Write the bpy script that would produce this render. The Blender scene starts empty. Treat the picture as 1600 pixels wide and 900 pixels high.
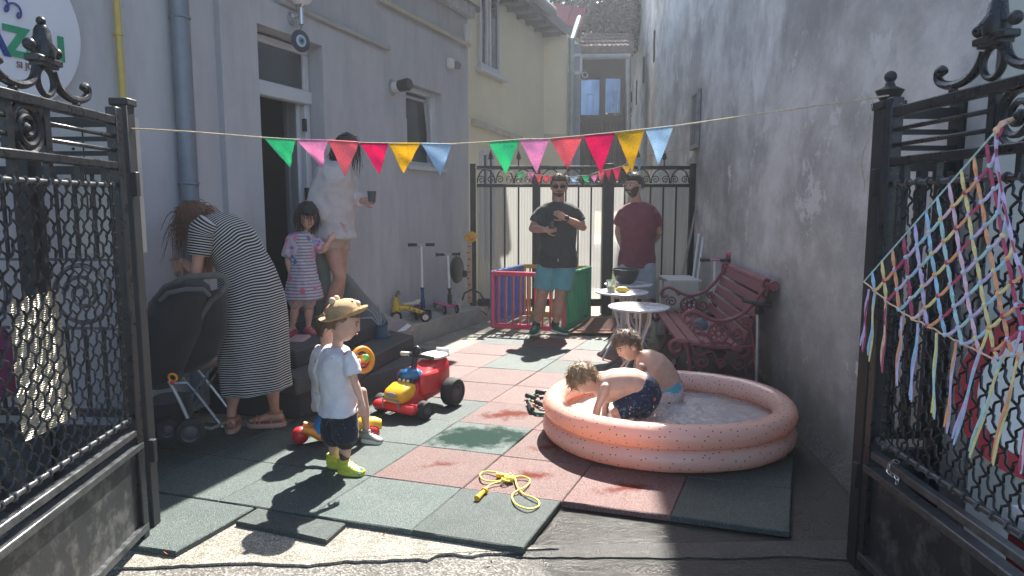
import bpy, bmesh, math, random
import numpy as np
from mathutils import Vector as V, Matrix, noise
R=math.radians; PI=math.pi
random.seed(7)
SC=bpy.context.scene
COL=SC.collection
# ---------------------------------------------------------------- camera, world, sun
FP=1080.0; CH=1.42; TH=math.atan(132/FP)
cam_d=bpy.data.cameras.new("camera"); cam=bpy.data.objects.new("camera",cam_d); COL.objects.link(cam)
cam_d.sensor_width=36; cam_d.lens=36*FP/1600; cam_d.clip_start=0.05; cam_d.clip_end=400
cam.location=(0,0,CH); cam.rotation_euler=(PI/2-TH,0,0)
SC.camera=cam
SUN_AZ=R(14.5); SUN_EL=R(51)      # azimuth measured from +Y towards +X
w=bpy.data.worlds.new("World"); SC.world=w; w.use_nodes=True
nt=w.node_tree; bg=nt.nodes['Background']
sky=nt.nodes.new('ShaderNodeTexSky'); sky.sky_type='NISHITA'; sky.sun_disc=False
sky.sun_elevation=SUN_EL; sky.sun_rotation=SUN_AZ; sky.air_density=1.0; sky.dust_density=1.5
nt.links.new(sky.outputs[0],bg.inputs[0]); bg.inputs[1].default_value=0.094
sd=bpy.data.lights.new("sun",'SUN'); sd.energy=5.0; sd.angle=R(0.5); sd.color=(1,0.95,0.87)
so=bpy.data.objects.new("sun",sd); COL.objects.link(so)
sv=V((math.sin(SUN_AZ)*math.cos(SUN_EL),math.cos(SUN_AZ)*math.cos(SUN_EL),math.sin(SUN_EL)))
so.rotation_euler=sv.to_track_quat('Z','Y').to_euler(); so.location=sv*20
SC.view_settings.view_transform='Standard'; SC.view_settings.look='None'
SC.view_settings.exposure=1.78; SC.view_settings.gamma=1.0
try: SC.view_settings.use_curve_mapping=False
except: pass
SC.cycles.max_bounces=8; SC.cycles.transparent_max_bounces=16

# ---------------------------------------------------------------- unprojection helpers (photo pixels 1600x900 -> world)
def ray(px,py):
    u=(px-800)/FP; v=(450-py)/FP
    return V((u,math.cos(TH)+v*math.sin(TH),-math.sin(TH)+v*math.cos(TH)))
def G(px,py,z=0.0):
    d=ray(px,py); t=(z-CH)/d.z; return V((d.x*t,d.y*t,z))
def P(px,py,y):
    d=ray(px,py); t=y/d.y; return V((d.x*t,y,CH+d.z*t))
def PX(px,py,x):
    d=ray(px,py); t=x/d.x; return V((x,d.y*t,CH+d.z*t))
# ---------------------------------------------------------------- mesh builder
class MB:
    def __init__(s,M=None): s.v=[];s.f=[];s.M=M;s.a=[];s.aval=0.0
    def add(s,vs,fs,av=None):
        o=len(s.v)
        for i,p in enumerate(vs):
            p=V(p); s.v.append(s.M@p if s.M else p); s.a.append(s.aval if av is None else av[i])
        s.f+= [tuple(i+o for i in f) for f in fs]
        return s
    def box(s,c,sz,R_=None,bev=0.0):
        c=V(c); hx,hy,hz=sz[0]/2,sz[1]/2,sz[2]/2
        if bev<=0:
            vs=[V((x*hx,y*hy,z*hz)) for x in(-1,1) for y in(-1,1) for z in(-1,1)]
            fs=[(0,1,3,2),(4,6,7,5),(0,4,5,1),(2,3,7,6),(0,2,6,4),(1,5,7,3)]
        else:
            b=min(bev,hx*.95,hy*.95,hz*.95); vs=[]; idx={}
            for x in(-1,1):
                for y in(-1,1):
                    for z in(-1,1):
                        for ax in range(3):
                            q=[x*(hx-b),y*(hy-b),z*(hz-b)]; q[ax]=(x*hx,y*hy,z*hz)[ax]
                            idx[(x,y,z,ax)]=len(vs); vs.append(V(q))
            g=idx; fs=[]
            for a in(-1,1):
                o=[(-1,-1),(1,-1),(1,1),(-1,1)]
                if a<0:o=o[::-1]
                fs.append(tuple(g[(a,p,q,0)] for p,q in o))
                fs.append(tuple(g[(q,a,p,1)] for p,q in o))
                fs.append(tuple(g[(p,q,a,2)] for p,q in o))
            for a in(-1,1):
                for b2 in(-1,1):
                    e=(g[(-1,a,b2,1)],g[(1,a,b2,1)],g[(1,a,b2,2)],g[(-1,a,b2,2)]); fs.append(e if a*b2<0 else e[::-1]) if False else fs.append(e)
                    fs.append((g[(a,-1,b2,0)],g[(a,1,b2,0)],g[(a,1,b2,2)],g[(a,-1,b2,2)]))
                    fs.append((g[(a,b2,-1,0)],g[(a,b2,1,0)],g[(a,b2,1,1)],g[(a,b2,-1,1)]))
                    for c2 in(-1,1): fs.append((g[(a,b2,c2,0)],g[(a,b2,c2,1)],g[(a,b2,c2,2)]))
        if R_ is not None: vs=[R_@p for p in vs]
        return s.add([p+c for p in vs],fs)
    def beam(s,p0,p1,wd,ht,up=(0,0,1),bev=0.0):
        p0=V(p0);p1=V(p1); d=p1-p0; L=d.length; 
        if L<1e-6: return s
        y=d/L; up=V(up)
        if abs(y.dot(up.normalized()))>.98: up=V((1,0,0)) if abs(y.x)<.9 else V((0,1,0))
        x=y.cross(up).normalized(); z=x.cross(y)
        m=Matrix((x,y,z)).transposed()
        return s.box((p0+p1)/2,(wd,L,ht),m,bev)
    def tube(s,pts,r,n=8,closed=False,cap=True,flat=1.0,up=None,av=None):
        pts=[V(p) for p in pts]; N=len(pts)
        rs=r if hasattr(r,'__len__') else [r]*N
        T=[]
        for i in range(N):
            if closed: t=pts[(i+1)%N]-pts[i-1]
            else: t=pts[min(i+1,N-1)]-pts[max(i-1,0)]
            T.append(t.normalized() if t.length>1e-9 else V((0,0,1)))
        u=V(up) if up else (V((0,0,1)) if abs(T[0].z)<.9 else V((1,0,0)))
        vs=[];aa=[]
        a=(u-T[0]*u.dot(T[0])).normalized()
        for i in range(N):
            a=(a-T[i]*a.dot(T[i]))
            a=a.normalized() if a.length>1e-6 else V((1,0,0))
            b=T[i].cross(a)
            for k in range(n):
                th=2*PI*k/n
                vs.append(pts[i]+a*(math.cos(th)*rs[i]*flat)+b*(math.sin(th)*rs[i])); aa.append(s.aval if av is None else av[i])
        fs=[]
        for i in range(N if closed else N-1):
            j=(i+1)%N
            for k in range(n): fs.append((i*n+k,i*n+(k+1)%n,j*n+(k+1)%n,j*n+k))
        if cap and not closed:
            fs.append(tuple(range(n))[::-1]); fs.append(tuple((N-1)*n+k for k in range(n)))
        return s.add(vs,fs,aa)
    def loft(s,secs,n=20,cap=True,av=None,ex=2.0):
        # secs: (center, right vec, a, fwd vec, b)
        vs=[];aa=[]
        for i,(c,rv,a,fv,b) in enumerate(secs):
            c=V(c);rv=V(rv);fv=V(fv)
            for k in range(n):
                th=2*PI*k/n; cx=math.cos(th);sx=math.sin(th)
                if ex!=2: cx=math.copysign(abs(cx)**(2/ex),cx); sx=math.copysign(abs(sx)**(2/ex),sx)
                vs.append(c+rv*(a*cx)+fv*(b*sx)); aa.append(s.aval if av is None else av[i])
        fs=[]
        for i in range(len(secs)-1):
            for k in range(n): fs.append((i*n+k,i*n+(k+1)%n,(i+1)*n+(k+1)%n,(i+1)*n+k))
        if cap:
            fs.append(tuple(range(n))[::-1]); fs.append(tuple((len(secs)-1)*n+k for k in range(n)))
        return s.add(vs,fs,aa)
    def cap(s,p0,p1,r0,r1,n=12):  # capsule
        p0=V(p0);p1=V(p1);d=p1-p0
        if d.length<1e-6: d=V((0,0,1e-4))
        t=d.normalized(); pts=[];rs=[]
        for k in (1,.8,.45): pts.append(p0-t*r0*k*.98); rs.append(r0*math.sqrt(max(0.02,1-k*k)))
        pts.append(p0);rs.append(r0);pts.append((p0+p1)/2);rs.append((r0+r1)/2);pts.append(p1);rs.append(r1)
        for k in (.45,.8,1): pts.append(p1+t*r1*k*.98); rs.append(r1*math.sqrt(max(0.02,1-k*k)))
        return s.tube(pts,rs,n)
    def lathe(s,prof,c=(0,0,0),ax=(0,0,1),n=24,a0=0,a1=2*PI):
        c=V(c);ax=V(ax).normalized(); u=V((1,0,0)) if abs(ax.x)<.9 else V((0,1,0))
        u=(u-ax*u.dot(ax)).normalized(); w_=ax.cross(u); vs=[];fs=[];full=abs(a1-a0-2*PI)<1e-4
        m=n if full else n+1
        for r,h in prof:
            for k in range(m):
                th=a0+(a1-a0)*k/n; vs.append(c+ax*h+u*(r*math.cos(th))+w_*(r*math.sin(th)))
        for i in range(len(prof)-1):
            for k in range(n):
                k2=(k+1)%m; fs.append((i*m+k,i*m+k2,(i+1)*m+k2,(i+1)*m+k))
        return s.add(vs,fs)
    def ball(s,c,r,n=14,m=8,R_=None):
        rr=r if hasattr(r,'__len__') else (r,r,r); vs=[];fs=[];c=V(c)
        for i in range(m+1):
            ph=PI*i/m
            for k in range(n):
                th=2*PI*k/n; q=V((math.sin(ph)*math.cos(th)*rr[0],math.sin(ph)*math.sin(th)*rr[1],math.cos(ph)*rr[2]))
                vs.append(c+(R_@q if R_ is not None else q))
        for i in range(m):
            for k in range(n): fs.append((i*n+k,(i+1)*n+k,(i+1)*n+(k+1)%n,i*n+(k+1)%n))
        return s.add(vs,fs)
    def torus(s,c,R0,r,ax=(0,0,1),n=24,m=8,a0=0,a1=2*PI,sq=1.0):
        c=V(c);ax=V(ax).normalized(); u=V((1,0,0)) if abs(ax.x)<.9 else V((0,1,0))
        u=(u-ax*u.dot(ax)).normalized(); w_=ax.cross(u)
        full=abs(a1-a0-2*PI)<1e-4
        pts=[c+u*(R0*math.cos(a0+(a1-a0)*k/n))+w_*(R0*sq*math.sin(a0+(a1-a0)*k/n)) for k in range(n if full else n+1)]
        return s.tube(pts,r,m,closed=full)
    def prism(s,poly,ext):
        ext=V(ext); n=len(poly); vs=[V(p) for p in poly]+[V(p)+ext for p in poly]
        fs=[tuple(range(n))[::-1],tuple(range(n,2*n))]+[(k,(k+1)%n,n+(k+1)%n,n+k) for k in range(n)]
        return s.add(vs,fs)
    def quad(s,*p): return s.add(p,[tuple(range(len(p)))])
ORG={}
def fixn(me):
    bm=bmesh.new(); bm.from_mesh(me); bmesh.ops.recalc_face_normals(bm,faces=bm.faces); bm.to_mesh(me); bm.free()
def mk_mesh(mb,name,org,sharp=40,recalc=True):
    me=bpy.data.meshes.new(name); me.from_pydata([tuple(p-org) for p in mb.v],[],mb.f)
    if any(mb.a):
        at=me.attributes.new('k','FLOAT','POINT'); at.data.foreach_set('value',mb.a)
    if recalc: fixn(me)
    if sharp is not None:
        me.shade_smooth()
        if sharp<180: me.set_sharp_from_angle(angle=R(sharp))
    return me
def put(name,me,mat,parent,org):
    o=bpy.data.objects.new(name,me); COL.objects.link(o)
    if mat is not None and not me.materials: me.materials.append(mat)
    if parent is not None: o.parent=parent
    else: o.location=org
    ORG[o.name]=org
    return o
def O(mb,name,mat,parent=None,sharp=40,label=None,kind=None,recalc=True,cat=None,group=None,org=None):
    if parent is not None: org=ORG[parent.name]
    elif org is None: 
        a=np.array([tuple(p) for p in mb.v]); c=(a.min(0)+a.max(0))/2; org=V((c[0],c[1],a[:,2].min()))
    me=mk_mesh(mb,name,org,sharp,recalc); o=put(name,me,mat,parent,org)
    tag(o,label,cat,group,kind); return o
def tag(o,label=None,cat=None,group=None,kind=None):
    if label:o['label']=label
    if cat:o['category']=cat
    if group:o['group']=group
    if kind:o['kind']=kind
    return o
def thing(name,label,cat,loc,group=None,kind=None):
    o=bpy.data.objects.new(name,None); COL.objects.link(o); o.location=loc; o.empty_display_size=.1
    ORG[o.name]=V(loc); return tag(o,label,cat,group,kind)
def copy_tree(o,loc,label=None,rz=None):
    c=o.copy(); COL.objects.link(c); c.location=loc
    if rz is not None: c.rotation_euler.z=rz
    if label:c['label']=label
    def rec(a,b):
        for ch in list(a.children):
            d=ch.copy(); COL.objects.link(d); d.parent=b; rec(ch,d)
    rec(o,c); return c
def voxel(mb,name,mat,parent,vs=.006,sm=4,disp=None,label=None,fn=None,org=None):
    """fuse overlapping closed shapes into one continuous surface"""
    if parent is not None: org=ORG[parent.name]
    me=mk_mesh(mb,'tmp',org,None); t=bpy.data.objects.new('tmp',me); COL.objects.link(t)
    m=t.modifiers.new('r','REMESH'); m.mode='VOXEL'; m.voxel_size=vs; m.adaptivity=0
    m2=t.modifiers.new('s','SMOOTH'); m2.factor=.5; m2.iterations=sm
    dg=bpy.context.evaluated_depsgraph_get(); nm=bpy.data.meshes.new_from_object(t.evaluated_get(dg)); nm.name=name
    bpy.data.objects.remove(t); bpy.data.meshes.remove(me)
    nm.materials.clear()
    if disp:
        amp,sc=disp; n=len(nm.vertices); co=np.empty(n*3); nm.vertices.foreach_get('co',co); co=co.reshape(-1,3)
        no=np.empty(n*3); nm.vertices.foreach_get('normal',no); no=no.reshape(-1,3)
        for i in range(n):
            q=V(co[i]); s_=(sc if hasattr(sc,'__len__') else (sc,sc,sc))
            p=V((q.x*s_[0],q.y*s_[1],q.z*s_[2])); h=noise.noise(p)+.5*noise.noise(p*2.3)
            co[i]+=no[i]*amp*(1-2*abs(h))
        nm.vertices.foreach_set('co',co.ravel())
    if fn:
        n=len(nm.vertices); co=np.empty(n*3); nm.vertices.foreach_get('co',co); co=co.reshape(-1,3)+np.array(org)
        at=nm.attributes.new('k','FLOAT','POINT'); at.data.foreach_set('value',fn(co).astype(np.float32))
    nm.shade_smooth(); nm.update()
    o=put(name,nm,mat,parent,org)
    if label:o['label']=label
    return o
# ---------------------------------------------------------------- materials
MATS={}
def nodes(name):
    m=bpy.data.materials.new(name); m.use_nodes=True; n=m.node_tree.nodes; l=m.node_tree.links
    return m,n,l,n['Principled BSDF']
def rgba(c): return (c[0],c[1],c[2],1)
def tex(n,l,kind,scale,detail=4,vec=None,rough=.6,coord='Object',sc3=None):
    tc=n.new('ShaderNodeTexCoord'); t=n.new('ShaderNodeTex'+kind)
    src=tc.outputs[coord]
    if sc3:
        mp=n.new('ShaderNodeMapping'); mp.inputs['Scale'].default_value=sc3; l.new(src,mp.inputs[0]); src=mp.outputs[0]
    l.new(src,t.inputs['Vector']); t.inputs['Scale'].default_value=scale
    if kind=='Noise': t.inputs['Detail'].default_value=detail; t.inputs['Roughness'].default_value=rough
    return t
def ramp(n,l,src,stops):
    r=n.new('ShaderNodeValToRGB'); e=r.color_ramp.elements
    while len(e)<len(stops): e.new(.5)
    for i,(p,c) in enumerate(stops): e[i].position=p; e[i].color=rgba(c) if hasattr(c,'__len__') else (c,c,c,1)
    l.new(src,r.inputs[0]); return r
def mix(n,l,fac,a,b,mode='MIX'):
    m=n.new('ShaderNodeMix'); m.data_type='RGBA'; m.blend_type=mode
    for s,x in ((0,fac),(6,a),(7,b)):
        if hasattr(x,'is_linked') or hasattr(x,'links'): l.new(x,m.inputs[s])
        elif s==0: m.inputs[0].default_value=x
        else: m.inputs[s].default_value=rgba(x)
    return m.outputs[2]
def bump(n,l,h,strength,dist,b,prev=None):
    bp=n.new('ShaderNodeBump'); bp.inputs['Strength'].default_value=strength; bp.inputs['Distance'].default_value=dist
    l.new(h,bp.inputs['Height']); 
    if prev: l.new(prev,bp.inputs['Normal'])
    l.new(bp.outputs[0],b.inputs['Normal']); return bp.outputs[0]
def mat(name,col,rough=.5,metal=0.0,var=.15,vs=6,bmp=0.0,bs=60,bd=.002,spec=.5,sss=0.0,trans=0.0,coat=0.0,dirt=None,sc3=None):
    if name in MATS: return MATS[name]
    m,n,l,b=nodes(name); b.inputs['Roughness'].default_value=rough; b.inputs['Metallic'].default_value=metal
    b.inputs['Specular IOR Level'].default_value=spec; b.inputs['Transmission Weight'].default_value=trans
    b.inputs['Coat Weight'].default_value=coat
    if sss:
        b.inputs['Subsurface Weight'].default_value=sss; b.inputs['Subsurface Radius'].default_value=(.02,.008,.004); b.inputs['Subsurface Scale'].default_value=.5
    t=tex(n,l,'Noise',vs,5,sc3=sc3); r=ramp(n,l,t.outputs[0],[(.3,[c*(1-var) for c in col]),(.7,[min(1,c*(1+var)) for c in col])])
    out=r.outputs[0]
    if dirt:
        t2=tex(n,l,'Noise',dirt[1],8,rough=.7); r2=ramp(n,l,t2.outputs[0],[(dirt[2],0),(dirt[2]+.12,1)])
        out=mix(n,l,r2.outputs[0],out,dirt[0])
    l.new(out,b.inputs['Base Color'])
    rr=ramp(n,l,t.outputs[0],[(.3,max(0,rough-.08)),(.7,min(1,rough+.1))]); l.new(rr.outputs[0],b.inputs['Roughness'])
    if bmp:
        t3=tex(n,l,'Noise',bs,4,sc3=sc3); bump(n,l,t3.outputs[0],bmp,bd,b)
    MATS[name]=m; return m
def fabric(name,col,rough=.85,transl=0.0,weave=900,var=.1,attr=None,patt=None):
    m,n,l,b=nodes(name); b.inputs['Roughness'].default_value=rough; b.inputs['Specular IOR Level'].default_value=.2
    b.inputs['Sheen Weight'].default_value=.15
    t=tex(n,l,'Noise',12,6); r=ramp(n,l,t.outputs[0],[(.3,[c*(1-var) for c in col]),(.7,[min(1,c*(1+var)) for c in col])])
    tf=tex(n,l,'Noise',260 if transl>.3 else 420,2); rf_=ramp(n,l,tf.outputs[0],[(.35,.72 if transl>.3 else .88),(.65,1.0)])
    out=mix(n,l,1.0,r.outputs[0],rf_.outputs[0],'MULTIPLY')
    if patt: out=patt(n,l,out)
    l.new(out,b.inputs['Base Color'])
    t3=tex(n,l,'Noise',weave,2); bp=bump(n,l,t3.outputs[0],.35,.001,b)
    t4=tex(n,l,'Noise',14,4); bump(n,l,t4.outputs[0],.35,.02,b,bp)
    if transl:
        tr=n.new('ShaderNodeBsdfTranslucent'); l.new(out,tr.inputs[0]); ms=n.new('ShaderNodeMixShader'); ms.inputs[0].default_value=transl
        l.new(b.outputs[0],ms.inputs[1]); l.new(tr.outputs[0],ms.inputs[2]); l.new(ms.outputs[0],n['Material Output'].inputs[0])
    return m
def stripes(freq,duty,c2,src='k'):
    def f(n,l,base):
        if src=='k':
            a=n.new('ShaderNodeAttribute'); a.attribute_name='k'; s_=a.outputs['Fac']
        else:
            tc=n.new('ShaderNodeTexCoord'); sp=n.new('ShaderNodeSeparateXYZ'); l.new(tc.outputs['Object'],sp.inputs[0]); s_=sp.outputs[2]
        mu=n.new('ShaderNodeMath'); mu.operation='MULTIPLY'; mu.inputs[1].default_value=freq; l.new(s_,mu.inputs[0])
        fr=n.new('ShaderNodeMath'); fr.operation='FRACT'; l.new(mu.outputs[0],fr.inputs[0])
        gt=n.new('ShaderNodeMath'); gt.operation='GREATER_THAN'; gt.inputs[1].default_value=duty; l.new(fr.outputs[0],gt.inputs[0])
        return mix(n,l,gt.outputs[0],base,c2)
    return f
def blobs(scale,th,cols,soft=.04):
    def f(n,l,base):
        v=tex(n,l,'Voronoi',scale); lt=ramp(n,l,v.outputs['Distance'],[(th,1),(th+soft,0)])
        sp=n.new('ShaderNodeSeparateColor'); l.new(v.outputs['Color'],sp.inputs[0])
        st=[(i/len(cols),c) for i,c in enumerate(cols)]; r=ramp(n,l,sp.outputs[0],st); r.color_ramp.interpolation='CONSTANT'
        return mix(n,l,lt.outputs[0],base,r.outputs[0])
    return f
def seq(*fs):
    def f(n,l,b):
        for g in fs: b=g(n,l,b)
        return b
    return f
iron=mat('black_iron',(.020,.022,.026),.30,.4,.35,25,.5,90,.002,spec=.6,dirt=((.10,.11,.12),35,.66))
iron2=mat('matte_iron',(.018,.02,.023),.5,.2,.3,25,.4,90,.002,dirt=((.06,.05,.04),20,.68))
skin=mat('skin',(.50,.28,.20),.55,0,.16,14,.15,300,.001,sss=.12)
skin_k=mat('skin_child',(.58,.35,.26),.52,0,.14,14,.12,300,.001,sss=.15)
steel=mat('steel',(.55,.56,.58),.3,.9,.1,20)
alu=mat('dull_aluminium',(.42,.43,.44),.45,.7,.15,20)
blackp=mat('black_plastic',(.02,.02,.022),.45,0,.2,15,.2,150,.001)
rubberb=mat('tyre_rubber',(.018,.018,.019),.75,0,.3,30,.4,200,.002)
whitep=mat('white_plastic',(.75,.75,.73),.4,0,.06,10)
def tilemat(name,col,wet):
    m,n,l,b=nodes(name)
    v=tex(n,l,'Voronoi',330); sp=n.new('ShaderNodeSeparateColor'); l.new(v.outputs['Color'],sp.inputs[0])
    r=ramp(n,l,sp.outputs[0],[(.0,[c*.35 for c in col]),(.45,col),(.8,[min(1,c*1.5+.01) for c in col]),(1.0,[min(1,c*2.4+.05) for c in col])])
    t=tex(n,l,'Noise',3.2,6,coord='Object'); dust=ramp(n,l,t.outputs[0],[(.35,0),(.75,1)])
    mu=n.new('ShaderNodeMath'); mu.operation='MULTIPLY'; mu.inputs[1].default_value=.10; l.new(dust.outputs[0],mu.inputs[0])
    c=mix(n,l,mu.outputs[0],r.outputs[0],(.30,.28,.25))
    oi=n.new('ShaderNodeObjectInfo'); orr=ramp(n,l,oi.outputs['Random'],[(0,.72),(1,1.25)]); c=mix(n,l,1.0,c,orr.outputs[0],'MULTIPLY')
    tg=tex(n,l,'Noise',130,3,rough=.9); gr=ramp(n,l,tg.outputs[0],[(.38,.55),(.62,1.35)]); c=mix(n,l,1.0,c,gr.outputs[0],'MULTIPLY')
    tw=tex(n,l,'Noise',11,8,rough=.75); wr0=ramp(n,l,tw.outputs[0],[(.56,0),(.72,.35)]); c=mix(n,l,wr0.outputs[0],c,(.20,.19,.17))
    # wet stain shapes
    a=n.new('ShaderNodeAttribute'); a.attribute_name='wet'; a.attribute_type='OBJECT'
    tc=n.new('ShaderNodeTexCoord'); mp=n.new('ShaderNodeMapping'); l.new(tc.outputs['Object'],mp.inputs[0]); mp.inputs['Scale'].default_value=(2.6,4.6,1)
    ln=n.new('ShaderNodeVectorMath'); ln.operation='LENGTH'; l.new(mp.outputs[0],ln.inputs[0])
    nz=tex(n,l,'Noise',9,4); ad=n.new('ShaderNodeMath'); ad.operation='MULTIPLY_ADD'; ad.inputs[1].default_value=1.6; l.new(nz.outputs[0],ad.inputs[0]); l.new(ln.outputs['Value'],ad.inputs[2])
    dv=n.new('ShaderNodeMath'); dv.operation='SUBTRACT'; l.new(a.outputs['Fac'],dv.inputs[0]); l.new(ad.outputs[0],dv.inputs[1])
    wr=ramp(n,l,dv.outputs[0],[(0,0),(.35,1)])
    c=mix(n,l,wr.outputs[0],c,wet)
    l.new(c,b.inputs['Base Color'])
    rf=ramp(n,l,wr.outputs[0],[(0,.55),(1,.75)]); l.new(rf.outputs[0],b.inputs['Roughness'])
    sr_=ramp(n,l,wr.outputs[0],[(0,.62),(1,.12)]); l.new(sr_.outputs[0],b.inputs['Specular IOR Level'])
    bump(n,l,v.outputs['Distance'],.9,.003,b)
    return m
tile_g=tilemat('green_rubber',(.026,.050,.046),(.006,.030,.022))
tile_r=tilemat('red_rubber',(.115,.048,.042),(.12,.024,.014))
def ground_mat(name,c1,c2,scale,wetx=None,bumpd=.004,vsc=220,rough=.85,spec=.5):
    m,n,l,b=nodes(name)
    v=tex(n,l,'Voronoi',vsc,coord='Object'); sp=n.new('ShaderNodeSeparateColor'); l.new(v.outputs['Color'],sp.inputs[0])
    t=tex(n,l,'Noise',scale,8,rough=.65); r=ramp(n,l,t.outputs[0],[(.3,c1),(.7,c2)])
    s_=ramp(n,l,sp.outputs[0],[(0,.45),(.6,1.0),(1,1.9)])
    c=mix(n,l,1.0,r.outputs[0],s_.outputs[0],'MULTIPLY')
    tq=tex(n,l,'Noise',70,6,rough=.8); rq=ramp(n,l,tq.outputs[0],[(.35,.6),(.65,1.25)]); c=mix(n,l,1.0,c,rq.outputs[0],'MULTIPLY')
    b.inputs['Roughness'].default_value=rough; b.inputs['Specular IOR Level'].default_value=spec
    if wetx:
        # wet patch right of centre, near the gate: mask from object coordinates
        tc=n.new('ShaderNodeTexCoord'); sx=n.new('ShaderNodeSeparateXYZ'); l.new(tc.outputs['Object'],sx.inputs[0])
        nz=tex(n,l,'Noise',2.2,6); a1=n.new('ShaderNodeMath'); a1.operation='MULTIPLY_ADD'; a1.inputs[1].default_value=.9; l.new(nz.outputs[0],a1.inputs[0]); l.new(sx.outputs[0],a1.inputs[2])
        y1=n.new('ShaderNodeMath'); y1.operation='MULTIPLY_ADD'; y1.inputs[1].default_value=.55; l.new(sx.outputs[1],y1.inputs[0]); l.new(a1.outputs[0],y1.inputs[2])
        wm=ramp(n,l,y1.outputs[0],[(0,0),(1,1)])
        mr=n.new('ShaderNodeMapRange'); mr.clamp=True; mr.inputs[1].default_value=wetx[0]; mr.inputs[2].default_value=wetx[1]; l.new(y1.outputs[0],mr.inputs[0])
        c=mix(n,l,mr.outputs[0],c,[x*.22 for x in c1])
        rr=ramp(n,l,mr.outputs[0],[(0,rough),(1,.16)]); l.new(rr.outputs[0],b.inputs['Roughness'])
    l.new(c,b.inputs['Base Color'])
    bp=bump(n,l,v.outputs['Distance'],.8,bumpd,b); t5=tex(n,l,'Noise',9,8,rough=.7); bump(n,l,t5.outputs[0],.8,.03,b,bp)
    return m
asphalt=ground_mat('asphalt',(.12,.115,.105),(.20,.19,.17),2.5,(1.75,2.05),vsc=120)
concrete=ground_mat('pale_concrete',(.19,.175,.145),(.36,.335,.28),7,None,.002,260)
# ================================================================ SETTING
def pb(name,mb,m,parent,label=None,kind=None,sharp=40): return O(mb,name,m,parent,sharp,label,kind)
# ground
mb=MB()
g0=O(MB().add([(-14,-8,-.038),(14,-8,-.038),(14,34,-.038),(-14,34,-.038)],[(0,1,2,3)]),'ground',asphalt,kind='structure',org=V((0,0,0)),recalc=False)
LP0=V((-.738,3.484,0)); LE1=V((.4878,-.1548,0)); LE2=V((.1912,.4558,0))
def LAT(i,j,z=0): p=LP0+LE1*i+LE2*j; return V((p.x,p.y,z))
rnd=random.Random(3)
front=[]
for k in range(60):
    t=k/59; x=-1.95+t*2.15; y=2.60+.10*t+.035*noise.noise(V((x*3,0,0)))+.02*noise.noise(V((x*14,3,0)))+(.05 if t>.75 else 0)*1
    front.append((x,y))
poly=front+[(0.0,2.78),(0.02,3.1),(-.3,4.2),(1.3,8.0),(2.2,13),(4.5,30),(-6,30),(-6,2.6)]
mb=MB(); mb.prism([(x,y,-.036) for x,y in poly],(0,0,.010))
pave=O(mb,'yard_paving',concrete,kind='structure',sharp=None,org=V((0,0,0)))
# kerb chips / crack line in front of the yard paving
mb=MB()
pts=[]
for k in range(50):
    t=k/49; x=.02+t*1.75; y=2.70+.03*noise.noise(V((x*4,7,0)))+.015*noise.noise(V((x*17,3,0)))
    pts.append((x,y))
mb.prism([(x,y,-.037) for x,y in pts]+[(1.77,2.86,-.037),(.0,2.80,-.037)],(0,0,.006))
O(mb,'gutter_strip',ground_mat('wet_gutter',(.035,.036,.036),(.06,.06,.055),5,None,.003,180,.3),kind='structure',org=V((0,0,0)))
# wall frame of the grey building
WO=V((-.577,9.3,0)); WT=V((-.347,-.938,0)).normalized(); WN=V((.938,-.347,0)).normalized(); UZ=V((0,0,1))
def WP(s,off,z): return WO+WT*s+WN*off+UZ*z
def WX(px,py,off=0.0):      # photo pixel -> (s,z) on the wall plane at that offset
    d=ray(px,py); o=V((0,0,CH)); t=((WO+WN*off)-o).dot(WN)/d.dot(WN); p=o+d*t
    return (p-WO).dot(WT),p.z,p
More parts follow.
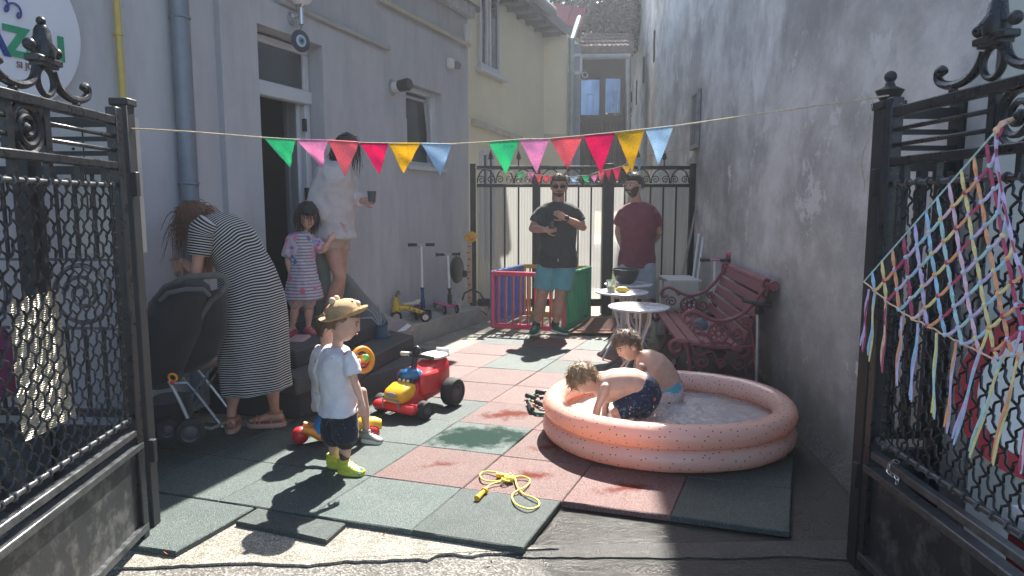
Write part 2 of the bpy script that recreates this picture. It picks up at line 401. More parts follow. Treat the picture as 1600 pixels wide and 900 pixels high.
# rubber tiles: one object each
floor=thing('rubber_tile_floor',None,None,(0,0,0),kind='structure')
reds={(0,0),(0,2),(0,3),(-1,3),(0,4),(-1,4),(-2,4),(-3,5),(-2,5),(-3,6),(-2,6),(0,6),(1,6),(-1,7),(1,0),(1,1),(2,0),(1,2),(1,3),(1,4),(2,2),(2,4),(1,7),(2,6)}
wets={(0,1):1.75,(0,2):1.35,(0,0):1.05,(1,0):1.2,(-1,2):.95,(1,1):1.25,(2,0):1.2}
def in_steps(p):
    q=p-WO; return q.dot(WN),q.dot(WT)
def addtile(i,j,fi=1.0,j0=0.0,quad=None):
    g=.006
    a=[LAT(i,j+j0),LAT(i+fi,j+j0),LAT(i+fi,j+1),LAT(i,j+1)]
    if quad: a=quad
    c=(a[0]+a[1]+a[2]+a[3])/4
    ang=rnd.uniform(-.008,.008); dz=rnd.uniform(-.003,.0015)
    a=[c+Matrix.Rotation(ang,3,'Z')@((p-c)*(1-g*1.1)) for p in a]
    th=.030; mb=MB(); b=.005
    tilt=(rnd.uniform(-.004,.004),rnd.uniform(-.004,.004))
    n=8; vs=[];  # subdivided edge so corners curl a little
    lvl=[]
    for zz,ins in ((-.029,0),(-.005,0),(0,b)):
        ring=[]
        for e in range(4):
            p,q=a[e],a[(e+1)%4]
            for k in range(n):
                t=k/n; v=p.lerp(q,t); v=v+(c-v).normalized()*ins
                w_=.0025*noise.noise(V((v.x*5,v.y*5,i*3+j)))
                if zz>-.02: v.z=zz+dz+tilt[0]*(v.x-c.x)+tilt[1]*(v.y-c.y)+w_
                else: v.z=zz
                v=v+(c-v).normalized()*.0015*noise.noise(V((v.x*30,v.y*30,5))); ring.append(v)
        lvl.append(ring)
    m=4*n; allv=[v for r_ in lvl for v in r_]
    cz=sum((v.z for v in lvl[2]))/m; allv.append(V((c.x,c.y,cz)))
    fs=[]
    for L_ in range(2):
        for k in range(m): fs.append((L_*m+k,L_*m+(k+1)%m,(L_+1)*m+(k+1)%m,(L_+1)*m+k))
    for k in range(m): fs.append((2*m+k,2*m+(k+1)%m,3*m))
    mb.add(allv,fs)
    me=mk_mesh(mb,'tile',V((c.x,c.y,0)),30,recalc=False)
    o=bpy.data.objects.new('tile',me); COL.objects.link(o); o.parent=floor; o.location=(c.x,c.y,0); ORG[o.name]=V((c.x,c.y,0))
    me.materials.append(tile_r if (i,j) in reds else tile_g)
    o['wet']=float(wets.get((i,j),0.0))
for j in range(-2,9):
    for i in range(-6,5):
        if j==-2 : continue
        if j==-1 and i>1: continue
        if i>3 : continue
        c=LAT(i+.5,j+.5); off,s=in_steps(c)
        if off<.1 or c.x>1.35: continue
        if j>=0 and s<3.9 and off<1.0 : continue
        if j>=7 and (i<-2 or i>1): continue
        if j==8: continue
        if s<5.0 and off<.75: continue
        addtile(i,j)
addtile(-1,-2,quad=[G(368,813),G(510,843),G(540,817),G(402,793)])
addtile(-2,-2,quad=[G(80,835),G(275,862),G(398,793),G(215,764)])
addtile(-3,-2,quad=[G(-60,812),G(76,834),G(212,764),G(70,742)])
# ---------------------------------------------------------------- grey building (left)
wallm,n_,l_,b_=nodes('grey_render')
t=tex(n_,l_,'Noise',.7,8,rough=.7); r=ramp(n_,l_,t.outputs[0],[(.3,(.46,.46,.485)),(.7,(.55,.55,.57))])
t2=tex(n_,l_,'Noise',3,8,rough=.7,sc3=(1,1,.25)); r2=ramp(n_,l_,t2.outputs[0],[(.45,0),(.75,.6)])
l_.new(mix(n_,l_,r2.outputs[0],r.outputs[0],(.30,.30,.31)),b_.inputs['Base Color']); b_.inputs['Roughness'].default_value=.85
t3=tex(n_,l_,'Noise',160,3); bb=bump(n_,l_,t3.outputs[0],.35,.003,b_); t4=tex(n_,l_,'Noise',2.2,4); bump(n_,l_,t4.outputs[0],.25,.03,b_,bb)
bldg=thing('grey_building','long grey rendered building on the left with an open doorway','building',WP(4,0,0))
def wbox(mb,s0,s1,z0,z1,o0,o1,bev=0):
    c=WP((s0+s1)/2,(o0+o1)/2,(z0+z1)/2)
    mb.box(c,(abs(o1-o0),abs(s1-s0),z1-z0),Matrix((WN,WT,UZ)).transposed(),bev)
PT=.05   # proud insulation layer
sD0=WX(503,70,PT)[0]; sD1=WX(401,37,PT)[0]; zDt=(WX(503,70,PT)[1]+WX(401,37,PT)[1])/2; 
sW0=WX(690,150)[0]; sW1=WX(634,150)[0]; zWt=WX(672,141)[1]; zWb=WX(672,262)[1]
sP1=WX(601,120,PT)[0]; sP2=WX(636,200,PT)[0]; zP1=WX(605,76,PT)[1]; zP2=WX(618,181,PT)[1]
ZT=3.9
print('door',sD0,sD1,zDt,'win',sW0,sW1,zWt,zWb,'layer',sP1,sP2,zP1,zP2)
mb=MB(); T0=-.35
wbox(mb,0,sW0,0,ZT,T0,0); wbox(mb,sW0,sW1,0,zWb,T0,0); wbox(mb,sW0,sW1,zWt,ZT,T0,0); wbox(mb,sW1,sD0,0,ZT,T0,0)
wbox(mb,sD0,sD1,zDt,ZT,T0,0); wbox(mb,sD1,11,0,ZT,T0,0)
wbox(mb,sP2,sP1,0,zP2,-.001,PT); wbox(mb,sP1,sD0,0,zP1,-.001,PT); wbox(mb,sD0,sD1,zDt,zP1,-.001,PT); 
sQ=WX(300,200,PT)[0]
wbox(mb,sD1,sQ,0,zP1,-.001,PT); wbox(mb,sQ,11,0,zP1,-.001,PT+.06)
wbox(mb,WX(360,120)[0],WX(330,120)[0],0,zP1,PT,PT+.05)
wbox(mb,0,.3,0,ZT,-6,-.36)   # gable return
pb('wall',mb,wallm,bldg,sharp=30)
# interior behind the doorway
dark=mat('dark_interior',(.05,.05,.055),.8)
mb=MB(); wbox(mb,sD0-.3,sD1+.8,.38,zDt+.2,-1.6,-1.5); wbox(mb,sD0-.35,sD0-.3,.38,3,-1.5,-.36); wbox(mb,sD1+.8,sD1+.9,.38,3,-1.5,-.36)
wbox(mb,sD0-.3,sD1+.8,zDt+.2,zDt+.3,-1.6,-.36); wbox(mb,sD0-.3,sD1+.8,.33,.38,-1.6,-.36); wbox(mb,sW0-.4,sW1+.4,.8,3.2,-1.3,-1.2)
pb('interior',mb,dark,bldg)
wf=mat('white_frame',(.62,.63,.65),.4,0,.05,8,dirt=((.35,.35,.36),14,.68))
glassd,n_,l_,b_=nodes('dark_glass'); b_.inputs['Base Color'].default_value=(.05,.06,.07,1); b_.inputs['Roughness'].default_value=.05; b_.inputs['Specular IOR Level'].default_value=.9
fo=-.10
sF0=WX(489,300,fo)[0]; sF1=WX(402,300,fo)[0]-.0; zTr=WX(440,140,fo)[1]; 
zTg=WX(440,100,fo)[1]
mb=MB()
wbox(mb,sD0+.0,sF0,.40,zDt,-.16,fo+.02); 
zt=zDt-.02
wbox(mb,sF0,sF1+.1,zt-.06,zt,-.16,fo,.008)
zb=WX(485,148,fo)[1]; zb2=WX(405,132,fo)[1]; zb=(zb+zb2)/2
wbox(mb,sF0,sF1+.1,zb-.09,zb+.03,-.16,fo+.03,.01)
wbox(mb,sF0,sF0+.07,.42,zt-.06,-.16,fo,.008); wbox(mb,sF1+.06,sF1+.12,.42,zt-.06,-.16,fo,.008)
fr=pb('door_frame',mb,wf,bldg)
mb=MB(); wbox(mb,sF0+.07,sF1+.06,zb+.03,zt-.06,-.14,-.125); O(mb,'transom_pane',glassd,fr)
mb=MB()
for z in (.85,1.45,2.05): mb=MB(); wbox(mb,sF0+.075,sF0+.10,z,z+.11,fo-.02,fo+.02,.004); O(mb,'hinge',blackp,fr)
# opened inward door leaf seen edge on
mb=MB(); a=WP(sF0+.075,-.17,0); d_=(-WN*.86-WT*.5).normalized(); mb.beam(a+UZ*1.42,a+d_*.30+UZ*1.42,.045,1.95,bev=.006)
pb('door_leaf',mb,wf,bldg)
# window
mb=MB(); wo=-.12
s1_=WX(672,170,wo)[0]
wbox(mb,sW0-.0,s1_,zWb,zWt,-.2,wo+.03); wbox(mb,s1_,s1_+.05,zWb,zWt,-.17,wo+.04,.006); wbox(mb,s1_+.05,sW1+.2,zWt-.06,zWt,-.17,wo+.04,.006); wbox(mb,s1_,sW1,zWb,zWb+.06,-.17,wo+.04,.006)
fr=pb('window_frame',mb,wf,bldg)
mb=MB(); wbox(mb,s1_+.05,sW1+.2,zWb+.06,zWt-.06,-.155,-.145); O(mb,'pane',glassd,fr)
# tilted open sash
mb=MB(); zc=(zWb+zWt)/2
for dz,th in ((0,0),):
    p0=WP(s1_+.08,-.13,zWt-.14);p1=WP(s1_+.30,-.30,zWt-.10);q0=WP(s1_+.08,-.13,zWb+.1);q1=WP(s1_+.42,-.13,zWb+.1)
    mb.beam(p0,q0+WN*.05,.035,.035); mb.beam(WP(s1_+.18,-.10,zWt-.12),WP(s1_+.05,-.08,zWb),.03,.03); mb.beam(WP(s1_+.18,-.10,zWt-.12),WP(sW1+.1,-.12,zWt-.12),.03,.03)
O(mb,'sash',mat('grey_upvc',(.35,.36,.38),.5),fr)
mb=MB(); wbox(mb,sW0-.03,sW1+.02,zWb-.04,zWb-.0,-.15,.05); pb('window_sill',mb,wf,bldg)
# roof: eave with white tile ends, overhanging corrugated sheet
roofm=mat('dark_roof_boards',(.16,.17,.19),.7,0,.2,5,.4,60,.003)
mb=MB(); wbox(mb,-.15,11,ZT,ZT+.06,-.5,.12); wbox(mb,-.1,11,ZT+.28,ZT+.34,-.5,.60)
mb.prism([WP(-.1,-.4,ZT+.3),WP(-.1,.60,ZT+.3),WP(-.1,-3,ZT+1.5)],WT*11)
rf=pb('roof',mb,roofm,bldg)
for k in range(26):
    mb=MB(); s=.03+k*.115; wbox(mb,s,s+.10,ZT-.13,ZT+.02,.02,.13,.015); 
    m_=mat('fascia_tile',(.50,.51,.53),.6,0,.12,8)
    O(mb,'eave_tile',m_,rf)
corr=mat('corrugated_sheet',(.22,.23,.26),.55,.2,.2,8,.3,60,.002,dirt=((.20,.08,.08),2,.55))
mb=MB(); n=22; vs=[];fs=[]
for e in range(2):
    for k in range(n+1):
        off=.15+.58*k/n; vs.append(WP(-.22+e*11,off,ZT+.24-.10*k/n+(.028 if k%2 else -.028)))
for k in range(n): fs.append((k,k+1,n+2+k,n+1+k))
mb.add(vs,fs); 
sh=MB(); sh.add([p+UZ*.006 for p in mb.v]+mb.v,[f for f in fs]+[tuple(i+2*(n+1) for i in f)[::-1] for f in fs]+[(k,k+1,2*(n+1)+k+1,2*(n+1)+k) for k in range(n)])
O(sh,'corrugated_canopy',corr,rf,sharp=20)
mb=MB(); 
pts=[WP(s,.78,ZT+.17) for s in (-.3,11)]
mb.tube(pts,[.075,.075],12); O(mb,'gutter',mat('zinc',(.30,.33,.36),.45,.4,.15,8),rf)
# drain funnel, wall pipes, cable conduit
pm=mat('beige_pipe',(.55,.50,.38),.5,0,.1,10); zinc=MATS['zinc']
def pipe(name,pts,r,m,label,cat='pipe',clamps=()):
    mb=MB(); mb.tube(pts,r,10)
    for c,ax in clamps: mb.torus(c,r*1.05,r*.35,ax,16,6)
    return tag(O(mb,name,m),label,cat)
z1=WX(600,8,.06)[1]
mb=MB(); mb.tube([WX(437,0,.07)[2]+V((0,0,0)),WX(606,75,.09)[2]],.022,10); mb.ball(WX(607,75,.09)[2],.028)
for px in (480,545,590): p=WX(px,75-(606-px)*.44,.07)[2]; mb.tube([p,p-WN*.05],.012,6)
tag(O(mb,'conduit_pipe',mat('grey_beige_pipe',(.42,.41,.38),.5,0,.1,10)),'thin grey conduit pipe above the doorway','pipe')
mb=MB(); mb.tube([WX(598,0,.06)[2],WX(733,71,.06)[2]],.024,10); mb.ball(WX(733,71,.06)[2],.034)
tag(O(mb,'conduit_pipe',pm),'cream conduit pipe running below the white eave tiles','pipe')
p0=WX(183,-40,.16)[2]; p1=WX(193,166,.16)[2]; 
mb=MB(); mb.tube([V((p1.x,p1.y,4)),V((p1.x,p1.y,.05))],.018,12)
for z in (2.4,3.2,1.2): mb.torus((p1.x,p1.y,z),.02,.006); mb.tube([(p1.x,p1.y,z),V((p1.x,p1.y,z))-WN*.05],.007,6)
tag(O(mb,'gas_pipe',mat('yellow_pipe',(.55,.42,.10),.5,0,.1,10)),'yellow vertical gas pipe left of the drainpipe','pipe')
p=WX(285,100,.18)[2]
mb=MB(); mb.tube([V((p.x,p.y,4)),V((p.x,p.y,.05))],.058,16)
for z in (.6,1.55,2.6): mb.torus((p.x,p.y,z),.06,.008,n=20); mb.box(V((p.x,p.y,z))+WN*.06,(.03,.02,.02))
tag(O(mb,'drainpipe',mat('dark_zinc',(.20,.23,.27),.5,.3,.12,8,dirt=((.28,.28,.28),12,.6))),'wide dark grey drainpipe on the grey wall behind the bending woman','drainpipe')
mb=MB(); p=WX(729,52,.12)[2]; mb.lathe([(0,.0),(.03,.0),(.06,.16),(.06,.2),(.0,.2)],p-UZ*.1,n=14); tag(O(mb,'rain_hopper',wf),'small pale rain hopper at the corner of the eave','hopper')
# steps and ledge
stepm=mat('dark_step_stone',(.055,.058,.065),.8,0,.25,4,.6,40,.004,dirt=((.20,.19,.18),6,.62))
steps=thing('entrance_steps','dark stone entrance steps leading up to the doorway','steps',(-1.3,5.5,0))
def slab(name,pxs,z,z0,m,parent,far_s,near_s):
    fr_=[G(a,b,z) for a,b in pxs]; pl=[WP(far_s,PT+.001,z)]+fr_+[WP(near_s,PT+.001,z)]
    mb=MB(); mb.prism([V((p.x,p.y,z0)) for p in pl],(0,0,z-z0))
    ob=O(mb,name,m,parent,30); md=ob.modifiers.new('b','BEVEL'); md.width=.012; md.segments=2; md.limit_method='ANGLE'
    return ob
slab('step',[(690,551),(600,580),(470,612)],.17,-.03,stepm,steps,2.7,4.9)
slab('step',[(647,524),(565,565),(462,590)],.295,.17,stepm,steps,2.9,4.8)
slab('landing',[(600,501),(540,522),(462,548)],.42,.295,stepm,steps,3.1,4.8)
ledm=mat('concrete_ledge',(.30,.29,.27),.85,0,.2,5,.6,50,.004,dirt=((.16,.15,.13),5,.6))
ledge=tag(slab('concrete_ledge',[(752,478),(607,521)],.18,-.03,ledm,None,.9,3.0),'low pale concrete ledge along the grey wall under the scooters','ledge')
# ---------------------------------------------------------------- right wall
rw,n_,l_,b_=nodes('stained_plaster')
t=tex(n_,l_,'Noise',1.1,14,rough=.66,sc3=(1,.42,.7)); r=ramp(n_,l_,t.outputs[0],[(.36,(.32,.305,.285)),(.46,(.46,.445,.42)),(.53,(.62,.60,.565)),(.64,(.80,.775,.73))])
t2=tex(n_,l_,'Noise',3.4,12,rough=.72,sc3=(1,.5,.35)); r2=ramp(n_,l_,t2.outputs[0],[(.50,0),(.68,.6)])
c=mix(n_,l_,r2.outputs[0],r.outputs[0],(.25,.24,.23))
t5=tex(n_,l_,'Noise',2.6,12,rough=.75,sc3=(1,.45,.6)); r5=ramp(n_,l_,t5.outputs[0],[(.57,0),(.60,1)])
c=mix(n_,l_,r5.outputs[0],c,(.66,.65,.61))
t6=tex(n_,l_,'Noise',11,10,rough=.8,sc3=(1,.5,.5)); r6=ramp(n_,l_,t6.outputs[0],[(.30,.9),(.42,0)])
c=mix(n_,l_,r6.outputs[0],c,(.64,.62,.59))
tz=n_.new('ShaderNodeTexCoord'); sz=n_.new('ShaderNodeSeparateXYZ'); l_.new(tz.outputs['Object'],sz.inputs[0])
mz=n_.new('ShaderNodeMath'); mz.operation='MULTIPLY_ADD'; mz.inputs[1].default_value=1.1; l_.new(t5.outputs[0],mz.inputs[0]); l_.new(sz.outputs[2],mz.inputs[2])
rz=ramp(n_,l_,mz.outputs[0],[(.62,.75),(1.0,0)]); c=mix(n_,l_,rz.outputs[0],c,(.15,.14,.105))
l_.new(c,b_.inputs['Base Color']); b_.inputs['Roughness'].default_value=.9
b1=bump(n_,l_,t6.outputs[0],.6,.012,b_); t7=tex(n_,l_,'Noise',120,4); b1=bump(n_,l_,t7.outputs[0],.5,.004,b_,b1); bump(n_,l_,r5.outputs[0],.5,.006,b_,b1)
RO=V((1.794,3.49,0)); RT=V((.0995,.995,0)); RN=V((-.995,.0995,0))
def RP(s,off,z): return RO+RT*s+RN*off+UZ*z
RH=8.6
rwall=thing('plaster_wall','tall stained grey plaster wall on the right side of the yard','wall',RP(5,-.2,0))
mb=MB(); s0=-1.0; s1_=18.3
# front sheet subdivided with slight waviness
nx,nz=120,50; vs=[];fs=[]
for i in range(nx+1):
    for k in range(nz+1):
        s=s0+(s1_-s0)*i/nx; z=-.05+(RH+.05)*k/nz; vs.append(RP(s,.012*noise.noise(V((s*.7,z*.8,1)))+.004*noise.noise(V((s*4,z*4,1))),z))
for i in range(nx):
    for k in range(nz): a=i*(nz+1)+k; fs.append((a,a+1,a+nz+2,a+nz+1))
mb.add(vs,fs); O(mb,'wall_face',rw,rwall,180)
mb=MB(); mb.prism([RP(s0,-.02,-.05),RP(s1_,-.02,-.05),RP(s1_,-4,-.05),RP(s0,-4,-.05)],(0,0,RH+.04)); O(mb,'wall_body',mat('cream_render',(.45,.44,.40),.85,0,.12,3,.3,80,.003),rwall)
for (px,a,b) in ((1023,50,95),(1006,91,128),(995,127,163)):
    d=ray(px,(a+b)/2); t=(RO-V((0,0,CH))).dot(RN)/d.dot(RN); p=V((0,0,CH))+d*t; h=(b-a)/FP*p.y
    mb=MB(); mb.box(p+RN*.008,(.03,.16,h),Matrix((RN,RT,UZ)).transposed(),.004); O(mb,'vent_slot',mat('slot_shade',(.03,.03,.03),.9),rwall)  # proud near-black box paints the shade of a slit; no recess cut
d=ray(1090,188); t=(RO-V((0,0,CH))).dot(RN)/d.dot(RN); p=V((0,0,CH))+d*t
mb=MB(); mb.box(p+RN*.01,(.05,.42,.62),Matrix((RN,RT,UZ)).transposed()); fr=O(mb,'niche',mat('niche_shade',(.16,.16,.16),.9,0,.3,8),rwall)  # dark box on the wall face paints the shade inside the recess
mb=MB()
for zz in (-.33,.33): mb.box(p+RN*.03+UZ*zz,(.05,.50,.06),Matrix((RN,RT,UZ)).transposed(),.01)
for ss in (-.23,.23): mb.box(p+RN*.03+RT*ss,(.05,.05,.62),Matrix((RN,RT,UZ)).transposed(),.01)
O(mb,'surround',mat('niche_surround',(.30,.29,.28),.9,0,.3,8),fr)
# foot of the wall: dirt fillet
mb=MB(); 
mb.prism([RP(-1,.0,-.038),RP(-1,.07,-.037),RP(-1,.0,.05)],RT*9); tag(O(mb,'wall_foot',ground_mat('dirt_foot',(.05,.05,.048),(.10,.1,.09),6,None,.003,180,.6)),kind='structure')
# ---------------------------------------------------------------- cream house behind
cream=mat('cream_wall',(.78,.70,.52),.85,0,.06,1.5,.3,90,.002)
YO=V((.58,13,0)); house=thing('cream_house','cream rendered two storey house behind the iron fence','house',(.2,13,0))
YT=V((.347,.938,0)).normalized(); YN=V((.938,-.347,0)).normalized()
mb=MB(); zy=4.75
mb.prism([YO,YO-YT*5.5,YO-YT*5.5-YN*4,YO-YN*4+YT*1,YO+V((.42,-.02,0))+YT*1,YO+V((.42,-.02,0))],(0,0,zy-.28))
pb('wall',mb,cream,house)
def YP(px,py,off=0):
    d=ray(px,py); o=V((0,0,CH)); t=((YO+YN*off)-o).dot(YN)/d.dot(YN); return o+d*t
a=YP(747,102);b=YP(776,116);c=YP(776,46);dd=YP(747,36)
M_=Matrix((YN,YT,UZ)).transposed()
def ybox(mb,y0,y1,z0,z1,o0,o1,bev=0):  # along-wall coordinate = distance from YO (negative towards camera)
    mb.box(YO+YT*((y0+y1)/2)+YN*((o0+o1)/2)+UZ*((z0+z1)/2),(abs(o1-o0),abs(y1-y0),abs(z1-z0)),M_,bev)
ya=(a-YO).dot(YT); yb=(b-YO).dot(YT); zlo=(a.z+b.z)/2; zhi=zlo+1.35
mb=MB(); ybox(mb,ya,yb,zlo,zhi,-.05,.02); fr=pb('window',mb,glassd,house)
mb=MB(); w_=yb-ya
for f_ in (0,.33,.5,1): ybox(mb,ya+w_*f_-.03,ya+w_*f_+.03,zlo,zhi,0,.05,.005)
ybox(mb,ya-.03,yb+.03,zlo-.03,zlo+.04,0,.052); ybox(mb,ya-.03,yb+.03,zhi-.04,zhi+.03,0,.052); O(mb,'frame',wf,fr)
mb=MB(); ybox(mb,ya-.1,yb+.25,zlo-.09,zlo-.035,0,.10,.01); O(mb,'sill',wf,fr)
mb=MB(); e0=YP(736,190);e1=YP(812,218); mb.beam(e0+YN*.03,e1+YN*.03,.06,.08); pb('string_course',mb,mat('cream_trim',(.55,.50,.40),.8),house); mb=MB(); mb.beam(YP(850,212)+V((0,-.02,.0)),P(886,213,12.97),.05,.06); pb('string_course',mb,MATS['cream_trim'],house)
mb=MB(); a=YP(750,295);b=YP(768,300); zlo=1.0; ya=(a-YO).dot(YT); yb=(b-YO).dot(YT); ybox(mb,ya,yb,.6,YP(760,240).z,-.05,.02); fr=pb('window',mb,glassd,house)
mb=MB(); 
for f_ in (0,.5,1): ybox(mb,ya+(yb-ya)*f_-.03,ya+(yb-ya)*f_+.03,.6,YP(760,240).z,0,.05)
ybox(mb,ya,yb,YP(760,240).z-.03,YP(760,240).z+.03,0,.05)
O(mb,'frame',wf,fr)
mb=MB(); ybox(mb,-4.2,.6,zy-.30,zy-.24,-.1,.38); ybox(mb,-4.2,.6,zy-.30,zy-.12,.34,.40); mb.prism([YO-YT*4.2+YN*.38+UZ*(zy-.25),YO-YT*4.2+YN*.38+UZ*(zy-.16),YO-YT*4.2-YN*2+UZ*(zy+.35),YO-YT*4.2-YN*2+UZ*(zy-.2)],YT*4.8)
rf2=pb('roof',mb,roofm,house)
for k in range(11): mb=MB(); ybox(mb,-4.1+k*.44,-4.04+k*.44,zy-.36,zy-.301,-.0,.34); O(mb,'rafter',mat('rafter_wood',(.12,.12,.13),.8),rf2)
mb=MB(); mb.tube([YO-YT*4.2+YN*.47+UZ*(zy-.18),YO-YT*1.0+YN*.47+UZ*(zy-.18)],.08,12); O(mb,'gutter',zinc,rf2)
mb=MB(); mb.tube([P(893,60,12.9),P(893,330,12.9)],.055,12); mb.tube([P(905,28,13.6),P(893,64,12.9)],.05,10); mb.torus(P(893,115,12.9),.058,.01); mb.torus(P(893,170,12.9),.058,.01)
tag(O(mb,'downpipe',zinc),'pale zinc downpipe at the corner of the cream house','downpipe')
mb=MB(); zt2=P(893,72,13.25).z; mb.box((P(893,200,13.25).x,13.25,zt2/2),(.30,.3,zt2)); tag(O(mb,'pier',mat('blue_grey_pier',(.24,.27,.31),.8)),'narrow blue grey pier beside the cream house','pier')
mb=MB(); 
for a,b in (((898,86),(908,86)),((908,86),(908,114)),((908,114),(898,114))): mb.beam(P(*a,12.8),P(*b,12.8),.04,.04)
tag(O(mb,'wall_bracket',wf),'white square pipe loop fixed to the pier','bracket')
# red metal roof further back
mb=MB(); a=[P(826,0,14.7),P(915,13,14.7),P(905,43,14.62),P(826,24,14.62)]
mb.prism(a,(0,.06,0)); mb.prism([a[0]+V((0,.06,0)),a[1]+V((0,.06,0)),a[1]+V((0,1.5,-.5)),a[0]+V((0,1.5,-.5))],(0,0,-.02))
redroof=thing('red_roof_house','low house with a red sheet metal roof behind the cream house','house',(.9,15.2,0))
pb('roof',mb,mat('red_sheet_metal',(.30,.11,.13),.9,0,.12,2),redroof)
mb=MB(); mb.prism([P(836,30,15.2),P(905,60,15.2),P(905,330,15.2),P(836,330,15.2)],(0,2.5,0)); pb('wall',mb,mat('dark_grey_wall',(.22,.22,.23),.9),redroof)  # plain dark grey wall colour
mb=MB(); 
for k in range(5): q=k/4; mb=MB(); mb.beam(a[3].lerp(a[2],q)-V((0,.02,0)),a[0].lerp(a[1],q)+V((0,-.01,.02)),.02,.03); pb('seam',mb,MATS['red_sheet_metal'],redroof)
# wooden annex with two panes, their blue tint standing in for reflected sky
YA=16.0; annex=thing('wooden_annex','dark brown boarded annex with two sky tinted panes at the end of the yard','annex',(2,YA,0))
wood=mat('dark_wood',(.040,.024,.020),.75,0,.25,6,.5,50,.004,sc3=(3,3,.4))
def px_box(mb,x0,x1,y0,y1,Y,d0,d1,bev=0):
    a=P(x0,y1,Y); b=P(x1,y0,Y); mb.box(((a.x+b.x)/2,Y+(d0+d1)/2,(a.z+b.z)/2),(b.x-a.x,abs(d1-d0),b.z-a.z),None,bev)
mb=MB(); px_box(mb,903,986,92,122,YA,0,.5); px_box(mb,903,908,122,330,YA,0,.5); px_box(mb,970,986,122,330,YA,0,.5); px_box(mb,908,970,180,190,YA,-.02,.5); px_box(mb,937,946,122,180,YA,-.02,.2); px_box(mb,903,970,190,330,YA,.06,.5)
pb('wall',mb,wood,annex)
for k in range(14):
    mb=MB(); x0=904+k*5.7; px_box(mb,x0,x0+4.6,191,330,YA,-.01,.05,.008); pb('board',mb,wood,annex)
skypane,n_,l_,b_=nodes('sky_pane'); b_.inputs['Base Color'].default_value=(.36,.58,.92,1); b_.inputs['Roughness'].default_value=.06; b_.inputs['Metallic'].default_value=1.0
for (x0,x1,y0,y1) in ((908,937,124,180),(946,970,120,176)):
    mb=MB(); px_box(mb,x0,x1,y0,y1,YA,.04,.06); pn=pb('pane',mb,skypane,annex)
    mb=MB(); px_box(mb,x0+9,x0+10.2,y0+22,y1,YA,.02,.035); px_box(mb,x0+9,x0+20,y0+22,y0+23.2,YA,.02,.035); px_box(mb,x0+19,x0+20.2,y0+22,y1,YA,.02,.035); O(mb,'glazing_bar',mat('pale_blue_bar',(.45,.6,.78),.5),pn)
mb=MB(); mb.prism([P(900,88,YA-.3),P(990,86,YA-.3),P(990,62,YA+2),P(925,62,YA+2)],(0,0,.12)); 
arf=pb('roof',mb,mat('old_roof_tiles',(.14,.10,.09),.85,0,.35,8,.6,30,.01),annex)
for row in range(4):
    for k in range(13):
        mb=MB(); u=k/13; q=row/4
        a=P(900,87,YA-.3).lerp(P(925,62,YA+2),q); b=P(990,85,YA-.3).lerp(P(990,62,YA+2),q); c=a.lerp(b,u)+V((0,0,.14))
        mb.tube([c,c+V((.0,.62,.19))],[.07,.055],8); O(mb,'roof_tile',MATS['old_roof_tiles'],arf)
mb=MB(); mb.tube([P(903,89,YA-.35),P(985,88,YA-.35)],.06,10); mb.tube([P(981,92,YA-.3),P(983,330,YA-.3)],.06,10); pb('gutter',mb,zinc,annex)
mb=MB(); mb.torus(P(914,117,YA-.1),.06,.015,(0,1,0)); tag(O(mb,'wall_ring',whitep),'small pale round fitting above the left blue pane','fitting')
# trees and ivy behind the roofs
leafm,n_,l_,b_=nodes('leaves')
t=tex(n_,l_,'Noise',2.5,3); r=ramp(n_,l_,t.outputs[0],[(.3,(.008,.020,.014)),(.6,(.020,.040,.024)),(.8,(.05,.075,.04))]); l_.new(r.outputs[0],b_.inputs['Base Color']); b_.inputs['Roughness'].default_value=.4
tr=n_.new('ShaderNodeBsdfTranslucent'); l_.new(r.outputs[0],tr.inputs[0]); ms=n_.new('ShaderNodeMixShader'); ms.inputs[0].default_value=.15
l_.new(b_.outputs[0],ms.inputs[1]); l_.new(tr.outputs[0],ms.inputs[2]); l_.new(ms.outputs[0],n_['Material Output'].inputs[0])
barkm=mat('bark',(.10,.075,.055),.9,0,.3,10,.8,30,.01)
def tree(x,y,h,r,label,seed,nl=9000):
    rn=random.Random(seed); t=thing('leafy_tree',label,'tree',(x,y,0),'trees behind the roofs')
    mb=MB(); mb.tube([(x,y,0),(x+.1,y,h*.35),(x-.1,y+.1,h*.6),(x+.1,y,h*.85)],[.22,.17,.11,.04],10)
    cl=[]
    for k in range(26):
        a=rn.uniform(0,2*PI); zz=rn.uniform(.32,.98); rr=r*math.sqrt(max(.05,1-abs(zz-.62)*1.6))*rn.uniform(.35,1)
        c=V((x+rr*math.cos(a),y+rr*math.sin(a),h*zz)); cl.append((c,rn.uniform(.5,.95)*r*.42))
        if k<14: mb.tube([(x,y,h*zz*.75),(V((x,y,h*zz*.85))+c)/2,c],[.06,.04,.015],5)
    O(mb,'trunk',barkm,t)
    lf=MB(); vs=[];fs=[]
    for k in range(nl):
        c,cr=rn.choice(cl); d=V((rn.gauss(0,1),rn.gauss(0,1),rn.gauss(0,.8))).normalized()*cr*(rn.random()**.4)
        p=c+d; s=rn.uniform(.06,.13); a=V((rn.gauss(0,1),rn.gauss(0,1),rn.gauss(0,1))).normalized(); b=a.cross(V((rn.gauss(0,1),rn.gauss(0,1),rn.gauss(0,1)))).normalized()
        o=len(vs); vs+= [p-a*s,p+b*s*.5,p+a*s,p-b*s*.5]; fs.append((o,o+1,o+2,o+3))
    lf.add(vs,fs); O(lf,'crown',leafm,t,None,recalc=False)
tree(2.2,20.5,9.0,2.6,'dark leafy tree directly above the wooden annex roof',1,14000)
tree(.3,24,10.5,3.0,'tall leafy tree further back behind the red roof',2,22000)
tree(1.7,27,13.0,3.2,'tallest leafy tree seen between the red roof and the annex',6,16000)
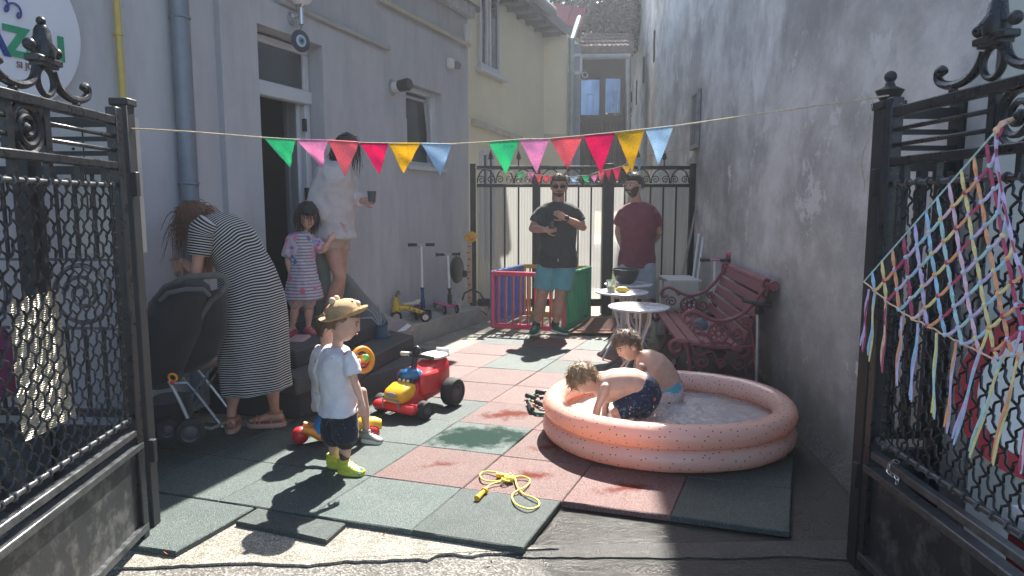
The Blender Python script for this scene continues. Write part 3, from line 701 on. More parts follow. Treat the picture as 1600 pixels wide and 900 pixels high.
tree(4.6,27,11,3.0,'leafy tree at the far end of the plaster wall',5,9000)
# ---------------------------------------------------------------- round sign on the grey wall
def textmesh(s,size,bold=0.0,ext=.003,font=None):
    cu=bpy.data.curves.new('t','FONT'); cu.body=s; cu.size=size; cu.extrude=ext; cu.offset=bold; cu.resolution_u=3
    o=bpy.data.objects.new('t',cu); COL.objects.link(o); dg=bpy.context.evaluated_depsgraph_get(); me=bpy.data.meshes.new_from_object(o.evaluated_get(dg)); bpy.data.objects.remove(o)
    return [V(v.co) for v in me.vertices],[tuple(p.vertices) for p in me.polygons]
sc_=WX(2,32,.16); sgc=sc_[2]; SIGN=thing('round_sign','large round white shop sign with green lettering on the grey wall','sign',sgc)
ex=-WT  # reading direction: left to right = away from the camera
mb=MB(); mb.lathe([(0,-.015),(.40,-.015),(.415,-.01),(.415,.01),(.40,.015),(0,.015)],sgc,WN,n=64)
pb('sign_disc',mb,mat('sign_white',(.72,.74,.80),.45,0,.03,3),SIGN)
def sgn(s,size,px,py,bold,m,name='lettering'):
    vs,fs=textmesh(s,size,bold); q=WX(px,py,.18)[2]
    mb=MB(); mb.add([q+ex*v.x+UZ*v.y+WN*v.z for v in vs],fs); O(mb,name,m,SIGN,None,recalc=False)
grn=mat('sign_green',(.02,.30,.14),.5); nav=mat('sign_navy',(.03,.05,.25),.5); brn=mat('sign_brown',(.25,.16,.12),.5)
sgn('Z',.20,7,83,.007,grn); sgn('A',.17,39,87,-.001,grn); sgn('N',.17,65,88,.008,grn); sgn('A',.2,-30,78,.006,nav); sgn('SI JUC',.045,26,105,.0,brn)
pts=[]
for k in range(40):
    t=k/39; pts.append(WX(-14+t*50+7*math.cos(t*16),-4+t*26+9*math.sin(t*16),.185)[2])
mb=MB(); mb.tube(pts,.005,6); O(mb,'curl_line',nav,SIGN)
mb=MB(); mb.tube([WX(-5,40,.185)[2],WX(0,62,.185)[2],WX(6,78,.185)[2]],.006,6); O(mb,'curl_line',nav,SIGN)
# ================================================================ GATES AND FENCES
def spiral(mb,c,ax_a,ax_z,r0,turns,rt,n=44,r1=.008,flat=1):
    pts=[]
    for k in range(n+1):
        t=k/n; r_=r0*(1-t)+r1*t; a=turns*2*PI*t; pts.append(c+ax_a*(r_*math.cos(a))+ax_z*(r_*math.sin(a)))
    mb.tube(pts,[rt]*len(pts),6,flat=flat)
def gate(hx,hy,dx,label,c,cs,L=1.32):
    H0=V((hx,hy,0)); A=V((dx,-1,0)).normalized(); N=V((A.y,-A.x,0)); Z=UZ
    def q(a,z,o=0): return H0+A*a+Z*z+N*o
    t=thing('iron_gate',label,'gate',(hx,hy,0),'open wrought iron gate leaves')
    def bar(name,p0,p1,w_,h,m=iron,bev=.004):
        mb=MB(); mb.beam(p0,p1,w_,h,bev=bev); return O(mb,name,m,t)
    bar('top_rail',q(-.02,1.747),q(L,1.747),.035,.034)
    bar('rail',q(0,1.57),q(L,1.57),.035,.030)
    for a,b in ((.04,cs-.10),(cs+.10,L)):
        for z in (1.685,1.63): bar('thin_bar',q(a,z),q(b,z),.016,.014)
    for a in (.0,cs-.10,cs+.10,L): 
        mb=MB(); mb.beam(q(a,1.57),q(a,1.747),.03,.022); O(mb,'upright',iron,t)
    bar('hinge_stile',q(.02,.0),q(.02,1.80),.045,.045); bar('end_stile',q(L,.0),q(L,1.75),.045,.045)
    mb=MB(); spiral(mb,q(cs,1.658),A,Z,.076,2.2,.010); mb.torus(q(cs,1.658),.08,.009,N,28,6); mb.ball(q(cs,1.658),.013); O(mb,'spiral',iron,t)
    # crest
    mb=MB()
    for sg in (-1,1):
        pts=[q(c+sg*.045,1.86),q(c+sg*.055,1.83),q(c+sg*.085,1.80),q(c+sg*.14,1.785),q(c+sg*.20,1.787),q(c+sg*.25,1.80),q(c+sg*.275,1.825),q(c+sg*.265,1.848),q(c+sg*.245,1.850),q(c+sg*.237,1.835)]
        # smooth it
        sm=[]
        for k in range(len(pts)-1):
            for f_ in (0,.5): 
                p_=pts[k].lerp(pts[k+1],f_); sm.append(p_)
        sm.append(pts[-1])
        for _ in range(2): sm=[sm[0]]+[(sm[k-1]+sm[k]*2+sm[k+1])/4 for k in range(1,len(sm)-1)]+[sm[-1]]
        mb.tube(sm,[.014]*len(sm),8); mb.ball(q(c+sg*.25,1.842),.017); mb.ball(q(c+sg*.18,1.770),.014)
        mb.ball(q(c+sg*.075,1.925),.020)
    mb.torus(q(c,1.822),.045,.010,N,24,8,sq=1.0)
    O(mb,'scroll_crest',iron,t)
    mb=MB(); mb.beam(q(c-.07,1.888),q(c+.07,1.888),.05,.022,bev=.004); mb.beam(q(c-.05,1.873),q(c+.05,1.873),.04,.014)
    mb.lathe([(0,1.898),(.034,1.898),(.038,1.92),(.028,1.95),(.024,1.985),(.016,2.0),(.0,2.004)],H0+A*c,Z,12); mb.ball(q(c,2.014),.015)
    for an in range(3): mb.tube([q(c,1.90,.0),q(c+.03*math.cos(an*2),1.93,.03*math.sin(an*2)),q(c+.01,1.99)],[.016,.014,.006],6)
    O(mb,'finial',iron,t)
    # pickets between rail and mesh, mesh frame
    for k in range(7): a=.12+k*.19; mb=MB(); mb.beam(q(a,1.49),q(a,1.56),.022,.022); O(mb,'picket',iron,t)
    mr=mat('worn_rail',(.10,.105,.11),.35,.6,.4,30,.3,80,.001)
    for nm,z in (('mesh_rail',1.492),('mesh_rail',.535)):
        mb=MB(); mb.tube([q(.05,z),q(L-.03,z)],.0095,10)
        k=.08
        while k<L-.05: mb.tube([q(k-.008,z+.012),q(k,z-.012),q(k+.006,z+.011)],[.0075]*3,6); mb.torus(q(k,z),.012,.005,A,10,5); k+=.062
        O(mb,nm,mr,t)
    mb=MB(); mb.tube([q(.085,.53),q(.085,1.49)],.008,8)
    for k in range(17): mb.ball(q(.085,.56+k*.057),.011,8,5)
    O(mb,'mesh_side_bar',iron,t)
    # crimped diamond wire mesh
    mb=MB(); z0,z1=.535,1.49; a0,a1=.085,L-.03; slope=1.45; sp=.064
    for fam in (1,-1):
        kmax=int(((a1-a0)+(z1-z0)/slope)/sp)+3
        for k in range(-1,kmax):
            base=a0+k*sp-(z1-z0)/slope
            pts=[]; n=68
            for i in range(n+1):
                z=z0+(z1-z0)*i/n; a=base+(z-z0)/slope if fam>0 else base+(z1-z)/slope-(0)
                if fam<0: a=base+(z1-z)/slope-0.0
                ph=(z-z0)/(sp*slope)*2*PI*2
                wob=.0068*math.sin(ph*1.0); 
                aa=a+wob*.9; zz=z+wob*.35*fam*-1
                if aa<a0 or aa>a1:
                    if len(pts)>2: mb.tube(pts,.0043,4,cap=False)
                    pts=[]; continue
                pts.append(q(aa,zz,.004*math.cos(ph)*fam))
            if len(pts)>2: mb.tube(pts,.0043,4,cap=False)
    O(mb,'wire_mesh',iron,t,60,kind='stuff',recalc=False)
    bar('rail',q(0,.47),q(L,.47),.035,.030,mr); bar('panel_rail',q(0,.405),q(L,.405),.05,.03,mr); bar('bottom_rail',q(0,.045),q(L,.045),.05,.035,mr)
    mb=MB(); mb.beam(q(.04,.225),q(L-.02,.225),.006,.33); 
    pn=O(mb,'kick_panel',mat('dark_panel',(.03,.032,.036),.42,.3,.35,10,.4,60,.002,dirt=((.11,.11,.105),9,.5)),t)
    mb=MB()
    for k in range(9): mb.ball(q(.12+k*.14,.10+.05*(k%3),0.008 if dx>0 else -.008),.006,6,4)
    O(mb,'rivet',MATS['worn_rail'],pn,kind='stuff')
    return t,q
gl,ql=gate(-1.585,2.83,.083,'left iron gate leaf standing open beside the grey building',.475,.60)
gr,qr=gate(1.385,2.58,-.014,'right iron gate leaf standing open with the crochet net hung on it',.54,.66)
def post(x,y,w_,h,label,ball=False,grp='iron gate posts'):
    t=thing('gate_post',label,'post',(x,y,0),grp); mb=MB(); mb.box((x,y,h/2-.02),(w_,w_,h+.04),None,.004); O(mb,'shaft',iron2,t)
    mb=MB(); mb.box((x,y,h-.015),(w_+.016,w_+.016,.03),None,.004)
    if ball: mb.lathe([(.0,0),(.03,0),(.045,.03),(.05,.04),(.02,.055),(.012,.075),(.0,.08)],(x,y,h),n=16); mb.ball((x,y,h+.09),.022)
    O(mb,'post_cap',iron2,t)
    for hz in (1.5,.35): mb=MB(); mb.box((x+(.04 if x<0 else -.04),y-.02,hz),(.03,.03,.10),None,.003); O(mb,'hinge',iron2,t)
post(-1.61,2.93,.062,1.85,'square black post between the open left gate and its side fence')
post(1.415,2.66,.075,1.80,'square black post with a ball finial holding the right gate',True)
# fixed side panels parallel to the street
def sidepanel(p0,p1,label,ring,mesh):
    t=thing('side_fence',label,'fence',p0,'fixed iron panels beside the gate'); A=(p1-p0).normalized(); L=(p1-p0).length; N=V((A.y,-A.x,0))
    def q(a,z,o=0): return p0+A*a+UZ*z+N*o
    for z,h in ((1.76,.04),(1.69,.018),(1.63,.018),(1.56,.035),(.50,.03),(.42,.04),(.05,.04)):
        mb=MB(); mb.beam(q(0,z),q(L,z),.03,h); O(mb,'rail',iron2,t)
    mb=MB(); mb.beam(q(L-.03,0),q(L-.03,1.8),.09,.07); O(mb,'upright',iron2,t)
    if ring:
        mb=MB(); mb.beam(q(.42,0),q(.42,1.8),.09,.07); O(mb,'upright',iron2,t)
        for (c0,c1) in ((.05,.38),(.46,L-.06)):
            cc=(c0+c1)/2
            n=max(2,int((c1-c0)/.075))
            for k in range(n+1):
                a=c0+(c1-c0)*k/n
                for (za,zb) in ((1.18,1.56),(.50,.88)):
                    mb=MB(); mb.beam(q(a,za),q(a,zb),.012,.012); O(mb,'picket',iron2,t)
            mb=MB(); 
            for z in (1.18,.88): mb.beam(q(c0,z),q(c1,z),.015,.012)
            mb.torus(q(cc,1.03),.125,.010,N,36,6); spiral(mb,q(cc,1.03),A,UZ,.085,1.8,.009); O(mb,'ring_scroll',MATS['worn_rail'],t)
        mb=MB(); mb.beam(q(0,.235),q(L,.235),.008,.35); O(mb,'kick_panel',MATS['dark_panel'],t)
    if mesh:
        for k in range(5): mb=MB(); mb.beam(q(.04+k*.075,.5),q(.04+k*.075,1.56),.03,.03); O(mb,'picket',iron2,t)
        mb=MB(); mb.beam(q(0,.235),q(L,.235),.008,.35); O(mb,'kick_panel',MATS['dark_panel'],t)
sidepanel(V((-1.65,2.96,0)),V((-2.62,3.02,0)),'fixed iron side panel with ring scrolls left of the left gate post',True,False)
sidepanel(V((1.46,2.68,0)),V((1.76,2.70,0)),'narrow fixed iron side panel between the right post and the wall',False,True)
# ---------------------------------------------------------------- rear iron fence with corrugated clear sheets
YF=8.9
fl=P(736,300,YF).x; frx=P(1086,300,YF-.1).x
poly_,n_,l_,b_=nodes('ribbed_clear_sheet')
b_.inputs['Base Color'].default_value=(.55,.56,.55,1); b_.inputs['Roughness'].default_value=.22; b_.inputs['Specular IOR Level'].default_value=.8
wv=tex(n_,l_,'Wave',28); wv.wave_type='BANDS'; wv.bands_direction='X'; wv.inputs['Distortion'].default_value=1.5; wv.inputs['Detail'].default_value=2
nz=tex(n_,l_,'Noise',1.6,3); bx=bump(n_,l_,wv.outputs[0],.25,.004,b_); bump(n_,l_,nz.outputs[0],.9,.10,b_,bx)
trp=n_.new('ShaderNodeBsdfTransparent'); trp.inputs[0].default_value=(.70,.72,.72,1); trl=n_.new('ShaderNodeBsdfTranslucent'); trl.inputs[0].default_value=(.6,.6,.58,1)
m1=n_.new('ShaderNodeMixShader'); m1.inputs[0].default_value=.5; l_.new(b_.outputs[0],m1.inputs[1]); l_.new(trl.outputs[0],m1.inputs[2])
m2=n_.new('ShaderNodeMixShader'); m2.inputs[0].default_value=.42; l_.new(m1.outputs[0],m2.inputs[1]); l_.new(trp.outputs[0],m2.inputs[2]); l_.new(m2.outputs[0],n_['Material Output'].inputs[0])
rfence=thing('rear_iron_fence','black iron fence and gate with clear ribbed sheets across the back of the yard','fence',(fl,YF,0))
zt=P(900,262,YF).z; zs=P(900,290,YF).z; zb=P(900,470,YF).z
def fz(py): return P(900,py,YF).z
posts=[(739,.07),(838,.10),(950,.14),(1083,.09)]
for px,w_ in posts:
    x=P(px,300,YF).x; mb=MB(); mb.box((x,YF,zt/2+.02),(w_,w_,zt+.06),None,.006); pb('post',mb,iron2,rfence)
px0=[p[0] for p in posts]
for a,b in zip(px0[:-1],px0[1:]):
    xa=P(a,300,YF).x+.05; xb=P(b,300,YF).x-.05
    for z,h in ((zt,.045),(zs,.04),(fz(470),.05),(.12,.05)): mb=MB(); mb.box(((xa+xb)/2,YF,z),(xb-xa,.035,h),None,.004); pb('rail',mb,iron2,rfence)
    n=int((xb-xa)/.18)
    for k in range(1,n+1):
        x=xa+(xb-xa)*k/(n+1); mb=MB(); mb.tube([(x,YF,.1),(x,YF,zs)],.011,8); pb('vertical_bar',mb,iron2,rfence)
        if k%2==0 or n<4:
            mb=MB(); mb.tube([(x,YF,zt),(x,YF,zt+.10)],.008,6); mb.lathe([(0,0),(.012,0),(.028,.05),(.014,.09),(0,.14)],(x,YF,zt+.09),n=8); mb.tube([(x-.035,YF,zt+.12),(x,YF,zt+.10),(x+.035,YF,zt+.12)],.006,6); pb('spear_finial',mb,iron2,rfence)
    # ring and scroll frieze
    m=max(2,round((xb-xa)/.26)); dx=(xb-xa)/m
    for k in range(m):
        cx=xa+dx*(k+.5); cz=(zt+zs)/2; hh=(zt-zs)/2-.02
        mb=MB(); mb.torus((cx,YF,cz-.0),min(dx*.48,hh*1.25),.008,(0,1,0),24,6,0,PI) if False else None
        pts=[V((cx+dx*.47*math.cos(t_),YF,zs+.03+(zt-zs-.05)*math.sin(t_))) for t_ in [PI*i/14 for i in range(15)]]
        mb.tube(pts,.008,6)
        for sg in (-1,1): spiral(mb,V((cx+sg*dx*.26,YF,zs+.075)),V((sg,0,0)),UZ,.052,1.5,.006,18)
        pb('scroll',mb,iron2,rfence)
    mb=MB(); nx=40; sh=[]; fs=[]; 
    for i in range(nx+1):
        x=xa+(xb-xa)*i/nx
        for z in (fz(470),zs-.02): sh.append((x,YF+.05+.006*(i%2),z))
    for i in range(nx): fs.append((2*i,2*i+1,2*i+3,2*i+2))
    mb.add(sh,fs); pb('clear_sheet',mb,poly_,rfence,sharp=10)
    mb=MB(); mb.box(((xa+xb)/2,YF+.05,(fz(470)+.1)/2),(xb-xa,.01,fz(470)-.12)); pb('lower_panel',mb,mat('rusty_dark_panel',(.06,.05,.045),.7,.2,.4,5,dirt=((.16,.08,.05),6,.6)),rfence)
# ---------------------------------------------------------------- bunting
def flagmat(name,col): return fabric('flag_'+name,col,.9,.5,700,.16)
FM={k:flagmat(k,c) for k,c in dict(green=(.12,.66,.38),pink=(.85,.45,.66),coral=(.92,.27,.30),magenta=(.80,.05,.24),yellow=(.90,.62,.05),blue=(.55,.70,.84)).items()}
rope=mat('jute',(.50,.42,.28),.95,0,.3,60,.8,400,.002)
def by(px): return 2.93+(px-217)/(1370-217)*(2.60-2.93)
bun=thing('bunting','string of twelve bright felt pennants stretched across the front between the gate posts','bunting',P(790,225,2.75))
sp_=[(217,201),(300,206),(412,215),(461,218),(510,220),(561,223),(607,224),(657,224.5),(706,225),(763,222),(811,218),(858,217),(911,212),(961,207),(1007,202),(1053,197),(1200,176),(1370,152)]
pts=[]
for (a,b),(c,d) in zip(sp_[:-1],sp_[1:]):
    for k in range(6): t=k/6; x=a+(c-a)*t; pts.append(P(x,b+(d-b)*t,by(x)))
pts.append(P(1370,152,2.6)); pts.append(V((1.46,2.66,1.83)))
pts[0]=V((-1.58,2.93,pts[0].z))
mb=MB(); mb.tube(pts,.0030,6); rn=random.Random(5)
for k in range(260):
    i=rn.randrange(len(pts)-30); p=pts[i].lerp(pts[i+1],rn.random()); d=V((rn.gauss(0,1),rn.gauss(0,1),rn.gauss(0,1))).normalized()*rn.uniform(.004,.011); mb.tube([p,p+d],[.0008,.0003],3,cap=False)
pb('string',mb,rope,bun)
flags=[('green',(412,215),(462,218),(450,261)),('pink',(463,218),(512,219),(503,263)),('coral',(512,219),(561,222),(540,277)),('magenta',(562,223),(607,224),(593,273)),('yellow',(608,224),(657,224),(630,271)),('blue',(658,224),(706,225),(689,275)),
('green',(763,222),(811,219),(791,273)),('pink',(812,219),(858,217),(839,271)),('coral',(859,217),(911,213),(887,265)),('magenta',(912,212),(961,208),(938,272)),('yellow',(962,208),(1007,203),(987,270)),('blue',(1008,202),(1053,197),(1031,258))]
def mkflag(name,a,b,c,fm,parent,seed,th=.0016,amp=.012):
    n=12; f=[];bk=[];idx={}; vs=[]
    for i in range(n+1):
        for j in range(n+1-i):
            u=i/n; v=j/n  # u down towards tip, v across
            p=a*(1-u-v)+b*v+c*u
            cent=1-abs((v+u*.5)*2-1)
            wob=amp*noise.noise(V((seed*3.1+v*2.2,u*1.8,seed)))*2*(.4+u)+amp*1.4*math.sin(seed*1.7)*u*u
            edge=.0012*noise.noise(V((p.x*90,p.z*90,seed)))
            idx[(i,j)]=len(vs); vs.append(p+V((edge,wob,edge)))
    m=len(vs); nn=(b-a).cross(c-a).normalized()*th
    fs=[]
    for i in range(n):
        for j in range(n-i):
            fs.append((idx[(i,j)],idx[(i,j+1)],idx[(i+1,j)]))
            if j<n-i-1: fs.append((idx[(i,j+1)],idx[(i+1,j+1)],idx[(i+1,j)]))
    allv=vs+[p+nn for p in vs]; fs2=fs+[tuple(m+k for k in f_)[::-1] for f_ in fs]
    bd=[idx[(0,j)] for j in range(n+1)]+[idx[(i,n-i)] for i in range(1,n+1)]+[idx[(i,0)] for i in range(n-1,0,-1)]
    for k in range(len(bd)): x,y=bd[k],bd[(k+1)%len(bd)]; fs2.append((x,y,m+y,m+x))
    mb=MB(); mb.add(allv,fs2)
    # folded hem over the string
    mb.tube([a.lerp(b,t)+V((0,0,-.002)) for t in (0.02,.5,.98)],[.0045]*3,6)
    return O(mb,name,fm,parent,60)
for k,(nm,a,b,c) in enumerate(flags):
    o=mkflag('pennant',P(*a,by(a[0])),P(*b,by(b[0])),P(*c,by(c[0])-.01+.035*math.sin(k*2.3)),FM[nm],bun,k+1); o['label']=nm+' felt pennant'
rb=thing('bunting','small faded string of pennants along the top of the rear iron fence','bunting',P(900,270,8.7))
small=[('green',805,818,270,280),('pink',824,835,270,287),('coral',836,847,273,290),('coral',848,858,275,289),('magenta',858,864,276,289),('blue',890,903,277,288),('green',909,922,275,289),('pink',922,934,274,286),('coral',934,945,269,288),('magenta',945,955,266,283),('magenta',957,970,264,284),('yellow',972,986,260,272),('blue',992,1004,248,268)]
for k,(nm,x0,x1,y0,y1) in enumerate(small): mkflag('pennant',P(x0,y0,8.72),P(x1,y0-1,8.72),P((x0+x1)/2+1,y1,8.72),FM[nm],rb,k+20,.003,.012)
mb=MB(); pl=[P(742,262,8.75)]+[P(x0,y0-.5,8.72) for nm,x0,x1,y0,y1 in small]+[P(1083,230,8.8)]; mb.tube(pl,.004,5); pb('string',mb,rope,rb)
# string end hanging from the right post
mb=MB(); mb.tube([P(1364,156,2.57),P(1360,185,2.57),P(1358,215,2.56),P(1349,238,2.57),P(1346,258,2.57),P(1351,285,2.57),P(1350,300,2.57)],.0016,5); tag(O(mb,'string_end',rope),'loose string end dangling beside the right gate post','string')
# ---------------------------------------------------------------- crochet net on the right gate
GX=1.335
def N2(px,py,o=0): return PX(px,py,GX-o)
yc=dict(lilac=(.66,.58,.85),blue=(.42,.68,.86),yellow=(.86,.76,.36),orange=(.90,.44,.24),crimson=(.52,.10,.18),pink=(.86,.62,.72),aqua=(.50,.76,.78),peach=(.90,.60,.42))
YM={k:mat('yarn_'+k,c,.95,0,.15,60,.8,900,.001) for k,c in yc.items()}
net=thing('crochet_net','fringed net of pastel crocheted yarn hung from the right gate','net',PX(1500,600,GX))
order=['lilac','blue','yellow','orange','crimson','lilac','blue','aqua','pink','yellow','orange','crimson','lilac','aqua']
def bot(px):   # lower boundary of the net
    xs=[(1350,440),(1385,470),(1420,495),(1460,515),(1500,535),(1550,560),(1600,552),(1660,530)]
    for (a,b),(c,d) in zip(xs[:-1],xs[1:]):
        if px<=c: return b+(d-b)*(px-a)/(c-a)
    return 530
def topy(px): # upper edge
    return 440+(px-1350)*(200-440)/(1560-1350)
top=[]   # nodes along the upper edge, spacing grows towards the apex
for k in range(13):
    t=(k/12)**1.12; x=1350+210*t; top.append((x,440-240*t))
# below apex the right edge continues downwards
right=[(1556,238),(1563,285),(1572,335),(1583,385),(1597,430),(1625,470),(1660,500)]
rows=[[ (x+0*0,y) for x,y in top+right[0:0]]]
# columns descend from every upper node
strand=[]
def col(px,py,m): 
    pts=[(px,py)]; k=0
    while pts[-1][1]<bot(pts[-1][0])-4 and k<14:
        st=30+7*(px-1350)/210; dx_=2.5+4.0*min(1,(440-py)/240)+.25*k*(px>1440)
        x=pts[-1][0]+dx_; y=min(pts[-1][1]+st,bot(x)); pts.append((x,y)); k+=1
    return pts
cols_=[col(x,y,0) for x,y in top[:-1]]+[[(1556,206)]+right]
for k,c in enumerate(cols_):
    for two in (-1,1):
        pts=[]
        for i,(x,y) in enumerate(c):
            pts.append(N2(x,y,.004*math.sin(i*2+k)))
            if i<len(c)-1:
                x2,y2=c[i+1]; pts.append(N2((x+x2)/2+two*1.6,(y+y2)/2,.008))
        if len(pts)>1: mb=MB(); mb.tube([p+V((0,.002*math.sin(i_*5.1+k),.0015*math.cos(i_*3.7))) for i_,p in enumerate(pts)],.0034,6); pb('yarn_strand',mb,YM[order[k%len(order)]],net)
# cross links: join node i of column k with node i+? of column k+1 (rising to the right)
for k in range(len(cols_)-1):
    a=cols_[k]; b=cols_[k+1]
    for i in range(1,len(a)-0):
        # nearest node in the next column that lies above-right
        tgt=min(range(len(b)),key=lambda j:abs(b[j][1]-(a[i][1]-24))+0.2*abs(b[j][0]-a[i][0]-20))
        if abs(b[tgt][1]-(a[i][1]-24))>26: continue
        x,y=a[i];x2,y2=b[tgt]
        for two in (-1,1):
            mb=MB(); mb.tube([N2(x,y,.004),N2(x+(x2-x)*.35,y+(y2-y)*.35+3+two*1.3,.009),N2(x+(x2-x)*.7,y+(y2-y)*.7+2+two*1.3,.009),N2(x2,y2,.004)],.0033,6); pb('yarn_strand',mb,YM[order[(k+i)%len(order)]],net)
        mb=MB(); mb.ball(N2(x,y,.005),.0075,8,6); pb('knot',mb,YM[order[(k+i+1)%len(order)]],net)
mb=MB(); mb.tube([N2(x,y,.002) for x,y in top],.0028,6); pb('edge_cord',mb,YM['aqua'],net)
mb=MB(); mb.tube([N2(x,bot(x)+1.5*math.sin(x*.3),.006) for x in range(1350,1655,10)],.003,6); pb('edge_cord',mb,YM['peach'],net)
mb=MB(); mb.tube([N2(x,y,.006) for x,y in [(1560,200)]+right],.003,6); pb('edge_cord',mb,YM['crimson'],net)
for cc,o_ in (('yellow',0),('aqua',2),('crimson',9)):
    mb=MB(); mb.tube([N2(1552+o_,212,.004),N2(1556+o_,204,.006),N2(1566,196,.006),N2(1575,190,.0)],.004,6); pb('tie_cord',mb,YM[cc],net)
mb=MB(); mb.tube([qr(.64,1.655,-.012),N2(1565,193,.01),N2(1557,203,.012)],[.007,.008,.006],8); mb.ball(N2(1558,203,.01),.010); pb('tie_cord',mb,YM['peach'],net)
tass=[((1357,452),(1347,545),'lilac','crimson'),((1367,455),(1358,560),'blue','yellow'),((1385,470),(1378,578),'peach','crimson'),((1410,494),(1400,598),'orange','lilac'),((1435,505),(1421,623),'blue','lilac'),((1463,520),(1457,650),'yellow','aqua'),((1493,535),(1478,672),'orange','lilac'),((1532,545),(1490,690),'lilac','blue'),((1567,556),(1515,710),'aqua','yellow'),((1592,556),(1550,722),'orange','yellow'),((1628,545),(1592,735),'crimson','pink')]
for k,(a,b,c1,c2) in enumerate(tass):
    for q_,cc in ((-1,c1),(1,c2),(.3,c1)):
        pts=[]
        for i in range(9):
            t=i/8; x=a[0]+(b[0]-a[0])*t+q_*1.6*math.sin(t*9+k+q_)+q_*1.4*t; y=a[1]+(b[1]-a[1])*t+(q_*5*t)
            pts.append(N2(x,y,.006+.004*math.cos(t*9+k+q_*2)))
        mb=MB(); mb.tube(pts,[.0034]*7+[.0042,.0026],6); pb('tassel',mb,YM[cc],net)
# chain on the right gate
ch=thing('chain','short shiny steel chain hanging on the right gate rail','chain',PX(1398,735,1.33))
cp=[(1404,722),(1396,720),(1389,726),(1387,735),(1392,742),(1399,744),(1403,750),(1400,756)]
for k,(a,b) in enumerate(zip(cp[:-1],cp[1:])):
    p=PX(*a,1.335);q_=PX(*b,1.335); d=(q_-p).normalized(); s=V((1,0,0)) if k%2 else d.cross(V((1,0,0))).normalized(); c=(p+q_)/2; h=(q_-p).length*.62
    mb=MB(); mb.tube([c+d*(h*math.cos(t_))+s*(.006*math.sin(t_)) for t_ in [2*PI*i/14 for i in range(14)]],.0018,6,closed=True); pb('link',mb,steel,ch)
# things behind the left gate: shiny foam sheet, cabinet panel
foil,n_,l_,b_=nodes('pearly_foam'); b_.inputs['Base Color'].default_value=(.62,.58,.47,1); b_.inputs['Roughness'].default_value=.38; b_.inputs['Metallic'].default_value=.25
t=tex(n_,l_,'Wave',42); t.inputs['Distortion'].default_value=4; t.inputs['Detail'].default_value=3; t.bands_direction='Z'; bx=bump(n_,l_,t.outputs[0],.9,.006,b_); t=tex(n_,l_,'Voronoi',13); bump(n_,l_,t.outputs['Distance'],.8,.03,b_,bx)
c4=[P(14,470,2.2),P(92,452,2.5),P(120,650,2.52),P(42,690,2.27)]
mb=MB(); n=16; vs=[];fs=[]
for i in range(n+1):
    for j in range(n+1):
        u=i/n;v=j/n; p=(c4[0]*(1-u)+c4[1]*u)*(1-v)+(c4[3]*(1-u)+c4[2]*u)*v; vs.append(p+V((0,-.018*abs(math.sin(u*7+v*2)),0))*1.0)
for i in range(n):
    for j in range(n): a=i*(n+1)+j; fs.append((a,a+1,a+n+2,a+n+1))
m=len(vs); mb.add(vs+[p+V((0,.006,0)) for p in vs],fs+[tuple(m+x for x in f_)[::-1] for f_ in fs]); tag(O(mb,'foam_sheet',foil,sharp=180),'pearly quilted foam sheet leaning behind the left gate mesh','foam sheet')
cab=thing('meter_cabinet','beige meter cabinet on the grey wall behind the left gate top rails','cabinet',P(150,260,3.3))
mb=MB(); a=P(112,185,3.55);b=P(196,400,3.35); cx=(a.x+b.x)/2; mb.box((cx,3.5,(a.z+b.z)/2),(abs(b.x-a.x),.12,a.z-b.z),None,.006); pb('cabinet_body',mb,mat('beige_enamel',(.50,.48,.44),.5,0,.08,5),cab)
mb=MB(); mb.box((cx-.05,3.436,(a.z+b.z)/2+.1),(.004,.006,.5)); mb.ball((cx-.1,3.435,(a.z+b.z)/2+.18),.007); mb.ball((cx-.02,3.435,(a.z+b.z)/2+.19),.007); pb('cabinet_seam',mb,blackp,cab)
bag=MB(); c=P(2,560,2.75); bag.loft([(c+V((0,0,z)),(1,0,0),r_,(0,1,0),r_*.7) for z,r_ in ((-.16,.02),(-.14,.05),(-.03,.065),(.08,.05),(.13,.02))],14); tag(O(bag,'cloth_bag',fabric('plum_cloth',(.13,.03,.07))),'plum coloured cloth bag at the left frame edge behind the mesh','bag')
# round road-sign like board and white boxes behind the right gate
rs=thing('red_ring_sign','round white sign with a broad red ring standing behind the right gate mesh','sign',(2.02,2.35,.3))
cs=V((1.82,2.24,.78)); mb=MB(); mb.lathe([(0,0),(.30,0),(.30,.012),(0,.012)],cs,(-.35,-.94,0),48); pb('sign_face',mb,whitep,rs)
mb=MB(); mb.lathe([(.235,.0121),(.30,.0121),(.303,.016),(.235,.016)],cs,(-.35,-.94,0),48); pb('red_ring',mb,mat('sign_red',(.42,.03,.04),.45,0,.1,6),rs)
mb=MB(); mb.tube([(1.84,2.28,-.03),(1.84,2.28,1.0)],.022,10); mb.box((1.84,2.28,-.02),(.3,.25,.03),None,.005); pb('sign_stand',mb,alu,rs)
bx=thing('red_white_box','red and white plastic box low behind the right gate','box',(1.72,1.95,.0)); 
mb=MB(); mb.box((1.72,2.0,.20),(.22,.30,.34),None,.02); pb('box_body',mb,MATS['sign_red'],bx)
mb=MB(); mb.box((1.72,2.0,.40),(.24,.32,.10),None,.02); pb('box_lid',mb,whitep,bx)
# ================================================================ OBJECTS
def frame(o,fwd):
    f=V(fwd).normalized(); r=f.cross(UZ).normalized(); m=Matrix((r,f,UZ)).transposed().to_4x4(); m.translation=V(o); return m
def plast(name,c,rough=.35,**k): return mat(name,c,rough,0,.10,8,.1,200,.0005,coat=.12,dirt=([x*.5+.12 for x in c],16,.66),**k)
red_p=plast('red_plastic',(.55,.025,.03)); yel_p=plast('yellow_plastic',(.75,.42,.02)); org_p=plast('orange_plastic',(.80,.28,.02)); blu_p=plast('blue_plastic',(.02,.16,.42)); grn_p=plast('green_plastic',(.03,.26,.12))
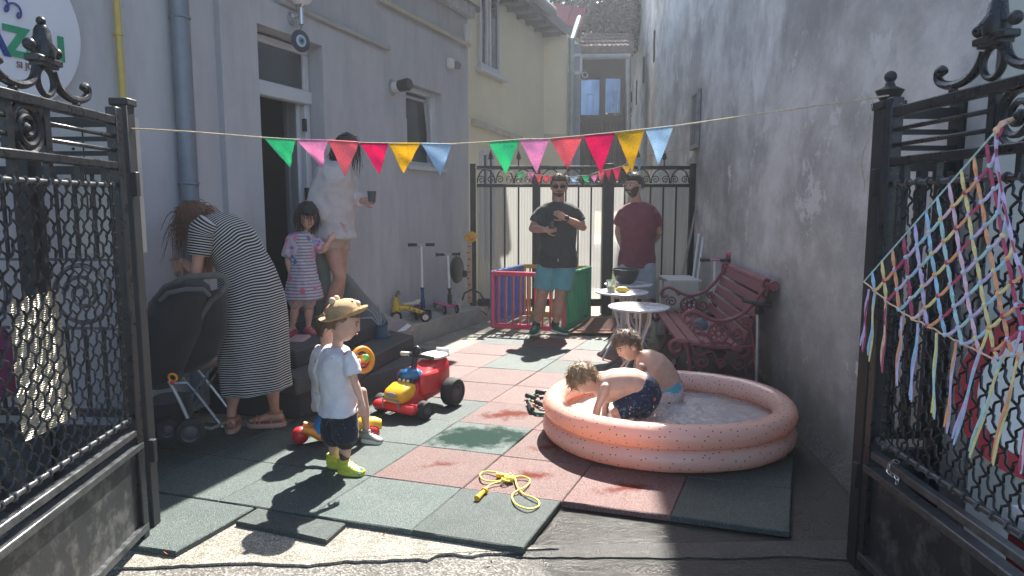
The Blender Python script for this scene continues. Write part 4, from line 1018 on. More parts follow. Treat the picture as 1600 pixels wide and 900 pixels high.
# ---- paddling pool
PC=V((.952,4.14,0)); Rx,Ry=.692,.622
pool=thing('paddling_pool','round peach inflatable paddling pool with small dark dots','paddling pool',PC)
pm_,n_,l_,b_=nodes('peach_vinyl'); 
v=tex(n_,l_,'Voronoi',21); v.voronoi_dimensions='2D'; at_=n_.new('ShaderNodeAttribute'); at_.attribute_name='st'; l_.new(at_.outputs['Vector'],v.inputs['Vector']); v.inputs['Randomness'].default_value=.75; sp=n_.new('ShaderNodeSeparateColor'); l_.new(v.outputs['Color'],sp.inputs[0])
lt=ramp(n_,l_,v.outputs['Distance'],[(.068,1),(.088,0)]); dc=ramp(n_,l_,sp.outputs[1],[(0,(.03,.03,.035)),(.55,(.16,.07,.045)),(.86,(.40,.02,.02))]); dc.color_ramp.interpolation='CONSTANT'
l_.new(mix(n_,l_,lt.outputs[0],(.86,.62,.52),dc.outputs[0]),b_.inputs['Base Color']); b_.inputs['Roughness'].default_value=.22; b_.inputs['Coat Weight'].default_value=.3; b_.inputs['Subsurface Weight'].default_value=.0
trl=n_.new('ShaderNodeBsdfTranslucent'); l_.new(mix(n_,l_,lt.outputs[0],(.95,.50,.30),dc.outputs[0]),trl.inputs[0]); ms=n_.new('ShaderNodeMixShader'); ms.inputs[0].default_value=.34
t=tex(n_,l_,'Noise',7,4); bump(n_,l_,t.outputs[0],.3,.02,b_)
l_.new(b_.outputs[0],ms.inputs[1]); l_.new(trl.outputs[0],ms.inputs[2]); l_.new(ms.outputs[0],n_['Material Output'].inputs[0])
def ring(name,zc,r,off=0):
    mb=MB(); n=144; m=20; vs=[];fs=[]
    for i in range(n):
        a=2*PI*i/n; cx=math.cos(a);sx=math.sin(a)
        seam=max(0,1-abs(((a*9/PI+off)%1)-.5)*9)   # welded seams pinch the tube inwards
        for k in range(m):
            b=2*PI*k/m; cb=math.cos(b); inner=max(0,-cb)
            rr=r*(1-.17*seam*(.25+inner))+.002*noise.noise(V((cx*4,sx*4,b)))
            zz=zc+rr*math.sin(b)*.98; rad=rr*cb
            vs.append(PC+V(((Rx+rad)*cx,(Ry+rad)*sx,zz+.004*math.sin(a*3+off))))
    for i in range(n):
        for k in range(m): fs.append((i*m+k,i*m+(k+1)%m,((i+1)%n)*m+(k+1)%m,((i+1)%n)*m+k))
    mb.add(vs,fs); ob=pb(name,mb,pm_,pool,sharp=180); at=ob.data.attributes.new('st','FLOAT_VECTOR','POINT'); arr=[]
    for i in range(n):
        for k in range(m): arr+=[2*PI*i/n*.65+off*3+zc*9,2*PI*k/m*r,0]
    at.data.foreach_set('vector',arr); return ob
ring('lower_ring',.071,.070,.3); ring('upper_ring',.194,.071,.3)
mb=MB(); mb.lathe([(0,.02),(.5,.022),(.62,.015)],PC,n=48); 
for i,p in enumerate(mb.v): d=p-PC; mb.v[i]=PC+V((d.x*1.1,d.y*.95,d.z))
pb('pool_floor',mb,pm_,pool,sharp=180)
mb=MB(); lab=[]
for i in range(9):
    a=-.62+.30*i/8
    for k in (0,1,2,3,4): b=-.9+.9*k/4; lab.append(PC+V(((Rx+.0685*math.cos(b)+.0006)*math.cos(a),(Ry+.0685*math.cos(b)+.0006)*math.sin(a),.068+.0682*math.sin(b)+.0006)))
mb.add(lab,[(i*5+k,(i+1)*5+k,(i+1)*5+k+1,i*5+k+1) for i in range(8) for k in range(4)]); pb('warning_print',mb,mat('pale_print',(.72,.66,.60),.4,0,.25,40),pool,sharp=180)
wat,n_,l_,b_=nodes('pool_water'); b_.inputs['Base Color'].default_value=(.80,.82,.82,1); b_.inputs['Roughness'].default_value=.06; b_.inputs['Transmission Weight'].default_value=.35; b_.inputs['IOR'].default_value=1.33; b_.inputs['Specular IOR Level'].default_value=1
t=tex(n_,l_,'Noise',26,5); bump(n_,l_,t.outputs[0],1,.012,b_)
trp=n_.new('ShaderNodeBsdfTransparent'); trp.inputs[0].default_value=(.85,.86,.86,1); ms=n_.new('ShaderNodeMixShader'); ms.inputs[0].default_value=.35; l_.new(b_.outputs[0],ms.inputs[1]); l_.new(trp.outputs[0],ms.inputs[2]); l_.new(ms.outputs[0],n_['Material Output'].inputs[0])
mb=MB(); nr,na=44,120; vs=[PC+V((0,0,.125))];fs=[]
for i in range(1,nr+1):
    for k in range(na):
        a=2*PI*k/na; q=i/nr; x=(Rx-.055)*q*math.cos(a); y=(Ry-.055)*q*math.sin(a); ch=math.exp(-((x+.05)**2+(y+.02)**2)/.16)
        vs.append(PC+V((x,y,.125+(.008+.020*ch)*noise.noise(V((x*9,y*9,1)))+(.006+.018*ch)*noise.noise(V((x*26,y*26,4))))))
for k in range(na): fs.append((0,1+k,1+(k+1)%na))
for i in range(nr-1):
    for k in range(na): a=1+i*na; fs.append((a+k,a+na+k,a+na+(k+1)%na,a+(k+1)%na))
mb.add(vs,fs); tag(O(mb,'water',wat,None,180),kind='structure')
rn=random.Random(9); mb=MB()
for k in range(230):
    a=rn.uniform(0,2*PI); q=rn.random()**.7*.42; x=.0+q*math.cos(a);y=-.02+q*math.sin(a); r=rn.uniform(.0012,.0042); p=PC+V((x,y,.135+rn.random()**2*.16)); mb.ball(p,(r,r,r*rn.uniform(1,2.2)),6,4)
tag(O(mb,'water_splash',wat,None,180),kind='stuff')
# ---- hose with fittings beside the pool
hose=thing('garden_hose','green garden hose end with black tap fittings left of the pool','hose',G(838,635))
mb=MB(); hp=[(852,647),(838,646),(829,640),(826,630),(829,620),(837,614),(850,612),(862,610)]
mb.tube([G(a,b,.016) for a,b in hp],.011,10); pb('hose_pipe',mb,plast('hose_green',(.02,.16,.10)),hose)
for a,b in (((824,618),(836,622)),((840,612),(852,614)),((838,628),(852,634)),((826,628),(832,640))):
    mb=MB(); p=G(*a,.03);q_=G(*b,.03); mb.tube([p,p.lerp(q_,.3),p.lerp(q_,.32),q_],[.013,.013,.018,.017],10); mb.ball(p,.02,8,6); pb('fitting',mb,blackp,hose)
mb=MB(); mb.tube([G(843,622,.045),G(850,621,.05)],[.016,.012],10); mb.torus(G(847,640,.03),.018,.006); pb('valve',mb,blackp,hose)
mb=MB(); mb.tube([G(831,632,.035),G(835,634,.035)],.014,10); pb('brass_ring',mb,mat('brass',(.5,.32,.12),.35,.8),hose)
# ---- skipping rope
sr=thing('skipping_rope','yellow skipping rope lying tangled on the front rubber tiles','skipping rope',G(795,760))
loop=[(757,770),(765,758),(785,752),(800,752),(792,743),(775,738),(757,737),(750,742),(756,750),(775,752),(795,748),(815,744),(828,750),(822,760),(806,768),(800,776),(806,788),(825,795),(840,792),(842,784),(832,777),(818,772),(808,760),(805,748),(800,742),(790,741)]
mb=MB(); q_=[G(a,b,.008+.004*(k%3)) for k,(a,b) in enumerate(loop)]
sm=[]
for k in range(len(q_)-1):
    p0=q_[max(0,k-1)];p1=q_[k];p2=q_[k+1];p3=q_[min(len(q_)-1,k+2)]
    for f_ in (0,.25,.5,.75): t=f_; sm.append(.5*((2*p1)+(p2-p0)*t+(2*p0-5*p1+4*p2-p3)*t*t+(-p0+3*p1-3*p2+p3)*t*t*t))
mb.tube(sm,.0045,8); pb('cord',mb,mat('yellow_cord',(.72,.62,.10),.6,0,.1,30),sr)
for a,b in (((758,766),(745,779)),((799,744),(776,743))):
    mb=MB(); p=G(*a,.016);e=G(*b,.014); mb.tube([p,p.lerp(e,.12),p.lerp(e,.18),p.lerp(e,.5),e],[.008,.017,.011,.012,.015],12); pb('handle',mb,yel_p,sr)
    mb=MB(); mb.tube([p,p.lerp(e,.14)],.018,12); pb('grip_collar',mb,org_p,sr)
mb=MB(); mb.ball(G(797,748,.02),(.022,.02,.016)); mb.torus(G(795,745,.022),.018,.006); mb.torus(G(790,750,.02),.02,.005,(.3,.2,1)); pb('knot',mb,MATS['yellow_cord'],sr)
# ---- ride-on car
F0=G(598,642);F1=G(662,655); ax=(F1-F0); fw=V((ax.y,-ax.x,0)).normalized(); 
if fw.y>0: fw=-fw
C0=(F0+F1)/2
m=frame(C0-fw*.19,fw)   # local origin halfway between axles
rc=thing('ride_on_car','red ride on toy car with yellow bonnet and white seat','ride-on toy',C0-fw*.19)
mb=MB(m)
def sec(y,w_,z0,z1,ex=3): return (V((0,y,(z0+z1)/2)),(1,0,0),w_/2,(0,0,1),(z1-z0)/2)
mb.loft([sec(-.25,.10,.16,.30),sec(-.23,.17,.10,.33),sec(-.13,.22,.08,.33),sec(-.02,.22,.07,.30),sec(.06,.19,.06,.24),sec(.14,.18,.05,.22),sec(.20,.17,.05,.16),sec(.24,.16,.05,.11)],20,ex=3.6)
mb.box((0,.25,.075),(.36,.11,.06),None,.02); mb.box((0,.15,.07),(.20,.20,.05),None,.02)
mb.box((.10,.02,.20),(.04,.2,.16),None,.02); mb.box((-.10,.02,.20),(.04,.2,.16),None,.02)
pb('body',mb,red_p,rc)
mb=MB(m); mb.loft([sec(.15,.17,.12,.225),sec(.20,.18,.11,.225),sec(.27,.17,.10,.20),sec(.29,.15,.11,.18)],20,ex=4); pb('bonnet',mb,yel_p,rc)
mb=MB(m); mb.tube([(-.075,.285,.075),(-.07,.31,.085),(-.065,.312,.135),(.065,.312,.135),(.07,.31,.085),(.075,.285,.075)],.007,8); pb('bumper_bar',mb,mat('grey_plastic',(.22,.23,.25),.4),rc)
mb=MB(m); mb.loft([(V((0,.30,.165)),(1,0,0),.05,(0,0,1),.018),(V((0,.305,.165)),(1,0,0),.045,(0,0,1),.015)],16); pb('grille_badge',mb,MATS['grey_plastic'],rc)
mb=MB(m); mb.loft([(V((0,-.16,.335)),(1,0,0),.085,(0,1,0),.10),(V((0,-.16,.35)),(1,0,0),.09,(0,1,0),.105),(V((0,-.16,.36)),(1,0,0),.075,(0,1,0),.09)],24,ex=2.6); mb.loft([(V((0,-.255,.33)),(1,0,0),.07,(0,1,0),.02),(V((0,-.262,.38)),(1,0,0),.055,(0,1,0),.015)],16); pb('seat',mb,plast('white_seat',(.78,.77,.74)),rc)
mb=MB(m); mb.ball((0,.10,.265),(.088,.075,.045),16,8); mb.box((0,.15,.26),(.15,.02,.03),None,.01); pb('dashboard',mb,plast('blue_visor',(.02,.13,.30)),rc)
# face of the little figure as plain dark and pale discs
mb=MB(m)
for x,z,r_ in ((-.035,.235,.012),(.0,.235,.012),(.035,.235,.012),(-.028,.195,.016),(.028,.195,.016),(0,.18,.022)): mb.ball((x,.172+(.01 if z<.2 else 0),z),(r_,.012,r_),10,6)
pb('dial',mb,plast('cream_dial',(.72,.62,.50)),rc)
mb=MB(m); mb.box((0,.150,.215),(.14,.03,.085),None,.012); pb('instrument_panel',mb,blackp,rc)
mb=MB(m); mb.tube([(0,.07,.27),(0,.05,.36),(0,.045,.40)],[.022,.018,.016],10); mb.tube([(-.145,.03,.375),(-.06,.05,.385),(.06,.05,.385),(.145,.03,.375)],.014,10); mb.ball((0,.03,.41),(.035,.025,.04)); 
pb('handlebar',mb,blackp,rc)
mb=MB(m); mb.tube([(.04,.052,.389),(.13,.035,.380)],.0165,10); pb('grip',mb,plast('pale_grip',(.70,.70,.55)),rc)
def wheel(M_,c,r,w_,parent,rim=None,name='wheel'):
    mb=MB(M_); mb.lathe([(r*.62,-w_/2),(r*.9,-w_/2),(r,-w_*.36),(r,w_*.36),(r*.9,w_/2),(r*.62,w_/2)],c,(1,0,0),28)
    wl=O(mb,name,rubberb,parent); 
    mb=MB(M_); mb.lathe([(0,-w_*.40),(r*.3,-w_*.42),(r*.5,-w_*.28),(r*.64,-w_*.45),(r*.64,w_*.45),(r*.5,w_*.28),(r*.3,w_*.42),(0,w_*.40)],c,(1,0,0),24); O(mb,'rim',rim or mat('dark_rim',(.05,.05,.055),.4),wl); return wl
for sx in (-1,1):
    wheel(m,(sx*.185,.19,.062),.062,.062,rc); wheel(m,(sx*.155,-.17,.10),.10,.085,rc)
mb=MB(m); mb.tube([(-.16,-.17,.09),(.16,-.17,.09)],.012,8); mb.tube([(-.18,.19,.062),(.18,.19,.062)],.010,8); mb.tube([(.12,-.28,.14),(.17,-.33,.15)],[.014,.018],8); pb('axle',mb,MATS['grey_plastic'],rc,kind=None)
# ---- ride-on toy under the seated child (blue saddle, yellow frame, red ball wheels)
m=frame(G(520,700)+V((0,.12,0)),(.97,.25,0))
rt=thing('ride_on_toy','blue and yellow ride on toy with red ball wheels under the seated child','ride-on toy',m.translation)
mb=MB(m); mb.ball((0.0,-.215,.055),.052,18,12); pb('ball_wheel',mb,red_p,rt)
for c in ((.03,.20,.05),(-.03,.215,.075)): mb=MB(m); mb.ball(c,.048,18,12); pb('ball_wheel',mb,red_p,rt)
mb=MB(m); 
for sx in (-.045,.045): mb.tube([(sx,-.20,.105),(sx,-.15,.085),(sx,-.10,.05),(sx,-.05,.035),(sx*.8,.03,.11)],[.02,.026,.026,.024,.02],10)
mb.tube([(0,.02,.12),(0,.08,.06),(0,.10,.03)],[.03,.03,.028],10); pb('frame',mb,org_p,rt)
mb=MB(m); mb.loft([(V((0,-.075,.07)),(1,0,0),.07,(0,1,0),.085),(V((0,-.06,.12)),(1,0,0),.065,(0,1,0),.075),(V((0,-.05,.17)),(1,0,0),.055,(0,1,0),.06),(V((0,-.05,.205)),(1,0,0),.06,(0,1,0),.055)],18,ex=3); pb('saddle',mb,plast('bright_blue',(.01,.22,.55)),rt)
mb=MB(m); mb.ball((0,-.08,.225),(.055,.05,.055)); pb('back_rest',mb,org_p,rt)
mb=MB(m); mb.loft([(V((0,.10,.09)),(1,0,0),.035,(0,0,1),.03),(V((0,.13,.09)),(1,0,0),.048,(0,0,1),.044),(V((0,.22,.09)),(1,0,0),.048,(0,0,1),.044),(V((0,.26,.085)),(1,0,0),.03,(0,0,1),.03)],16); mb.tube([(0,.10,.09),(0,.0,.13)],.03,10); pb('nose_tube',mb,yel_p,rt)
# toy steering wheel held by the seated child
sw=thing('toy_steering_wheel','orange toy steering wheel with green and white buttons held by the seated child','toy',P(567,562,3.95))
c=P(567,562,3.95); nn=V((.75,-.62,.25)).normalized()
mb=MB(); mb.torus(c,.066,.016,nn,28,10); a=nn.cross(UZ).normalized(); b=a.cross(nn); mb.beam(c-a*.06,c+a*.06,.022,.035,up=b); mb.ball(c-nn*.0,(.035,.035,.035)); pb('rim',mb,org_p,sw)
mb=MB(); mb.ball(c+nn*.03+b*.01,(.022,.016,.02)); pb('button',mb,plast('lime',(.15,.55,.08)),sw)
mb=MB(); mb.ball(c+nn*.028-b*.03+a*.02,(.016,.012,.012)); pb('button',mb,red_p,sw); mb=MB(); mb.ball(c+nn*.02+a*.045-b*.01,(.012,.012,.022)); pb('button',mb,whitep,sw)
# ---- toddler's yellow trike, scooters on the ledge
LZ=.18
def scoot_frame(px,y,fwd): p=P(px,400,y); return frame((p.x,y,LZ),fwd)
m=scoot_frame(640,7.25,(-.98,-.2,0)); tk=thing('giraffe_trike','yellow spotted toddler trike with pale saddle on the ledge','trike',m.translation)
spot=mat('yellow_spotted',(.78,.50,.04),.4); sm_,n_,l_,b_=nodes('spotted_yellow'); bl=blobs(26,.22,[(.10,.05,.02)])(n_,l_,ramp(n_,l_,tex(n_,l_,'Noise',5).outputs[0],[(.3,(.75,.48,.03)),(.7,(.80,.53,.05))]).outputs[0]); l_.new(bl,b_.inputs['Base Color']); b_.inputs['Roughness'].default_value=.35
mb=MB(m); mb.tube([(0,.13,.13),(0,.06,.155),(0,-.04,.12),(0,-.14,.08)],[.030,.028,.024,.022],12); mb.tube([(0,.155,.10),(0,.15,.16),(0,.145,.26)],[.045,.038,.026],12); pb('frame',mb,sm_,tk)
mb=MB(m); mb.loft([(V((0,y,z)),(1,0,0),w_,(0,0,1),h) for y,z,w_,h in ((.085,.19,.01,.008),(.05,.187,.035,.012),(-.03,.19,.045,.018),(-.07,.205,.06,.024),(-.105,.22,.03,.015))],14); pb('saddle',mb,mat('cream_saddle',(.66,.62,.52),.5),tk)
mb=MB(m); mb.tube([(0,.145,.26),(0,.14,.30)],.012,8); mb.tube([(-.07,.12,.305),(0,.14,.305),(.07,.12,.305)],.012,8); mb.tube([(-.075,.118,.305),(-.045,.128,.305)],.017,8); mb.tube([(.075,.118,.305),(.045,.128,.305)],.017,8); pb('handlebar',mb,mat('olive_grip',(.20,.20,.12),.5),tk)
crim=mat('cream_rim',(.62,.50,.46),.5)
for c in ((-.03,.15,.055),(.03,.15,.055)): wheel(m,c,.058,.03,tk,crim)
for c in ((-.075,-.15,.05),(.075,-.15,.05)): wheel(m,c,.052,.03,tk,crim)
def scooter(px,y,fwd,H_,label,deckc,tube_m,low_m,wr=.055,z0=LZ,lean=0,grip=None,loc=None):
    m=scoot_frame(px,y,fwd) if loc is None else frame(loc,fwd); t=thing('kick_scooter',label,'scooter',m.translation)
    mb=MB(m); mb.tube([(0,.26,.10),(0,.235,H_*.42)],.017,10); mb.box((0,.245,.16),(.05,.035,.12),None,.01); mb.torus((0,.235,H_*.42),.018,.008); pb('lower_stem',mb,low_m,t)
    mb=MB(m); mb.tube([(0,.235,H_*.42),(0,.20,H_-.01)],.013,10); pb('upper_stem',mb,whitep,t)
    mb=MB(m); mb.tube([(-.13,.20,H_),(.13,.20,H_)],.010,8); pb('handlebar',mb,tube_m,t)
    for sx in(-1,1): mb=MB(m); mb.tube([(sx*.045,.20,H_),(sx*.135,.20,H_)],[.016,.017],10); mb.tube([(sx*.135,.20,H_),(sx*.142,.20,H_)],.021,10); pb('grip',mb,grip or blackp,t)
    mb=MB(m); mb.loft([(V((0,y_,.075)),(1,0,0),w_,(0,0,1),.012) for y_,w_ in ((.22,.03),(.16,.05),(-.16,.055),(-.24,.03))],12,ex=4); mb.box((0,.25,.09),(.14,.05,.04),None,.015); pb('deck',mb,deckc,t)
    for c in ((-.075,.27,wr),(.075,.27,wr),(0,-.25,wr*.8)): wheel(m,c,wr if c[1]>0 else wr*.8,.024,t,MATS['grey_plastic'])
    return t
navyt=mat('navy_tube',(.03,.06,.16),.35,.3); pinkp=plast('pink_plastic',(.55,.10,.28))
scooter(655,7.62,(.25,-.97,0),.80,'kick scooter with blue stem and tall black grips on the ledge',blackp,alu,navyt)
scooter(690,7.98,(.45,-.9,0),.67,'kick scooter with black stem and pink deck nearer the fence',pinkp,alu,blackp,.05)
pk=V((1.80,6.15,0)); pk=P(1118,404,6.9); scooter(0,0,(-.3,-.95,0),pk.z,'pink handled kick scooter standing behind the far end of the bench',pinkp,mat('rose_tube',(.45,.22,.25),.35,.4),alu,.06,loc=V((pk.x,6.9,0)),grip=mat('dark_grip',(.04,.03,.035),.6))
mb=MB(); a=P(1132,404,6.75); mb.tube([P(1127,430,6.75),P(1131,408,6.75),P(1140,398,6.7)],.014,8); mb.ball(P(1140,398,6.7),.035); mb.tube([P(1120,405,6.75),P(1143,409,6.72)],.014,8); tag(O(mb,'handlebar_bundle',plast('rose_plastic',(.50,.08,.12))),'rose coloured handlebar end resting behind the bench backrest','handlebar')
# black round wall fan/mirror
cd=P(714.5,421,8.25); nn=V((.90,-.43,.05)).normalized(); dk=thing('round_black_disc','round black disc on a short bracket beside the height chart','disc',cd)
mb=MB(); mb.lathe([(0,.02),(.08,.018),(.15,.008),(.162,0),(.165,-.008),(.15,-.014),(0,-.014)],cd,nn,36); pb('disc',mb,mat('disc_black',(.025,.028,.028),.35),dk)
mb=MB(); mb.tube([cd-nn*.01,P(726,428,8.4)],.02,8); mb.box(P(727,428,8.4),(.05,.05,.08),None,.01); pb('bracket',mb,blackp,dk)
hc=thing('height_chart','pale orange height chart post with a yellow lion head on top','height chart',P(734,470,8.6))
mb=MB(); a=P(729.5,378,8.62);b=P(738,474,8.62); mb.box(((a.x+b.x)/2,8.62,(a.z+b.z)/2),(b.x-a.x,.02,a.z-b.z),None,.003); pb('board',mb,mat('chart_orange',(.55,.36,.24),.6,0,.12,12),hc)
for k in range(9):
    mb=MB(); p=P(731.5 if k%2 else 733.5,385+k*10,8.605); mb.box(p,(.03,.004,.012)); pb('tick_mark',mb,mat('chart_brown',(.20,.06,.04),.6),hc)
mb=MB()
for k in range(9): an=2*PI*k/9; mb.ball(P(737,370,8.58)+V((.045*math.cos(an),0,.045*math.sin(an))),(.024,.014,.024),10,6)
mb.ball(P(730,372,8.58),(.04,.014,.035),10,6); pb('lion_mane',mb,yel_p,hc)
mb=MB(); mb.ball(P(737,370,8.56),(.038,.014,.036),12,8); pb('lion_face',mb,org_p,hc)
# tyre/cable and small white bucket near the fence foot
mb=MB(); mb.lathe([(0,0),(.035,0),(.05,.10),(.046,.10),(.033,.006),(0,.006)],V((P(716,478,8.15).x,8.15,LZ)),n=16); tag(O(mb,'small_bucket',mat('off_white',(.55,.52,.48),.5)),'small off white cup standing on the end of the ledge','cup')
mb=MB(); cp_=[(722,470),(726,458),(738,452),(750,458),(757,470),(765,480),(760,492),(745,480),(735,473)]
mb.tube([P(a,b,8.35) for a,b in cp_],.011,8); tag(O(mb,'black_cable',blackp),'loop of thick black cable by the fence foot','cable')
# sack, pot with stalks, board
sack=MB(); yk=6.45
S=[(541,428,3,2),(544,436,7,5),(550,455,17,9),(560,480,30,13),(568,505,40,16),(572,524,42,17)]
sack.loft([(P(a,b,yk-.0),(1,0,0),w_/FP*yk,(0,1,0),d_/FP*yk) for a,b,w_,d_ in S],22)
voxel(sack,'canvas_sack',fabric('grey_canvas',(.24,.25,.22)),None,.012,3,(.012,9),None,org=P(560,524,yk)) if False else None
sk=O(sack,'canvas_sack',fabric('grey_canvas',(.24,.25,.22)),sharp=180); tag(sk,'slumped grey green canvas sack leaning on the wall behind the toddler','sack')
pot=thing('blue_pot','small blue pot with pale blue bent stalks standing on the upper step','plant pot',P(597,527,5.7))
base=V((P(597,527,5.75).x,5.75,.295)); mb=MB(); mb.lathe([(0,0),(.072,0),(.075,.02),(.058,.022),(.055,.10),(.062,.115),(.05,.115),(.045,.03),(0,.03)],base,n=20); pb('pot',mb,plast('slate_blue',(.05,.11,.17)),pot)
stm=mat('pale_blue_stalk',(.32,.40,.46),.5)
for (a,b,h) in ((565,478,.0),(580,480,.0),(562,497,.0),(612,500,0),(590,475,0)):
    e=P(a,b,5.65); mb=MB(); s_=base+V((0,0,.08)); mb.tube([s_,s_.lerp(e,.45)+V((0,0,.05)),e],[.007,.006,.004],7); pb('stalk',mb,stm,pot)
bd=thing('toy_board','mauve curved toy board with a white end lying on the ledge','board',P(625,510,6.0))
q0,q1,q2,q3=G(598,492,.38),G(622,495,.36),G(646,508,.20),G(612,523,.20)
mb=MB(); n=10; vs=[]; fs=[]
L0=[P(598,490,6.5),P(607,503,6.4),P(600,517,6.2),P(613,522,6.15)]; 
ctr=[(P(597,488,6.6),P(606,503,6.3)),(P(612,495,6.55),P(606,511,6.25)),(P(628,499,6.5),P(608,519,6.2)),(P(641,503,6.45),P(616,522,6.15)),(P(645,508,6.4),P(630,520,6.15)),(P(646,511,6.36),P(640,516,6.25))]
for a,b in ctr: vs+=[a,b]
k=len(vs); vs+=[p-V((0,0,.025)) for p in vs]
for i in range(len(ctr)-1): fs.append((2*i,2*i+2,2*i+3,2*i+1)); fs.append((k+2*i,k+2*i+1,k+2*i+3,k+2*i+2)); fs.append((2*i,2*i+2,k+2*i+2,k+2*i)); fs.append((2*i+1,2*i+3,k+2*i+3,k+2*i+1))
fs+=[(0,1,k+1,k),(2*len(ctr)-2,2*len(ctr)-1,k+2*len(ctr)-1,k+2*len(ctr)-2)]
mb.add(vs,fs); pb('board_shell',mb,mat('mauve_board',(.28,.22,.22),.5,0,.1,8),bd,sharp=60)
mb=MB(); a,b=ctr[3];c,d=ctr[4]; mb.quad(a.lerp(b,.15)+UZ*.004,c.lerp(d,.15)+UZ*.004,c.lerp(d,.8)+UZ*.004,a.lerp(b,.85)+UZ*.004); pb('white_patch',mb,whitep,bd)
# ---- playpen
A_=G(768,513);B_=G(883,519);C_=G(921,498);D_=A_+(C_-B_); PH=.66
pp=thing('playpen','square plastic playpen with red, green, blue and yellow slatted sides','playpen',(A_+C_)/2)
for nm,a,b,m_,n in (('front_panel',A_,B_,plast('pen_red',(.70,.07,.13)),10),('right_panel',B_,C_,plast('pen_green',(.01,.30,.15)),9),('left_panel',D_,A_,plast('pen_blue',(.09,.20,.52)),9),('rear_panel',C_,D_,plast('pen_yellow',(.60,.36,.06)),9)):
    fr=MB(); d=(b-a).normalized()
    fr.beam(a+UZ*(PH-.025),b+UZ*(PH-.025),.045,.05,bev=.012); fr.beam(a+UZ*.035,b+UZ*.035,.045,.06,bev=.012)
    for e in (a,b): fr.beam(e+d*(.02 if e is a else -.02)+UZ*.01,e+d*(.02 if e is a else -.02)+UZ*(PH-.01),.04,.045,bev=.01)
    f_=O(fr,nm,m_,pp)
    for k in range(1,n): p=a.lerp(b,k/n); mb=MB(); mb.beam(p+UZ*.06,p+UZ*(PH-.045),.016,.045,up=d.cross(UZ),bev=.005); O(mb,'slat',m_,f_)
# ---- brown mat
mb=MB(); q_=[G(888,521,.002),G(1004,522,.002),G(1000,499,.002),G(922,497,.002)]; mb.prism(q_,(0,0,.008)); tag(O(mb,'door_mat',mat('brown_mat',(.13,.06,.04),.95,0,.3,20,.8,300,.003)),'brown coir mat between the playpen and the round tables','mat')
# ---- round tables
whm=mat('white_metal',(.62,.60,.58),.4,.1,.1,12); topm=mat('marbled_top',(.70,.71,.74),.25,0,.12,5,coat=.3,dirt=((.40,.42,.50),7,.60))
def rtable(cpx,row,y,h,r,label):
    z=P(cpx,row,y).z; x=P(cpx,row,y).x; t=thing('round_table',label,'table',(x,y,0),'small round white tables')
    mb=MB(); mb.lathe([(0,z-.018),(r-.01,z-.018),(r,z-.012),(r,z-.003),(r-.006,z),(0,z)],(x,y,0),n=48); pb('table_top',mb,topm,t)
    mb=MB(); mb.torus((x,y,z-.03),r*.55,.008,n=32); pb('top_ring',mb,whm,t)
    for k in range(6):
        a=2*PI*k/6+.5; c,s=math.cos(a),math.sin(a); mb=MB()
        pr=[(r*.42,z-.02),(r*.40,z*.80),(r*.22,z*.62),(r*.14,z*.5),(r*.22,z*.36),(r*.55,z*.18),(r*.80,z*.04),(r*.85,.0)]
        mb.tube([(x+q*c,y+q*s,w_) for q,w_ in pr],.0095,8); pb('leg',mb,whm,t)
    mb=MB(); mb.torus((x,y,z*.5),r*.14,.008,n=20); pb('leg_collar',mb,whm,t)
    return x,y,z
rtable(998,478,5.4,.62,.240,'nearest round white table with a bare marbled top')
tx,ty,tz=rtable(972,455,6.3,.62,.242,'middle round white table carrying the cup and the yellow fruit')
bx_,by_,bz=rtable(982,443,6.9,.62,.242,'rear round white table carrying the black bowl')
bw=thing('black_bowl','black mixing bowl standing on the rear round table','bowl',(bx_-.02,by_,bz)); c=V((P(978,443,by_).x,by_,bz))
mb=MB(); mb.lathe([(0,0),(.06,0),(.10,.04),(.128,.10),(.135,.145),(.13,.145),(.12,.10),(.09,.05),(0,.012)],c,n=32); pb('bowl_shell',mb,mat('bowl_black',(.03,.03,.032),.3),bw)
mb=MB(); mb.torus(c+V((0,0,.145)),.133,.005,n=36); pb('bowl_rim',mb,mat('bowl_rim',(.15,.15,.15),.3),bw)
c=V((P(955,452,ty-.05).x,ty-.05,tz)); cu=thing('plastic_cup','clear plastic cup with a lime straw on the middle round table','cup',c)
clear=mat('clear_plastic',(.85,.9,.88),.08,trans=.8); mb=MB(); mb.lathe([(0,0),(.035,0),(.048,.11),(.045,.11),(.033,.006),(0,.006)],c,n=20); pb('cup_shell',mb,clear,cu)
mb=MB(); mb.lathe([(0,.004),(.034,.006),(.040,.055),(0,.055)],c,n=16); pb('drink',mb,mat('pale_drink',(.55,.60,.35),.2),cu)
mb=MB(); mb.tube([c+V((0,0,.02)),c+V((.012,0,.19))],.005,8); pb('straw',mb,plast('lime_straw',(.35,.6,.05)),cu)
c=V((P(969,452,ty).x,ty-.10,tz)); mb=MB(); mb.tube([c+V((-.055,0,.022)),c+V((-.03,0,.028)),c+V((.03,0,.026)),c+V((.065,.01,.018))],[.012,.026,.026,.01],12); tag(O(mb,'banana',mat('banana_yellow',(.72,.50,.06),.5,0,.15,18)),'short yellow fruit lying on the middle table','fruit')
